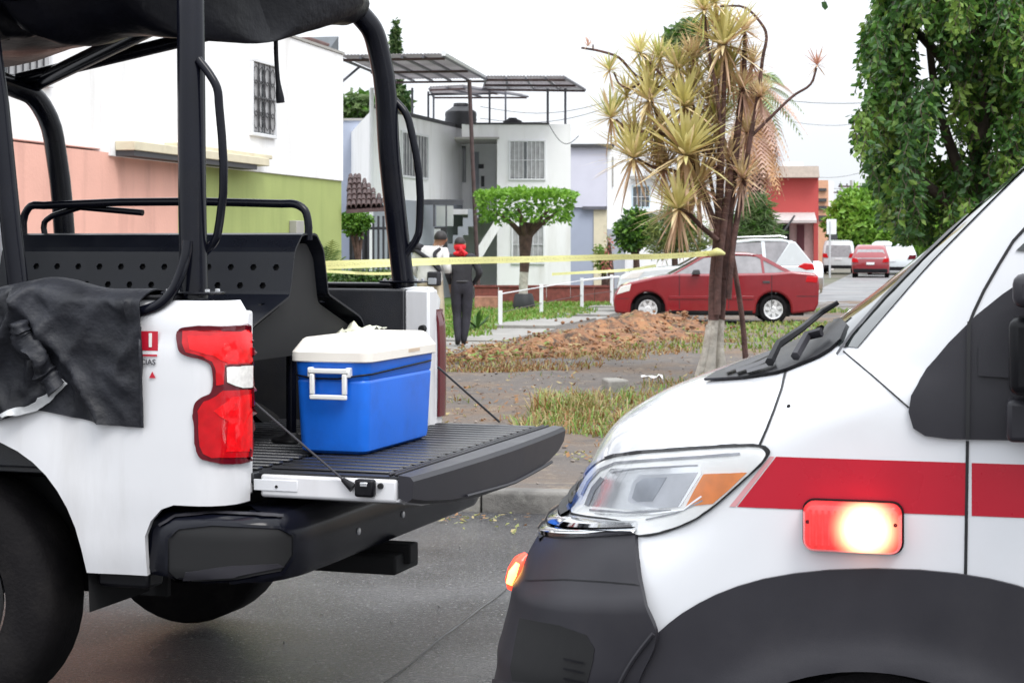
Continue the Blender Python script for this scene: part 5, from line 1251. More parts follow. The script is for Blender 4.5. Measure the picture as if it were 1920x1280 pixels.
# ---- white house with small blue window
WH = Frame(hx(1180,67), 67, 0); h4 = empty('house', WH, 'white house with a small blue-framed window behind the shrub', 'house')
fp = [(WH.l(P(1138.5,400,64.5)).x,-2.5),(WH.l(P(1172,400,70)).x,3),(WH.l(P(1172,400,70)).x,9),(WH.l(P(1138.5,400,64.5)).x,9)]
ob('side_wall', *prism_geo(fp,2,2.1,4.95), M['wall_white'], h4); ob('base_wall', *prism_geo([(x,y+.02) for x,y in fp],2,-.05,2.098), M['wall_grey'], h4)
q0, q1 = WH.l(P(1146,350,66)), WH.l(P(1150,295,66)); box('slot_window', (q0.x-.02,q0.y-.2,q0.z), (q1.x,q0.y+.1,q1.z), M['concrete'], h4)
pbx(WH,'wall',1170,1330,336,None,70,7,M['wall_white'],h4,zb=-.05); pbx(WH,'roof_ledge',1183,1335,330,336.2,69.7,7,M['concrete'],h4); pbx(WH,'sill_band',1175,1235,392,397,69.7,.3,M['wall_white'],h4)
wa, wb = WH.l(P(1187,388,70)), WH.l(P(1217,350,70)); window(wa.x, wb.x, wa.z, wb.z, wa.y, h4, 4, mat('frame_pale_blue', (.50,.62,.70), .5), curt=False)
# ---- red house
RH = Frame(hx(1480,95), 95, -6); h5 = empty('house', RH, 'red two-storey house with a pale flat roof and porch', 'house')
def rb(name, u0,u1,v0,v1,Y,d,m,bev=0,zb=None): return pbx(RH,name,u0,u1,v0,v1,Y,d,m,h5,bev,zb)
rb('wall',1437,1534,334,412,95,9,M['wall_red']); rb('ground_wall',1437,1534,412.2,None,95.6,8.5,mat('wall_pale_pink', (.62,.42,.42), .9, var=.1),zb=-.05)
rb('grey_wing',1395,1436.6,345,None,96,8,M['concrete'],zb=-.05)
V, Fc = prism_geo([(RH.l(P(1395,333,94.5)).x,RH.l(P(1395,333,94.5)).z),(RH.l(P(1536,333,94.5)).x,RH.l(P(1536,333,94.5)).z),(RH.l(P(1534,312,94.5)).x,RH.l(P(1534,312,94.5)).z),(RH.l(P(1400,312,94.5)).x,RH.l(P(1400,312,94.5)).z)],1,-.8,9); ob('roof', V, Fc, mat('roof_pale', (.52,.44,.38), .9, var=.1), h5)
V, Fc = prism_geo([(93.0-95,2.75),(95.2-95,3.25),(95.2-95,3.1),(93.0-95,2.62)],0,RH.l(P(1450,410,94)).x,RH.l(P(1529,410,94)).x); ob('porch_roof', V, Fc, mat('porch_pale', (.45,.40,.39), .8), h5)
rb('dark_doorway',1457,1480,420,470,95.3,.2,M['dark']); rb('door',1494,1508,421,470,95.3,.2,mat('maroon_door', (.10,.02,.03), .6)); rb('corner_post',1526,1534,334,None,94.9,.5,M['wall_red'],zb=-.05)
rb('roof_hut',1469,1505,304,312,98,2,M['wall_white'])
o = tube('pipe', [RH.l(P(1466,440,93)), RH.l(P(1490,404,93))], .05, M['dark_trim'], h5)
# ---- far houses at the end of the street
FH = Frame(hx(1550,112),112,0); h6 = empty('house', FH, 'narrow orange and white house beyond the red house', 'house')
om = mat('wall_orange', (.62,.34,.22), .9, var=.08)
pbx(FH,'wall',1534,1553,338,None,112,8,om,h6,zb=-.05); pbx(FH,'white_wing',1552,1563,340,None,113,8,M['wall_white'],h6,zb=-.05)
for v0, v1 in ((353,358),(372,378),(386,392),(404,414)): pbx(FH,'shade',1534,1550,v0,v1,111.8,.3,M['dark_trim'],h6)
FG = Frame(hx(1380,118),118,0); h7 = empty('house', FG, 'brownish house roofline glimpsed behind the dracaena stems', 'house')
pbx(FG,'wall',1225,1440,405,None,118,8,mat('wall_brown', (.42,.33,.28), .9, var=.1),h7,zb=-.05)
pbx(FG,'parapet',1222,1443,400,405,117.9,8.2,M['concrete'],h7)
for u in (1260,1300,1350,1395): pbx(FG,'window',u,u+12,412,432,117.95,.05,M['pane'],h7)
# ---- utility poles and overhead wires
def pole(u, vt, Y, label):
    p = P(u, vt, Y); e = empty('utility_pole', (p.x, Y, 0), label, 'utility pole', 'utility poles at the end of the street')
    tube('pole', [(0,0,0),(0,0,p.z)], [.13,.09], M['concrete'], e, 8); box('crossarm', (-.9,-.06,p.z-.5), (.9,.06,p.z-.38), M['rust_steel'], e)
    for x in (-.8,-.3,.3,.8): ob('insulator', *lathe_geo([(0,.0005),(0,.05),(.12,.06),(.15,.0005)],2,(x,0,p.z-.38),8), M['dark_trim'], e)
pole(1596, 338, 130, 'concrete utility pole above the green trees at the street end'); pole(1576, 352, 170, 'more distant utility pole left of the nearer one')
wm = mat('cable', (.05,.05,.06), .6)
for a, b, lab in (((1300,150,60),(1680,190,60),'overhead cable crossing the sky right of the dracaena'),((900,200,62),(1160,185,62),'upper overhead cable behind the canopy posts'),((900,222,62),(1160,195,62),'lower overhead cable behind the canopy posts'),((1480,228,90),(1680,215,90),'faint cable below the pink dracaena tip'),((1500,330,100),(1660,308,100),'overhead cable above the red house'),((1540,352,120),(1680,332,120),'overhead cable above the narrow orange house'),((1030,235,50),(1085,255,50),'short cable sagging from the white house roof')):
    a, b = P(*a), P(*b); pts = [a.lerp(b,i/12)-Vector((0,0,.35*math.sin(math.pi*i/12))) for i in range(13)]
    o = tube('overhead_cable', pts, .011, wm, None, 5); tag(o, lab, 'cable', 'overhead cables')
# ================================================================ CARS
def car(name, label, fr, paint, prof, gh, wb, r=.30, w=1.66, glassm=None, group=None, handles=2, pillars=(), rim=None, arch_r=None):
    "prof: lower body outline over the top, front (x<0) to rear; gh: greenhouse [base_f, roof_f, roof_r, base_r] as (x,z); origin under the front wheel on the near side"
    e = empty(name, fr, label, 'car', group); ar = arch_r or r*1.2
    zb = .20; out = list(prof)
    def archpts(cx): return [(cx+ar*math.cos(R(a)), max(zb, r+ar*math.sin(R(a)))) for a in range(0,181,15)]
    poly = out + [(out[-1][0]-.05, zb+.05)] + [(wb+ar, zb)] + archpts(wb)[1:-1] + [(wb-ar, zb), (ar, zb)] + archpts(0)[1:-1] + [(-ar, zb)]
    # body in layers so that the flank is barrelled
    V, Fc = [], []; n = len(poly); ys = [(0.035,.985,.02),(0,1,0),(w,1,0),(w-.035,.985,.02)]
    ob('body', *prism_geo(poly, 1, 0, w), paint, e, bevel=.045, seg=3)
    (bx0,bz0),(rx0,rz0),(rx1,rz1),(bx1,bz1) = gh; ti, tb = .20, .06
    V = [(bx0,tb,bz0),(bx0,w-tb,bz0),(bx1,w-tb,bz1),(bx1,tb,bz1),(rx0,ti,rz0),(rx0,w-ti,rz0),(rx1,w-ti,rz1),(rx1,ti,rz1)]
    ob('glasshouse', V, [(0,1,2,3),(4,7,6,5),(0,4,5,1),(1,5,6,2),(2,6,7,3),(3,7,4,0)], glassm or M['glass_dark'], e, bevel=.01)
    mid = ((rx0+rx1)/2, max(rz0,rz1)+.02)
    V, Fc = [], []
    for (x,z,k) in ((rx0-.03,rz0-.01,0),(rx0+.15,rz0+.03,1),(mid[0],mid[1]+.02,1),(rx1-.15,rz1+.03,1),(rx1+.03,rz1-.01,0)):
        V += [(x,ti-.02,z-.02),(x,ti+.12,z+.012),(x,w/2,z+.025),(x,w-ti-.12,z+.012),(x,w-ti+.02,z-.02)]
    for i in range(4):
        for k in range(4): Fc.append((i*5+k,i*5+k+1,(i+1)*5+k+1,(i+1)*5+k))
    ob('roof', V, Fc, paint, e, smooth=60, solid=.03)
    def pil(x0,z0,x1,z1,wd,nm='pillar'):
        for sy in (0,1):
            y0, y1 = (tb-.012, ti-.012) if not sy else (w-tb+.012, w-ti+.012); d = .03 if not sy else -.03
            V = [(x0-wd/2,y0,z0),(x0+wd/2,y0,z0),(x1+wd/2,y1,z1),(x1-wd/2,y1,z1)]; V += [(a,b+d,c) for a,b,c in V]
            ob(nm, V, [(0,1,2,3),(4,7,6,5),(0,4,5,1),(1,5,6,2),(2,6,7,3),(3,7,4,0)], paint, e)
    pil(bx0+.03,bz0-.02,rx0+.02,rz0+.01,.07); 
    for px, pw in pillars:
        f = (px-bx0)/(bx1-bx0); zl = bz0+(bz1-bz0)*f; pil(px,zl-.02,px+(.05 if px < (rx0+rx1)/2 else -.04),rz0+(rz1-rz0)*.5+.02,pw)
    pil(bx1-.06,bz1-.02,rx1-.02,rz1+.01,.14)
    wheel(e, 0, r, .02, r, .18, r*.66, 1, 7, rim or M['silver'], simple=False); wheel(e, wb, r, .02, r, .18, r*.66, 1, 7, rim or M['silver'])
    wheel(e, 0, r, w-.02, r, .18, r*.66, -1, 7, rim or M['silver']); wheel(e, wb, r, w-.02, r, .18, r*.66, -1, 7, rim or M['silver'])
    box('underbody', (prof[0][0]+.15,.12,.17), (prof[-1][0]-.2,w-.12,.4), M['dark'], e)
    for cx in (0,wb): box('wheel_well', (cx-ar*.98,.22,r*.5), (cx+ar*.98,.40,r+ar*.9), M['dark'], e)
    return e
M['hubcap'] = mat('hubcap', (.72,.72,.73), .35, metal=.3, var=.05)
M['car_red'] = mat('car_red', (.22,.005,.012), .22, var=.06, coat=1.0, dirt=(.2,.03,.03), dfac=.15)
M['car_white'] = mat('car_white', (.62,.66,.68), .25, var=.03, coat=.8)
M['car_glass'] = mat('car_glass', (.20,.19,.20), .06, var=.25, spec=1.0, coat=.6, rvar=.02)  # pale base colour stands in for light reflected in the windows
CR = Frame(2.71, 36.7, -3)
rc = car('red_sedan', 'dark red saloon car parked side-on behind the soil heap', CR, M['car_red'],
   [(-.66,.22),(-.69,.45),(-.66,.60),(-.57,.73),(-.35,.83),(.1,.935),(.52,1.0),(1.3,1.0),(2.5,1.02),(2.85,1.05),(3.30,1.01),(3.38,.96),(3.40,.80),(3.38,.40),(3.30,.24)],
   [(.42,.98),(1.15,1.36),(2.18,1.375),(2.92,1.02)], 2.49, r=.29, w=1.65, glassm=M['car_glass'], pillars=((1.62,.07),(2.30,.05)), rim=M['hubcap'])
CRv = rc
def cbox(e, name, x0,x1,z0,z1, m, y=-.006, d=.02, bev=.004): return box(name, (x0,y,z0), (x1,y+d,z1), m, e, bevel=bev)
cbox(rc,'door_handle',1.42,1.54,.80,.84,M['dark_trim'],-.02,.02); cbox(rc,'door_handle',2.28,2.42,.82,.86,M['dark_trim'],-.02,.02)
for x in (.62,1.60,2.45): cbox(rc,'door_gap',x,x+.012,.30,.98,M['seam'],-.002,.01,0)
cbox(rc,'side_moulding',.42,2.1,.50,.56,M['car_red'],-.018,.02); cbox(rc,'sill',.42,2.08,.20,.27,M['black_plastic'],-.004,.02)
cbox(rc,'front_bumper_gap',-.62,-.37,.50,.51,M['seam'],-.002,.01,0); cbox(rc,'rear_bumper_gap',2.95,3.36,.55,.562,M['seam'],-.002,.01,0)
hp_ = ob('head_lamp', *prism_geo([(-.63,.58),(-.55,.735),(-.33,.80),(-.36,.66)],1,-.004,.3), M['lamp_white'], rc, bevel=.01)
ob('tail_lamp', *prism_geo([(3.12,.84),(3.35,.82),(3.37,.95),(3.15,.96)],1,-.006,.28), M['lamp_red'], rc, bevel=.01)
cbox(rc,'reflector',3.3,3.41,.62,.68,M['lamp_white'],.05,.3)
V, Fc = prism_geo([(.86,.985),(1.04,.985),(1.02,1.09),(.90,1.08)],1,-.16,.0); ob('wing_mirror', V, Fc, M['dark_trim'], rc, bevel=.02)
# white SUV behind it
CS = Frame((1205-960)/F*41.5, 41.5, -3)
sv = car('white_suv', 'white estate car with a spare wheel cover parked behind the red saloon', CS, M['car_white'],
   [(-.55,.30),(-.58,.62),(-.50,.85),(-.25,.97),(.3,1.05),(.95,1.10),(2.6,1.10),(3.78,1.12),(3.86,1.0),(3.90,.55),(3.86,.32)],
   [(.80,1.08),(1.75,1.60),(3.32,1.66),(3.84,1.10)], 2.62, r=.33, w=1.75, glassm=M['car_glass'], pillars=((1.95,.08),(2.75,.08)))
ob('rear_quarter', *prism_geo([(2.95,1.10),(3.30,1.64),(3.42,1.64),(3.86,1.10)],1,.02,.10), M['car_white'], sv, bevel=.02)
ob('tail_lamp', *prism_geo([(3.46,1.08),(3.62,1.16),(3.80,1.15),(3.868,1.02),(3.66,1.0)],1,-.006,.3), M['lamp_red'], sv, bevel=.015)
ob('spare_wheel_cover', *lathe_geo([(3.90,.0005),(4.10,.20),(4.12,.30),(4.10,.36),(4.02,.385),(3.90,.38)],0,(0,.87,.82),28), M['chrome'], sv, smooth=40)
tube('roof_rail', [(1.9,.2,1.70),(2.1,.2,1.74),(3.1,.2,1.77),(3.25,.2,1.73)], .02, M['silver'], sv, 6)
ob('head_lamp', *prism_geo([(-.52,.78),(-.25,.95),(.05,.98),(-.1,.82)],1,-.005,.3), M['lamp_white'], sv, bevel=.01)
V, Fc = prism_geo([(1.05,1.10),(1.22,1.10),(1.2,1.26),(1.08,1.25)],1,-.18,0); ob('wing_mirror', V, Fc, M['car_white'], sv, bevel=.02)
# far cars seen from behind
def rearcar(name, label, u, vb, wpx, hpx, paint, glassv, lampm, kind, cat='car'):
    q = G(u, vb); k = wpx*q.y/F; w_ = k; h = hpx*q.y/F; L_ = 4.3 if cat == 'car' else 4.8
    e = empty(name, Frame(q.x, q.y, -12), label, cat, 'cars on the side street')
    hw2 = w_/2; zr = h
    lv = []
    def rect(hw, z, y0, y1, r_): return (rrect(-hw, hw, y0, y1, r_), z)
    if kind == 'van':
        lv = [rect(hw2*.97,.25,.05,L_-.05,.12), rect(hw2,.5,0,L_,.15), rect(hw2,h*.55,0,L_-.4,.15), rect(hw2*.95,h*.8,.08,L_-1.0,.2), rect(hw2*.86,h*.96,.2,L_-1.4,.25), rect(hw2*.7,h,.4,L_-1.6,.3)]
    else:
        lv = [rect(hw2*.95,.22,.08,L_-.1,.15), rect(hw2,.45,.0,L_,.2), rect(hw2,h*.55,.02,L_-.1,.25), rect(hw2*.97,h*.64,.10,L_-.9,.2), rect(hw2*.80,h*.93,.55 if kind == 'hatch' else .95,L_-1.9,.2), rect(hw2*.68,h,.8 if kind == 'hatch' else 1.2,L_-2.1,.25)]
    ob('body', *loft(lv), paint, e, smooth=40)
    z0, z1 = glassv[0]*h, glassv[1]*h
    def yat(z):
        for (pa,za),(pb2,zb2) in zip(lv, lv[1:]):
            if za <= z <= zb2: f = (z-za)/(zb2-za); return min(p[1] for p in pa)*(1-f)+min(p[1] for p in pb2)*f
        return 0
    def wat(z):
        for (pa,za),(pb2,zb2) in zip(lv, lv[1:]):
            if za <= z <= zb2: f = (z-za)/(zb2-za); return max(p[0] for p in pa)*(1-f)+max(p[0] for p in pb2)*f
        return hw2
    V = [(-wat(z0)*.84,yat(z0)-.012,z0),(wat(z0)*.84,yat(z0)-.012,z0),(wat(z1)*.80,yat(z1)-.012,z1),(-wat(z1)*.80,yat(z1)-.012,z1)]
    ob('rear_window', V, [(0,1,2,3)], M['car_glass'], e, solid=.01)
    zl0, zl1 = h*.46, h*.60
    for s in (-1,1):
        ob('tail_lamp', *prism_geo([(s*hw2*.62,zl0),(s*hw2*.97,zl0+.02),(s*hw2*.97,zl1),(s*hw2*.70,zl1-.02)],1,yat((zl0+zl1)/2)-.03,yat((zl0+zl1)/2)+.1), lampm, e, bevel=.01)
    box('number_plate', (-.18,-.03,h*.40), (.18,.0,h*.40+.11), M['frame_white'], e)
    box('rear_bumper', (-hw2*.9,-.035,.24), (hw2*.9,.05,.42), M['black_plastic'], e, bevel=.02)
    for s in (-1,1):
        for y in (.75, L_-.85): ob('wheel', *lathe_geo([(s*(hw2-.22),.0005),(s*(hw2-.22),.27),(s*(hw2-.2),.30),(s*(hw2-.05),.30),(s*(hw2-.02),.26),(s*(hw2-.03),.18),(s*(hw2-.03),.0005)],0,(0,y,.30),18), M['rubber'], e, smooth=40)
    return e
rearcar('parked_van', 'white van seen from behind at the far end of the side street', 1572, 512, 60, 62, M['car_white'], (.50,.84), M['lamp_red'], 'van', 'van')
rearcar('parked_car', 'red hatchback seen from behind right of the white van', 1632, 521, 70, 62, M['car_red'], (.58,.86), M['lamp_red'], 'hatch')
rearcar('parked_car', 'white saloon seen from behind, half hidden by the ambulance pillar', 1672, 516, 92, 64, M['car_white'], (.62,.90), M['lamp_dark'], 'sedan')
# road sign post near the van
sg_ = empty('street_sign', (P(1556,455,85).x,85,0), 'white street sign on a thin post left of the far van', 'sign'); tube('post', [(0,0,0),(0,0,2.6)], .05, M['silver'], sg_, 8); box('sign_plate', (-.15,-.03,2.0), (.3,.0,2.7), M['frame_white'], sg_, bevel=.02); box('dark_plate', (-.05,-.035,1.75), (.35,-.005,1.98), M['dark_trim'], sg_)
# ================================================================ PEOPLE
def skinned(name, joints, edges, root, lvl=2):
    me = bpy.data.meshes.new(name); names = list(joints); idx = {k: i for i, k in enumerate(names)}
    me.from_pydata([joints[k][0] for k in names], [(idx[a], idx[b]) for a, b in edges], []); me.update()
    o = bpy.data.objects.new(name+'_t', me); COL.objects.link(o)
    o.modifiers.new('skin', 'SKIN'); 
    if not me.skin_vertices: raise RuntimeError('no skin layer')
    for k in names:
        r_ = joints[k][1]; sv_ = me.skin_vertices[0].data[idx[k]]; r_ = r_ if isinstance(r_, tuple) else (r_, r_); kf = 1.0 if max(r_) < .035 else 1.16; sv_.radius = (r_[0]*kf, r_[1]*kf)
        sv_.use_root = (k == root)
    s = o.modifiers.new('sub', 'SUBSURF'); s.levels = lvl; s.render_levels = lvl
    bpy.context.view_layer.update(); m2 = bpy.data.meshes.new_from_object(o.evaluated_get(bpy.context.evaluated_depsgraph_get()))
    bpy.data.objects.remove(o); m2.shade_smooth(); return m2
M['skin'] = mat('skin', (.30,.16,.10), .55, var=.08); M['hair'] = mat('hair', (.015,.012,.012), .6)
M['cloth_black'] = mat('cloth_black', (.022,.022,.028), .8, var=.3, scale=9, bump=.3, bscale=25); M['cloth_trouser'] = mat('cloth_trouser', (.025,.025,.036), .8, var=.3, scale=9, bump=.3, bscale=25)
M['cloth_white'] = mat('cloth_white', (.70,.70,.69), .8, var=.10, scale=9, bump=.3, bscale=20); M['cloth_cream'] = mat('cloth_cream', (.55,.48,.36), .85, var=.15, scale=8)
M['scarf'] = mat('red_scarf', (.62,.01,.02), .7, var=.25, scale=14)
def hand(J, E, side, wr, d, up, out):
    "five fingers off a palm: d = direction of the hand, out = toward thumb"
    d, out = Vector(d).normalized(), Vector(out).normalized(); wr = Vector(wr); pm = wr + d*.07
    J[side+'palm'] = (pm, (.026,.034)); E.append((side+'wrist', side+'palm'))
    for i, (o_, l) in enumerate(((.030,.062),(.010,.075),(-.010,.070),(-.028,.055))):
        a = pm + d*.02 + out*o_; J[f'{side}f{i}a'] = (a+d*l*.5, .009); J[f'{side}f{i}b'] = (a+d*l+Vector((0,.01,0)), .007); E += [(side+'palm', f'{side}f{i}a'), (f'{side}f{i}a', f'{side}f{i}b')]
    J[side+'ta'] = (wr + d*.04 + out*.045, .010); J[side+'tb'] = (wr + d*.075 + out*.06, .008); E += [(side+'palm', side+'ta'), (side+'ta', side+'tb')]
def person(label, loc, rz, J, E, rule, mats):
    e = empty('person', (loc[0],loc[1],loc[2]), label, 'person'); e.rotation_euler = (0,0,rz)
    me = skinned('body', J, E, 'pelvis'); 
    for m_ in mats: me.materials.append(m_)
    for p in me.polygons: p.material_index = rule(p.center)
    b = bpy.data.objects.new('body', me); link(b, e); return e
# walking away: dark clothes, red scarf round the head
J = {'pelvis':((0,0,.90),(.145,.115)),'waist':((.0,0,1.04),(.135,.105)),'chest':((.0,.0,1.24),(.165,.115)),'neck0':((-.01,.0,1.385),(.07,.065)),'neck':((-.015,.01,1.44),.052),'head':((-.03,.02,1.53),(.076,.088)),'crown':((-.03,.015,1.60),(.06,.07)),
 'Lsh':((-.17,0,1.345),.062),'Lel':((-.215,-.02,1.09),.045),'Lwrist':((-.17,.12,.93),.030),'Rsh':((.17,0,1.345),.062),'Rel':((.275,-.06,1.10),.046),'Rwrist':((.185,.06,.955),.030),
 'Lhip':((-.085,0,.86),.098),'Lkn':((-.07,.05,.48),.066),'Lcalf':((-.065,.0,.30),.062),'Lan':((-.06,-.06,.09),.042),'Lto':((-.065,.10,.035),.036),
 'Rhip':((.085,0,.86),.098),'Rkn':((.075,.02,.48),.066),'Rcalf':((.055,.0,.30),.062),'Ran':((.03,-.02,.09),.042),'Rto':((.035,.14,.035),.036)}
E = [('pelvis','waist'),('waist','chest'),('chest','neck0'),('neck0','neck'),('neck','head'),('head','crown'),('chest','Lsh'),('Lsh','Lel'),('Lel','Lwrist'),('chest','Rsh'),('Rsh','Rel'),('Rel','Rwrist'),('pelvis','Lhip'),('Lhip','Lkn'),('Lkn','Lcalf'),('Lcalf','Lan'),('Lan','Lto'),('pelvis','Rhip'),('Rhip','Rkn'),('Rkn','Rcalf'),('Rcalf','Ran'),('Ran','Rto')]
hand(J, E, 'L', J['Lwrist'][0], (.1,.35,-1), 0, (.3,.9,.2)); hand(J, E, 'R', J['Rwrist'][0], (-.6,.45,-.55), 0, (.1,.3,.9))
def rule2(c):
    if c.z > 1.42: return 1
    if c.z < .08: return 3
    if abs(c.x) > .13 and .80 < c.z < .935 and c.y > .07: return 1
    return 2 if c.z < .98 and abs(c.x) < .19 else 0
q = G(866, 655); pe = person('person in dark clothes with a red scarf walking away along the pavement', (q.x, q.y, .05), R(4), J, E, rule2, [M['cloth_black'], M['skin'], M['cloth_trouser'], M['hair']])
def dome(c, r, a0, a1, seg=16, rows=8, front=None, j=0):
    V, Fc = [], []
    for i in range(rows+1):
        ph = R(a0+(a1-a0)*i/rows)
        for k in range(seg): th = 2*math.pi*k/seg; V.append((c[0]+r[0]*math.cos(ph)*math.cos(th), c[1]+r[1]*math.cos(ph)*math.sin(th), c[2]+r[2]*math.sin(ph)))
    for i in range(rows):
        for k in range(seg): Fc.append((i*seg+k,i*seg+(k+1)%seg,(i+1)*seg+(k+1)%seg,(i+1)*seg+k))
    return V, Fc
ob('hair', *dome((-.03,.015,1.555),(.088,.10,.105),5,90), M['hair'], pe, smooth=80)
for s in (-1,1): ob('ear', *dome((-.03+s*.083,.02,1.535),(.014,.024,.034),-90,90,10,6), M['skin'], pe, smooth=80)
ob('nose', *dome((-.03,.118,1.525),(.014,.02,.024),-90,90,10,6), M['skin'], pe, smooth=80)
V, Fc = dome((-.03,.02,1.505),(.094,.106,.075),-75,38); sc = ob('scarf', [(x,y,z+.012*noise.noise((x*30,y*30,z*30))) for x,y,z in V], Fc, M['scarf'], pe, smooth=80)
V, Fc = dome((-.02,-.03,1.405),(.115,.10,.05),-60,60); ob('scarf_collar', [(x*(1+.2*noise.noise((x*20,y*20,1))),y,z) for x,y,z in V], Fc, M['scarf'], sc, smooth=80)
tube('scarf_knot', [(-.03,-.09,1.50),(-.02,-.12,1.46),(-.05,-.125,1.40)], [.03,.028,.012], M['scarf'], sc, 8, n=3); tube('scarf_tail', [(-.02,-.11,1.48),(.02,-.125,1.42),(.035,-.12,1.37)], [.02,.024,.010], M['scarf'], sc, 8, n=3)
tube('belt', [(.15*math.cos(a*math.pi/8), .125*math.sin(a*math.pi/8), .985) for a in range(17)], .016, M['dark_trim'], pe, 6)
# second person: white top with black straps, half hidden by the cage post
J = {'pelvis':((0,0,.90),(.155,.12)),'waist':((.0,.02,1.05),(.15,.12)),'chest':((.02,.05,1.24),(.19,.14)),'neck0':((.06,.07,1.385),(.075,.07)),'neck':((.09,.08,1.43),.055),'head':((.12,.09,1.51),(.080,.088)),'crown':((.13,.09,1.58),(.064,.07)),
 'Lsh':((-.19,.02,1.345),.075),'Lel':((-.27,.0,1.09),.06),'Lwrist':((-.20,.15,.95),.032),'Rsh':((.19,.08,1.335),.075),'Rel':((.26,.05,1.08),.06),'Rwrist':((.20,.20,.97),.032),
 'Lhip':((-.09,0,.86),.105),'Lkn':((-.11,.04,.48),.075),'Lan':((-.12,-.02,.09),.05),'Lto':((-.13,.14,.035),.04),'Rhip':((.09,0,.86),.105),'Rkn':((.13,.03,.48),.075),'Ran':((.15,-.02,.09),.05),'Rto':((.16,.14,.035),.04)}
E = [('pelvis','waist'),('waist','chest'),('chest','neck0'),('neck0','neck'),('neck','head'),('head','crown'),('chest','Lsh'),('Lsh','Lel'),('Lel','Lwrist'),('chest','Rsh'),('Rsh','Rel'),('Rel','Rwrist'),('pelvis','Lhip'),('Lhip','Lkn'),('Lkn','Lan'),('Lan','Lto'),('pelvis','Rhip'),('Rhip','Rkn'),('Rkn','Ran'),('Ran','Rto')]
hand(J, E, 'L', J['Lwrist'][0], (.1,.6,-.7), 0, (.5,.4,.4)); hand(J, E, 'R', J['Rwrist'][0], (-.2,.6,-.6), 0, (-.5,.4,.4))
def rule1(c):
    if c.z > 1.42: return 1
    if c.z < .09: return 3
    if c.z < 1.0 and c.y > .15 and abs(c.x) > .12: return 1
    return 2 if c.z < .93 else 0
q = G(806, 655); p1_ = person('person in a white top with black straps beside the truck cage post', (q.x, q.y, .05), R(-25), J, E, rule1, [M['cloth_white'], M['skin'], M['cloth_cream'], M['hair']])
p1_.scale = (1.09,1.09,1.07)
ob('hair', *dome((.125,.085,1.535),(.092,.10,.105),-12,90), M['hair'], p1_, smooth=80)
for s in (-1,1): ob('ear', *dome((.12+s*.085,.10,1.51),(.014,.024,.034),-90,90,10,6), M['skin'], p1_, smooth=80)
ob('nose', *dome((.12,.185,1.50),(.014,.02,.024),-90,90,10,6), M['skin'], p1_, smooth=80)
tube('shoulder_strap', [(-.20,-.06,1.36),(-.06,-.125,1.30),(.08,-.11,1.20),(.19,-.07,1.08)], .032, M['cloth_black'], p1_, 8, n=4)
tube('shoulder_strap', [(.16,.0,1.38),(.12,-.08,1.32),(.15,-.09,1.2),(.20,-.06,1.06)], .026, M['cloth_black'], p1_, 8, n=4)
tube('shoulder_pad', [(-.26,.02,1.36),(-.19,-.03,1.40),(-.10,-.05,1.395)], [.06,.075,.05], M['cloth_black'], p1_, 10, n=4)
box('hip_bag', (.05,-.20,.86), (.24,-.10,1.06), M['cloth_black'], p1_, bevel=.025); box('bag_pocket', (.08,-.215,.88), (.21,-.20,.97), M['wall_grey'], p1_, bevel=.01)
# ================================================================ BARRIER TAPE
tm = mat('tape_yellow', (.86,.84,.36), .35, var=.06, scale=3)
t_ = tm.node_tree; b = t_.nodes['Principled BSDF']; src = b.inputs['Base Color'].links[0].from_socket
uv = t_.nodes.new('ShaderNodeUVMap'); uv.uv_map = 'UVMap'; sx = t_.nodes.new('ShaderNodeSeparateXYZ'); t_.links.new(uv.outputs[0], sx.inputs[0])
nz = t_.nodes.new('ShaderNodeTexNoise'); nz.inputs['Scale'].default_value = 9; nz.inputs['Detail'].default_value = 3; nz.inputs['Roughness'].default_value = .8; t_.links.new(uv.outputs[0], nz.inputs['Vector'])
m1 = t_.nodes.new('ShaderNodeMath'); m1.operation = 'GREATER_THAN'; m1.inputs[1].default_value = .56; t_.links.new(nz.outputs['Fac'], m1.inputs[0])
pp_ = t_.nodes.new('ShaderNodeMath'); pp_.operation = 'COMPARE'; pp_.inputs[1].default_value = .5; pp_.inputs[2].default_value = .22; t_.links.new(sx.outputs['Y'], pp_.inputs[0])
mm = t_.nodes.new('ShaderNodeMath'); mm.operation = 'MULTIPLY'; t_.links.new(m1.outputs[0], mm.inputs[0]); t_.links.new(pp_.outputs[0], mm.inputs[1])
mxx = t_.nodes.new('ShaderNodeMix'); mxx.data_type = 'RGBA'; mxx.inputs['B'].default_value = (.42,.40,.12,1); t_.links.new(mm.outputs[0], mxx.inputs['Factor']); t_.links.new(src, mxx.inputs['A']); t_.links.new(mxx.outputs['Result'], b.inputs['Base Color'])
def tape(name, pts, wd, label, twist=0, n=10):
    C = crom(pts, n); V, Fc = [], []; L_ = [0]
    for a, b in zip(C, C[1:]): L_.append(L_[-1]+(b-a).length)
    for i, c in enumerate(C):
        t = (C[min(i+1,len(C)-1)]-C[max(i-1,0)]).normalized(); side = t.cross(Vector((0,0,1))).normalized()
        a = .5*noise.noise((L_[i]*.35+twist,twist,0)) + (twist*L_[i]/L_[-1] if twist > 1 else 0); up = Vector((0,0,1))*math.cos(a)+side*math.sin(a)
        V += [c-up*wd/2, c+up*wd/2]
        if i: k = len(V); Fc.append((k-4,k-2,k-1,k-3))
    o = ob(name, V, Fc, tm, smooth=80, fixn=False); ul = o.data.uv_layers.new(name='UVMap')
    for p in o.data.polygons:
        for li, vi in zip(p.loop_indices, p.vertices): ul.data[li].uv = (L_[vi//2]*3, vi % 2)
    tag(o, label, 'tape', 'yellow barrier tapes'); return o
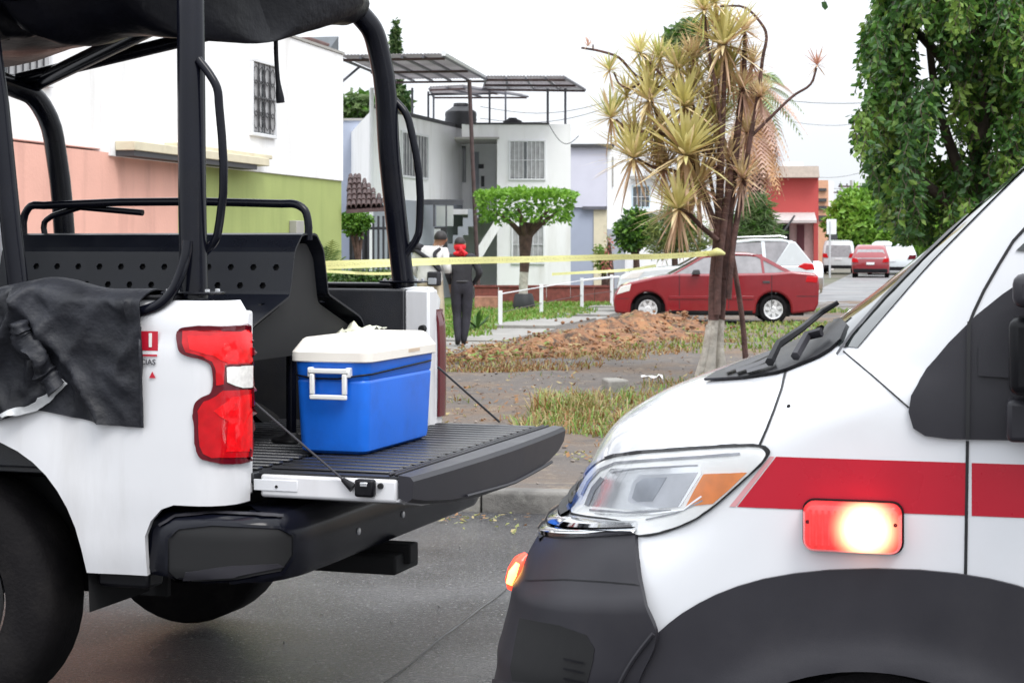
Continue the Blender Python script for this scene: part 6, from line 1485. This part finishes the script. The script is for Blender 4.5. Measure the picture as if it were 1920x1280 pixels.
tape('barrier_tape', [P(300,512,11.5),P(585,498,13.5),P(760,492,15.5),P(850,489,16.8),P(1000,486,18.6),P(1150,482,20.4),P(1290,478,22.0),P(1342,474,22.28)], .064, 'yellow barrier tape stretched from the truck to the dracaena trunk')
tape('barrier_tape', [P(560,505,13.3),P(640,510,14),P(700,513,15),P(770,512,16)], .022, 'lower loose end of yellow tape beside the cage post', .7)
tape('barrier_tape', [P(1035,514,42),P(1090,511,43),P(1150,508,44),P(1230,498,40)], .06, 'thin yellow tape along the far white fence', .3)
o = tube('tape_knot', [P(1330,477,22.2),P(1345,472,22.15),P(1358,476,22.2)], [.03,.05,.02], tm, None, 8, n=3); tag(o, 'knot of yellow tape tied on the dracaena trunk', 'tape')
# ================================================================ VEGETATION
def leaf_cloud(name, pts, size, mats, parent, droop=.3, aspect=.5, fold=.25, out=None):
    V, Fc, mi = [], [], []
    for i, p in enumerate(pts):
        p = Vector(p); s = size*random.uniform(.6,1.35); d = Vector((random.gauss(0,1),random.gauss(0,1),random.gauss(-droop,.7)))
        if out is not None: d += (p-out).normalized()*1.2
        d.normalize(); a = d.cross(Vector((random.gauss(0,1),random.gauss(0,1),random.gauss(0,1)))).normalized(); nrm = d.cross(a)
        b = len(V); m = p+d*s*.5; w_ = a*s*aspect*.5
        V += [p, m-w_+nrm*s*fold*.3, p+d*s, m+w_+nrm*s*fold*.3]; Fc += [(b,b+1,b+2),(b,b+2,b+3)]; k = random.randrange(len(mats)); mi += [k,k]
    o = ob(name, V, Fc, mats[0], parent, fixn=False)
    for m in mats[1:]: o.data.materials.append(m)
    o.data.polygons.foreach_set('material_index', mi); return o
def blobpts(blobs, n, shell=.55):
    tot = sum(r[0]*r[1]*r[2] for _, r in blobs); out = []
    for c, r in blobs:
        for k in range(int(n*r[0]*r[1]*r[2]/tot)):
            d = Vector((random.gauss(0,1),random.gauss(0,1),random.gauss(0,1))).normalized(); q = shell+(1-shell)*random.random()**.7
            q *= 1+.22*noise.noise(d*2.2+Vector(c))
            out.append(Vector(c)+Vector((d.x*r[0],d.y*r[1],d.z*r[2]))*q)
    return out
BARK = mat('bark', (.085,.05,.04), .9, var=.4, scale=8, bump=.8, bscale=20); BARKW = mat('limewashed_bark', (.46,.43,.38), .9, var=.25, scale=9, bump=.7, bscale=22, dirt=(.14,.09,.06), dfac=.8, dscale=5)
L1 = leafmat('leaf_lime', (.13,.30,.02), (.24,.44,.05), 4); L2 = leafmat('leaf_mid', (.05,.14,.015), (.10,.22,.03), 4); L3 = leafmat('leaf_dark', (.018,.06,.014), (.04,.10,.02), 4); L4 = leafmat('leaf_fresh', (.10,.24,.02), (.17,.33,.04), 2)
# ---- clipped mushroom-shaped tree
q = P(986,455,43.5); tt_ = empty('topiary_tree', (q.x,43.5,0), 'clipped flat-topped tree with lime crown before the white house', 'tree')
k = 43.5/F
tube('trunk', [(-.05,0,.0),(-.06,0,.5),(-.04,0,.95)], [.15,.11,.11], BARKW, tt_, 10, n=4)
tube('upper_trunk', [(-.04,0,.93),(-.02,0,1.3),(0,0,1.75),(.05,0,2.1)], [.112,.13,.17,.22], BARK, tt_, 10, n=4)
for a in range(7): 
    an = a*.9; tube('limb', [(0,0,1.7),(.35*math.cos(an),.35*math.sin(an),2.05),(.85*math.cos(an),.8*math.sin(an),2.4)], [.08,.06,.03], BARK, tt_, 7, n=3)
pts = []
for i in range(5200):
    x, y, z = random.uniform(-1.2,1.2), random.uniform(-1.1,1.1), random.uniform(0,1)
    e_ = (abs(x)/1.2)**4+(abs(y)/1.1)**4
    if e_ > 1: continue
    zt = 2.86+.05*noise.noise((x*3,y*3,0))-.10*e_; zb0 = 2.12+.10*noise.noise((x*2,y*2,5))-.05*(1-e_)
    if random.random() < .45: z = 1-abs(random.gauss(0,.08))
    elif e_ < .5 and random.random() < .7: continue
    pts.append((x*(1-.12*(1-z)), y, zb0+(zt-zb0)*z))
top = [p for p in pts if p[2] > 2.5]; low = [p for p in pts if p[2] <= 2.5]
leaf_cloud('crown', top+low[::3], .12, [L1,L1,L4], tt_, -.2, .6); leaf_cloud('shaded_lower_foliage', low, .12, [L4,L2,L1], tt_, 0, .6)  # darker mix low down puts the crown's underside shade into the leaf colour
o = ob('trunk_guard', *lathe_geo([(0,.26),(.05,.28),(.3,.24),(.42,.20),(.40,.14)],2,(-.05,0,0),14), M['black_tank'], tt_, smooth=50)
LS1 = leafmat('leaf_street_light', (.20,.40,.05), (.34,.56,.10), 1); LS2 = leafmat('leaf_street_mid', (.12,.28,.03), (.22,.42,.06), 1)
# ---- generic bushy plants
def bush(name, u, v, Y, blobs, n, size, mats, label, cat, group=None, trunk=True, aspect=.5):
    q = P(u, v, Y); e = empty(name, (q.x, Y, 0), label, cat, group); k = Y/F
    bl = [(((bu-u)*k, random.uniform(-.2,.2)*br*k, CH+(HZ-bv)*k), (br*k, br*k*.8, (bh or br)*k)) for bu, bv, br, bh in bl_(blobs)]
    leaf_cloud('crown', blobpts(bl, n), size, mats, e, .3, aspect)
    if trunk:
        zc = bl[0][0][2]; tube('trunk', [(0,0,-.05),(.05,0,zc*.5),(bl[0][0][0]*.5,0,zc)], [.1*Y/45,.08*Y/45,.04*Y/45], BARK, e, 8, n=3)
        for c, r in bl[1:]: tube('limb', [(.05,0,zc*.6),(c[0]*.6,c[1],c[2]*.85),c], [.05*Y/45,.04*Y/45,.02*Y/45], BARK, e, 6, n=2)
    return e
def bl_(b): return [(x if len(x) == 4 else (*x, None)) for x in b]
bush('shrub', 1190, 440, 52, [(1190,432,36),(1175,450,22),(1210,425,24),(1195,410,22)], 2600, .16, [L2,L3,L4], 'dense green shrub in front of the white house with the small window', 'shrub')
FN = leafmat('leaf_feathery', (.16,.22,.04), (.30,.33,.10), 2); FG2 = leafmat('leaf_grey_green', (.08,.14,.05), (.17,.24,.09), 2)
bush('shrub', 1262, 430, 50, [(1262,430,45,38),(1240,455,28),(1300,445,36,30),(1275,400,30)], 3600, .24, [FN,FG2,FN], 'feathery olive shrub behind the dracaena trunk', 'shrub', aspect=.12)
bush('shrub', 1412, 420, 52, [(1412,415,40,36),(1395,450,30),(1440,440,28),(1420,385,26)], 3600, .24, [FG2,L2,FG2], 'feathery dark green shrub right of the dracaena trunk', 'shrub', aspect=.14)
bush('shrub', 668, 425, 33, [(668,420,22),(655,410,16),(684,412,14)], 900, .11, [L4,L2], 'small green shrub behind the iron gate', 'shrub')
bush('shrub', 1130, 480, 48, [(1130,492,14,22),(1122,470,8,14)], 350, .16, [L4,FN], 'small yellow-green plant by the end of the fence', 'shrub', aspect=.3)
bush('flowering_plant', 1142, 470, 47.6, [(1142,455,6,20),(1140,490,8,20)], 160, .14, [leafmat('pink_flower',(.55,.16,.14),(.65,.28,.22),3),FN], 'thin pink flowering stalk beside the white fence', 'plant', aspect=.3)
bush('street_tree', 1640, 430, 100, [(1640,420,66,66),(1585,420,40,52),(1700,415,70,80),(1665,375,52,50),(1750,400,60,80),(1600,385,30,36),(1720,350,50,50)], 22000, .42, [LS1,LS2,LS1,L1,L4], 'bright green street tree beyond the far cars', 'tree')
bush('street_tree', 1600, 450, 150, [(1590,440,40,32),(1570,450,26,20)], 2200, .6, [L2,L3,L4], 'darker tree behind the white van', 'tree')
bush('background_tree', 668, 200, 75, [(668,205,34,28),(650,225,24),(690,215,22)], 2200, .38, [FG2,L2,FG2], 'grey-green tree rising behind the blue-grey house', 'tree')
bush('background_tree', 748, 190, 80, [(752,205,14,38),(745,225,16,24)], 1500, .34, [L3,FG2], 'dark narrow tree behind the roll cage post', 'tree')
cyp = bush('cypress_tree', 742, 70, 90, [(742,75,6.5,26),(743,100,7,30),(742,55,4,18),(743,140,8,40)], 2200, .26, [L3,FG2], 'tall thin cypress rising above the canopy', 'tree')
bush('background_tree', 1290, 70, 95, [(1285,75,36,34),(1300,55,26,22),(1265,90,18)], 1800, .42, [FG2,L2,FG2], 'pale green tree top behind the dracaena head', 'tree')
# ---- cycad-like plant and hedge by the green wall
def frond(base, d, L_, droop, n=16, lw=.16, wid=.02):
    V, Fc = [], []; d = Vector(d).normalized(); side = d.cross(Vector((0,0,1))).normalized() if abs(d.z) < .98 else Vector((1,0,0)); pts = []
    for i in range(n+1):
        t = i/n; pts.append(Vector(base)+d*L_*t-Vector((0,0,droop*L_*t*t)))
    for i in range(1, n+1):
        t = i/n; tg_ = (pts[i]-pts[i-1]).normalized(); l = lw*math.sin(math.pi*min(1,t*.9+.08))**.7
        for s in (-1,1):
            e = pts[i]+(side*s*.8+tg_*.6-Vector((0,0,.25))).normalized()*l; b = len(V)
            V += [pts[i]-tg_*wid*.5, pts[i]+tg_*wid*.5, e]; Fc.append((b,b+1,b+2))
    for i in range(n):
        b = len(V); V += [pts[i]-Vector((0,0,.008)), pts[i]+Vector((0,0,.008)), pts[i+1]]; Fc.append((b,b+1,b+2))
    return V, Fc
def palmlike(name, u, v, Y, nf, L_, label, cat, mats, zc, trunk=None, drange=(.3,1.2), lw=.16, wid=.02, dr=.5):
    q = P(u, v, Y); e = empty(name, (q.x,Y,0), label, cat); random.seed(int(u))
    for i in range(nf):
        a = i*2.39996; el = random.uniform(*drange); d = (math.cos(a)*math.cos(el), math.sin(a)*math.cos(el), math.sin(el))
        ob('frond', *frond((0,0,zc), d, L_*random.uniform(.75,1.1), dr*random.uniform(.5,1.3), lw=lw, wid=wid), random.choice(mats), e, fixn=False)
    if trunk: tube('trunk', [(0,0,-.05),(.02,0,zc*.5),(0,0,zc)], trunk, BARK, e, 8, n=3)
    return e
FP = leafmat('frond_pale', (.26,.36,.10), (.40,.48,.20), 2)
palmlike('frond_plant', 612, 500, 28.3, 26, 1.0, 'pale green frond plant standing against the green wall', 'plant', [FP,FN,FG2], .95, [.07,.06,.05], (.15,1.45), .22, .03, .35)
palmlike('frond_plant', 640, 520, 28.0, 18, .65, 'smaller frond plant between the wall and the cage post', 'plant', [FP,FG2], .75, [.05,.05,.04], (.1,1.4), .18, .03, .4)
bush('hedge', 660, 520, 27.2, [(600,522,26,20),(640,525,26,18),(680,525,28,18),(720,522,26,18)], 2600, .07, [L2,FG2,L3], 'low green hedge under the barrier tape', 'hedge', trunk=False)
palmlike('agave_plant', 895, 600, 33, 14, .42, 'spiky dark agave on the lawn edge beside the walking person', 'plant', [L3,L2], .08, None, (.2,1.3), .04, .12, .2)
# ---- tall palm with a skirt of dead fronds behind the dracaena
OR = leafmat('frond_dead_orange', (.52,.26,.12), (.66,.42,.22), 1.2); OP = leafmat('frond_dead_pink', (.55,.33,.26), (.66,.46,.36), 1.2); GP = leafmat('frond_green', (.20,.30,.11), (.36,.44,.20), 1)
Yp = 58; q = P(1418,300,Yp); pm_ = empty('palm_tree', (q.x,Yp,0), 'tall palm with a skirt of orange dead fronds behind the dracaena', 'tree')
zc = P(1420,165,Yp).z; tube('trunk', [(0,0,-.05),(0,0,zc*.5),(-.1,0,zc)], [.28,.24,.25], BARK, pm_, 10, n=3)
random.seed(5)
for i in range(30):
    a = i*2.4; el = random.uniform(-.1,1.2); ob('frond', *frond((-.1,0,zc), (math.cos(a)*math.cos(el),math.sin(a)*math.cos(el),math.sin(el)), 1.75, .8, 18, .55, .09), GP if random.random() < .7 else OP, pm_, fixn=False)
for i in range(90):
    a = i*2.4; t = i/90; el = random.uniform(-1.4,-.75); z0 = zc - t*1.5
    ob('dead_frond', *frond((-.1+.2*math.cos(a),.2*math.sin(a),z0), (math.cos(a)*math.cos(el),math.sin(a)*math.cos(el),math.sin(el)), 1.5, .5, 16, .45, .10), OR if random.random() < .6 else OP, pm_, fixn=False)
# ---- dracaena (multi-stemmed, spiky rosettes)
Yd = 22.4; D0 = P(1335,705,Yd); dr = empty('dracaena_tree', (D0.x,Yd,0), 'tall multi-stemmed dracaena with spiky yellow rosettes and limewashed base', 'tree')
def dp(u, v, dy=0): w_ = P(u, v, Yd+dy); return Vector((w_.x-D0.x, dy, w_.z))
STEM = mat('dracaena_stem', (.105,.055,.048), .85, var=.5, scale=7, bump=.9, bscale=26); 
def stem(pts, r, nm='stem', m=None): return tube(nm, pts, [k_*.84 for k_ in r], m or STEM, dr, 9, n=4)
stem([dp(1325,712), dp(1332,660), dp(1338,598)], [.13,.085,.078], 'limewashed_base', BARKW); stem([dp(1352,706,.1), dp(1350,650,.1), dp(1352,598,.1)], [.10,.06,.055], 'limewashed_base', BARKW); stem([dp(1308,716,-.05), dp(1322,660,-.05), dp(1330,610,-.02)], [.07,.05,.05], 'limewashed_base', BARKW)
stem([dp(1338,600), dp(1340,520), dp(1347,440), dp(1350,360), dp(1352,280), dp(1357,200), dp(1357,92)], [.08,.08,.075,.06,.05,.035,.025])
stem([dp(1352,600,.1), dp(1358,520,.1), dp(1366,420,.1), dp(1375,330,.1), dp(1385,230,.1), dp(1395,130,.1), dp(1397,65,.1)], [.055,.06,.065,.06,.05,.04,.03])
stem([dp(1398,672,.25), dp(1392,600,.25), dp(1380,520,.2), dp(1366,440,.15)], [.045,.04,.04,.04])
stem([dp(1345,590,-.08), dp(1348,500,-.08), dp(1356,430,-.06), dp(1368,340,-.05), dp(1372,300,-.05)], [.05,.055,.05,.05,.04])
stem([dp(1366,560,-.05), dp(1372,480,-.02), dp(1384,400,.05), dp(1395,340,.05), dp(1405,270,0), dp(1418,200,0), dp(1430,110,0), dp(1436,60,0), dp(1420,35,0), dp(1398,15,0), dp(1350,12,0)], [.045,.045,.045,.04,.036,.032,.026,.022,.02,.018,.016])
stem([dp(1409,255), dp(1450,215), dp(1490,178), dp(1520,158), dp(1531,128)], [.026,.022,.02,.018,.016], 'branch')
stem([dp(1345,430), dp(1325,380), dp(1310,340), dp(1290,298)], [.05,.045,.04,.03], 'branch'); stem([dp(1345,450,-.1), dp(1310,420,-.2), dp(1290,400,-.3), dp(1275,392,-.35)], [.04,.035,.03,.025], 'branch')
stem([dp(1310,340), dp(1260,320), dp(1220,312), dp(1195,298)], [.035,.03,.026,.022], 'branch'); stem([dp(1315,350,.1), dp(1270,260,.1), dp(1215,248,.1), dp(1180,245,.1), dp(1155,224,.1)], [.03,.026,.022,.02,.018], 'branch')
stem([dp(1330,380,.2), dp(1290,280,.2), dp(1240,230,.2), dp(1222,192,.2)], [.035,.03,.024,.02], 'branch'); stem([dp(1348,330), dp(1310,250), dp(1285,204)], [.035,.03,.022], 'branch')
stem([dp(1345,300,.2), dp(1300,200,.2), dp(1272,133,.2)], [.03,.025,.02], 'branch'); stem([dp(1250,170,.2), dp(1215,155,.2), dp(1190,140,.15), dp(1160,108,.1), dp(1125,96,.1), dp(1090,90,.1)], [.024,.022,.021,.02,.018,.015], 'branch')
stem([dp(1200,158,.1), dp(1180,166,.1), dp(1162,158,.1), dp(1151,136,.1)], [.018,.016,.015,.014], 'branch'); stem([dp(1353,260,-.1), dp(1345,180,-.1), dp(1328,90,-.1), dp(1320,24,-.1)], [.03,.026,.022,.018], 'branch'); stem([dp(1300,190,.1), dp(1240,140,.1), dp(1206,104,.1)], [.02,.018,.014],'branch')
stem([dp(1112,94,.1), dp(1112,84,.1)], [.014,.010], 'branch'); stem([dp(1345,400,.3), dp(1330,300,.3), dp(1345,236,.3)], [.03,.026,.02],'branch')
YG = leafmat('rosette_yellow', (.64,.60,.24), (.78,.73,.38), 3); TN = leafmat('rosette_tan', (.68,.54,.30), (.80,.68,.44), 3); GN = leafmat('rosette_green', (.38,.42,.12), (.54,.54,.20), 3); PK = leafmat('rosette_pinkish', (.50,.24,.18), (.62,.38,.27), 3); BR = leafmat('rosette_dead', (.50,.32,.20), (.68,.50,.34), 3)
def rosette(c, rad, mats, n=62, seed=0, dead=18):
    rnd = random.Random(seed); V, Fc, mi = [], [], []
    for i in range(n+dead):
        isd = i >= n; f = i/n; a = i*2.39996+rnd.uniform(-.3,.3)
        el = (1.45 - f*1.75 + rnd.uniform(-.25,.25)) if not isd else rnd.uniform(-1.45,-.7)
        d = Vector((math.cos(a)*math.cos(el), math.sin(a)*math.cos(el), math.sin(el))); L_ = rad*(rnd.uniform(.75,1.1) if f > .15 else rnd.uniform(.4,.7)) * (.9 if isd else 1)
        sd = d.cross(Vector((0,0,1))); sd = sd.normalized() if sd.length > .05 else Vector((1,0,0)); wd = rad*.030*rnd.uniform(.8,1.2)*(.8 if isd else 1); dr_ = rnd.uniform(.02,.22) if not isd else .2
        b = len(V)
        for t, wv in ((0,.6),(.35,1),(.7,.75)):
            p = Vector(c)+d*L_*t-Vector((0,0,dr_*L_*t*t)); V += [p-sd*wd*wv, p+sd*wd*wv]
        V.append(Vector(c)+d*L_-Vector((0,0,dr_*L_))); Fc += [(b,b+1,b+3,b+2),(b+2,b+3,b+5,b+4),(b+4,b+5,b+6)]
        k = (3 if isd else (0 if f < .3 else (1 if f < .62 else 2))); k = k if rnd.random() < .8 else rnd.randrange(len(mats)); mi += [k]*3
    o = ob('leaf_rosette', V, Fc, mats[0], dr, fixn=False)
    for m in mats[1:]: o.data.materials.append(m)
    o.data.polygons.foreach_set('material_index', mi)
NORM = [YG,YG,TN,BR]; GR = [GN,YG,TN,BR]; PKS = [PK,PK,BR,BR]; DRY = [TN,TN,BR,OP]
ros = [(1112,86,22,PKS,.1,18,0),(1150,133,46,GR,.1,36,6),(1205,100,52,NORM,.1,40,6),(1272,130,62,GR,.2,60,18),(1357,85,92,NORM,0,76,20),(1320,20,62,GR,-.1,56,14),(1340,6,50,NORM,-.1,46,8),(1397,58,50,DRY,.1,50,18),(1284,200,80,NORM,0,70,22),(1221,190,84,NORM,.2,60,22),(1153,221,64,GR,.1,50,10),(1193,297,86,NORM,0,64,18),(1286,292,116,NORM,-.15,88,26),(1345,233,70,GR,.3,60,30),(1426,182,48,DRY,0,44,16),(1532,122,36,PKS,0,26,6),(1392,167,60,DRY,.1,50,30),(1273,392,84,NORM,-.35,70,34),(1310,350,80,DRY,0,60,40),(1392,335,62,DRY,.05,44,34),(1247,318,62,DRY,.2,50,26),(1217,150,66,GR,.2,48,12),(1343,150,64,GR,.2,56,26),(1240,250,60,DRY,.3,50,30),(1318,255,64,DRY,.3,50,30),(1300,110,56,DRY,.3,50,24),(1365,300,60,DRY,.2,40,34),(1195,250,60,NORM,.3,50,14),(1240,110,56,GR,.3,50,12),(1180,180,50,NORM,.3,44,8),(1300,160,60,NORM,.25,50,24),(1330,195,60,DRY,.3,50,30),(1370,130,66,GR,.3,60,24),(1300,300,70,DRY,.2,50,36),(1235,275,56,NORM,.3,44,26),(1345,48,60,NORM,.2,50,20),(1410,120,50,DRY,.3,40,30),(1400,250,56,DRY,.3,36,36)]
for i, (u, v, r, ms_, dy, n, dd_) in enumerate(ros): rosette(dp(u if u > 1300 else 1300+(u-1300)*1.05,v,dy), r*Yd/F*1.22, ms_, int(n*1.8), i, int(dd_*.6))
# ---- weeping fig on the right
Yf = 18.5; F0 = P(1840,455,Yf); fg = empty('weeping_fig_tree', (F0.x,Yf,0), 'large weeping fig with dark drooping leaves above the ambulance', 'tree')
def fp_(u, v, dy=0): w_ = P(u, v, Yf+dy); return Vector((w_.x-F0.x, dy, w_.z))
FB = mat('fig_bark', (.10,.075,.06), .85, var=.4, scale=6, bump=.6, bscale=18)
tube('trunk', [fp_(1850,760), fp_(1846,560), fp_(1842,420), fp_(1838,300), fp_(1835,180)], [.22,.18,.14,.11,.09], FB, fg, 12, n=4)
for pts in ([(1842,400),(1800,320),(1760,200),(1740,60),(1730,-100)],[(1838,300),(1860,200),(1890,80),(1900,-100)],[(1835,180),(1820,60),(1800,-120)],[(1842,360),(1890,280),(1960,180),(2040,60)],[(1830,240),(1790,140),(1720,60),(1660,-20)],[(1842,420),(1780,380),(1720,330),(1680,280)]):
    dy = random.uniform(.1,.8); tube('limb', [fp_(u,v,dy*i/4) for i,(u,v) in enumerate(pts)], [.08,.06,.045,.035,.025][:len(pts)], FB, fg, 8, n=4)
random.seed(21)
edge = [(-260,1650),(-100,1642),(0,1650),(40,1655),(80,1632),(130,1622),(180,1640),(215,1622),(260,1606),(290,1625),(330,1650),(380,1660),(430,1690),(480,1740)]
def left_edge(v):
    for (a,p),(b,q) in zip(edge, edge[1:]):
        if v <= b: return p+(q-p)*max(0,(v-a))/(b-a)
    return 1740
LVs = []; twV, twF = [], []
FL1 = leafmat('fig_dark', (.028,.085,.020), (.055,.14,.03), 6, .4); FL2 = leafmat('fig_mid', (.06,.17,.028), (.12,.26,.045), 6, .4); FL3 = leafmat('fig_light', (.13,.25,.035), (.24,.36,.07), 6, .4)
V, Fc, mi = [], [], []
clus = []
for i in range(190):
    v0 = random.uniform(-280,400); ul = left_edge(v0+40); u0 = ul + 14 + (2060-ul)*random.random()**1.2
    if i % 4 == 0: u0 = ul + random.uniform(10,40)
    clus.append((u0, v0, random.uniform(-1.5,1.5)*min(1,.35+(u0-ul)/120), random.uniform(12,30), random.random()))
for i in range(5600):
    cu_, cv_, cdy, cr_, ctone = random.choice(clus); v0 = cv_ + random.gauss(0,cr_*.9); u0 = cu_ + random.gauss(0,cr_*.7); dy = cdy + random.gauss(0,.18); ul = left_edge(v0+40)
    if u0 < ul-8: continue
    if 1750 < u0 < 1835 and 225 < v0+60 < 345 and random.random() < .85: continue
    p = fp_(u0, v0, dy); Ln = random.uniform(.18,.50); dirx = random.uniform(-.35,.2); n = int(Ln/.024)
    tone = min(1,max(0,ctone+random.gauss(0,.15)))
    pts = []
    for j in range(n):
        t = j/n; q = p+Vector((dirx*Ln*t*(1-.5*t)+.03*math.sin(j*.5+i), .1*math.sin(j*.33+i*2)*t, -Ln*t*(.5+.5*t))); pts.append(q)
        vv_ = HZ-(q.z-CH)*F/(Yf+q.y)
        if vv_ > 452 and u0 < 1745: break
        s = random.uniform(.07,.12); an = random.random()*6.283; d = Vector((math.cos(an)*.75, math.sin(an)*.75, -.75+random.uniform(-.3,.6))).normalized()
        a = d.cross(Vector((random.gauss(0,1),random.gauss(0,1),.2))).normalized(); nr = d.cross(a); b = len(V); w_ = a*s*.25
        V += [q, q+d*s*.45-w_+nr*s*.06, q+d*s*.95, q+d*s*.45+w_+nr*s*.06]; Fc += [(b,b+1,b+2),(b,b+2,b+3)]
        k = 0 if tone < .28 else (1 if tone < .70 else 2); k = k if random.random() < .7 else random.randrange(3); mi += [k,k]
    if len(pts) > 3: g_ = tube_geo(pts[::3], .004, 3); b = len(twV); twV += g_[0]; twF += [tuple(x+b for x in f) for f in g_[1]]
o = ob('crown', V, Fc, FL1, fg, fixn=False); o.data.materials.append(FL2); o.data.materials.append(FL3); o.data.polygons.foreach_set('material_index', mi); tag(o, kind='stuff')
o = ob('twigs', twV, twF, FB, fg, fixn=False); tag(o, kind='stuff')
V = [fp_(1540,4), fp_(1549,3), fp_(1553,14), fp_(1547,20), fp_(1541,13)]
tube('hanging_twig', [fp_(1700,-160), fp_(1600,-80), fp_(1556,-20), fp_(1545,4)], [.012,.006,.004,.003], FB, fg, 5, n=3); ob('leaf', V, [(0,1,2,3,4)], FL1, fg)
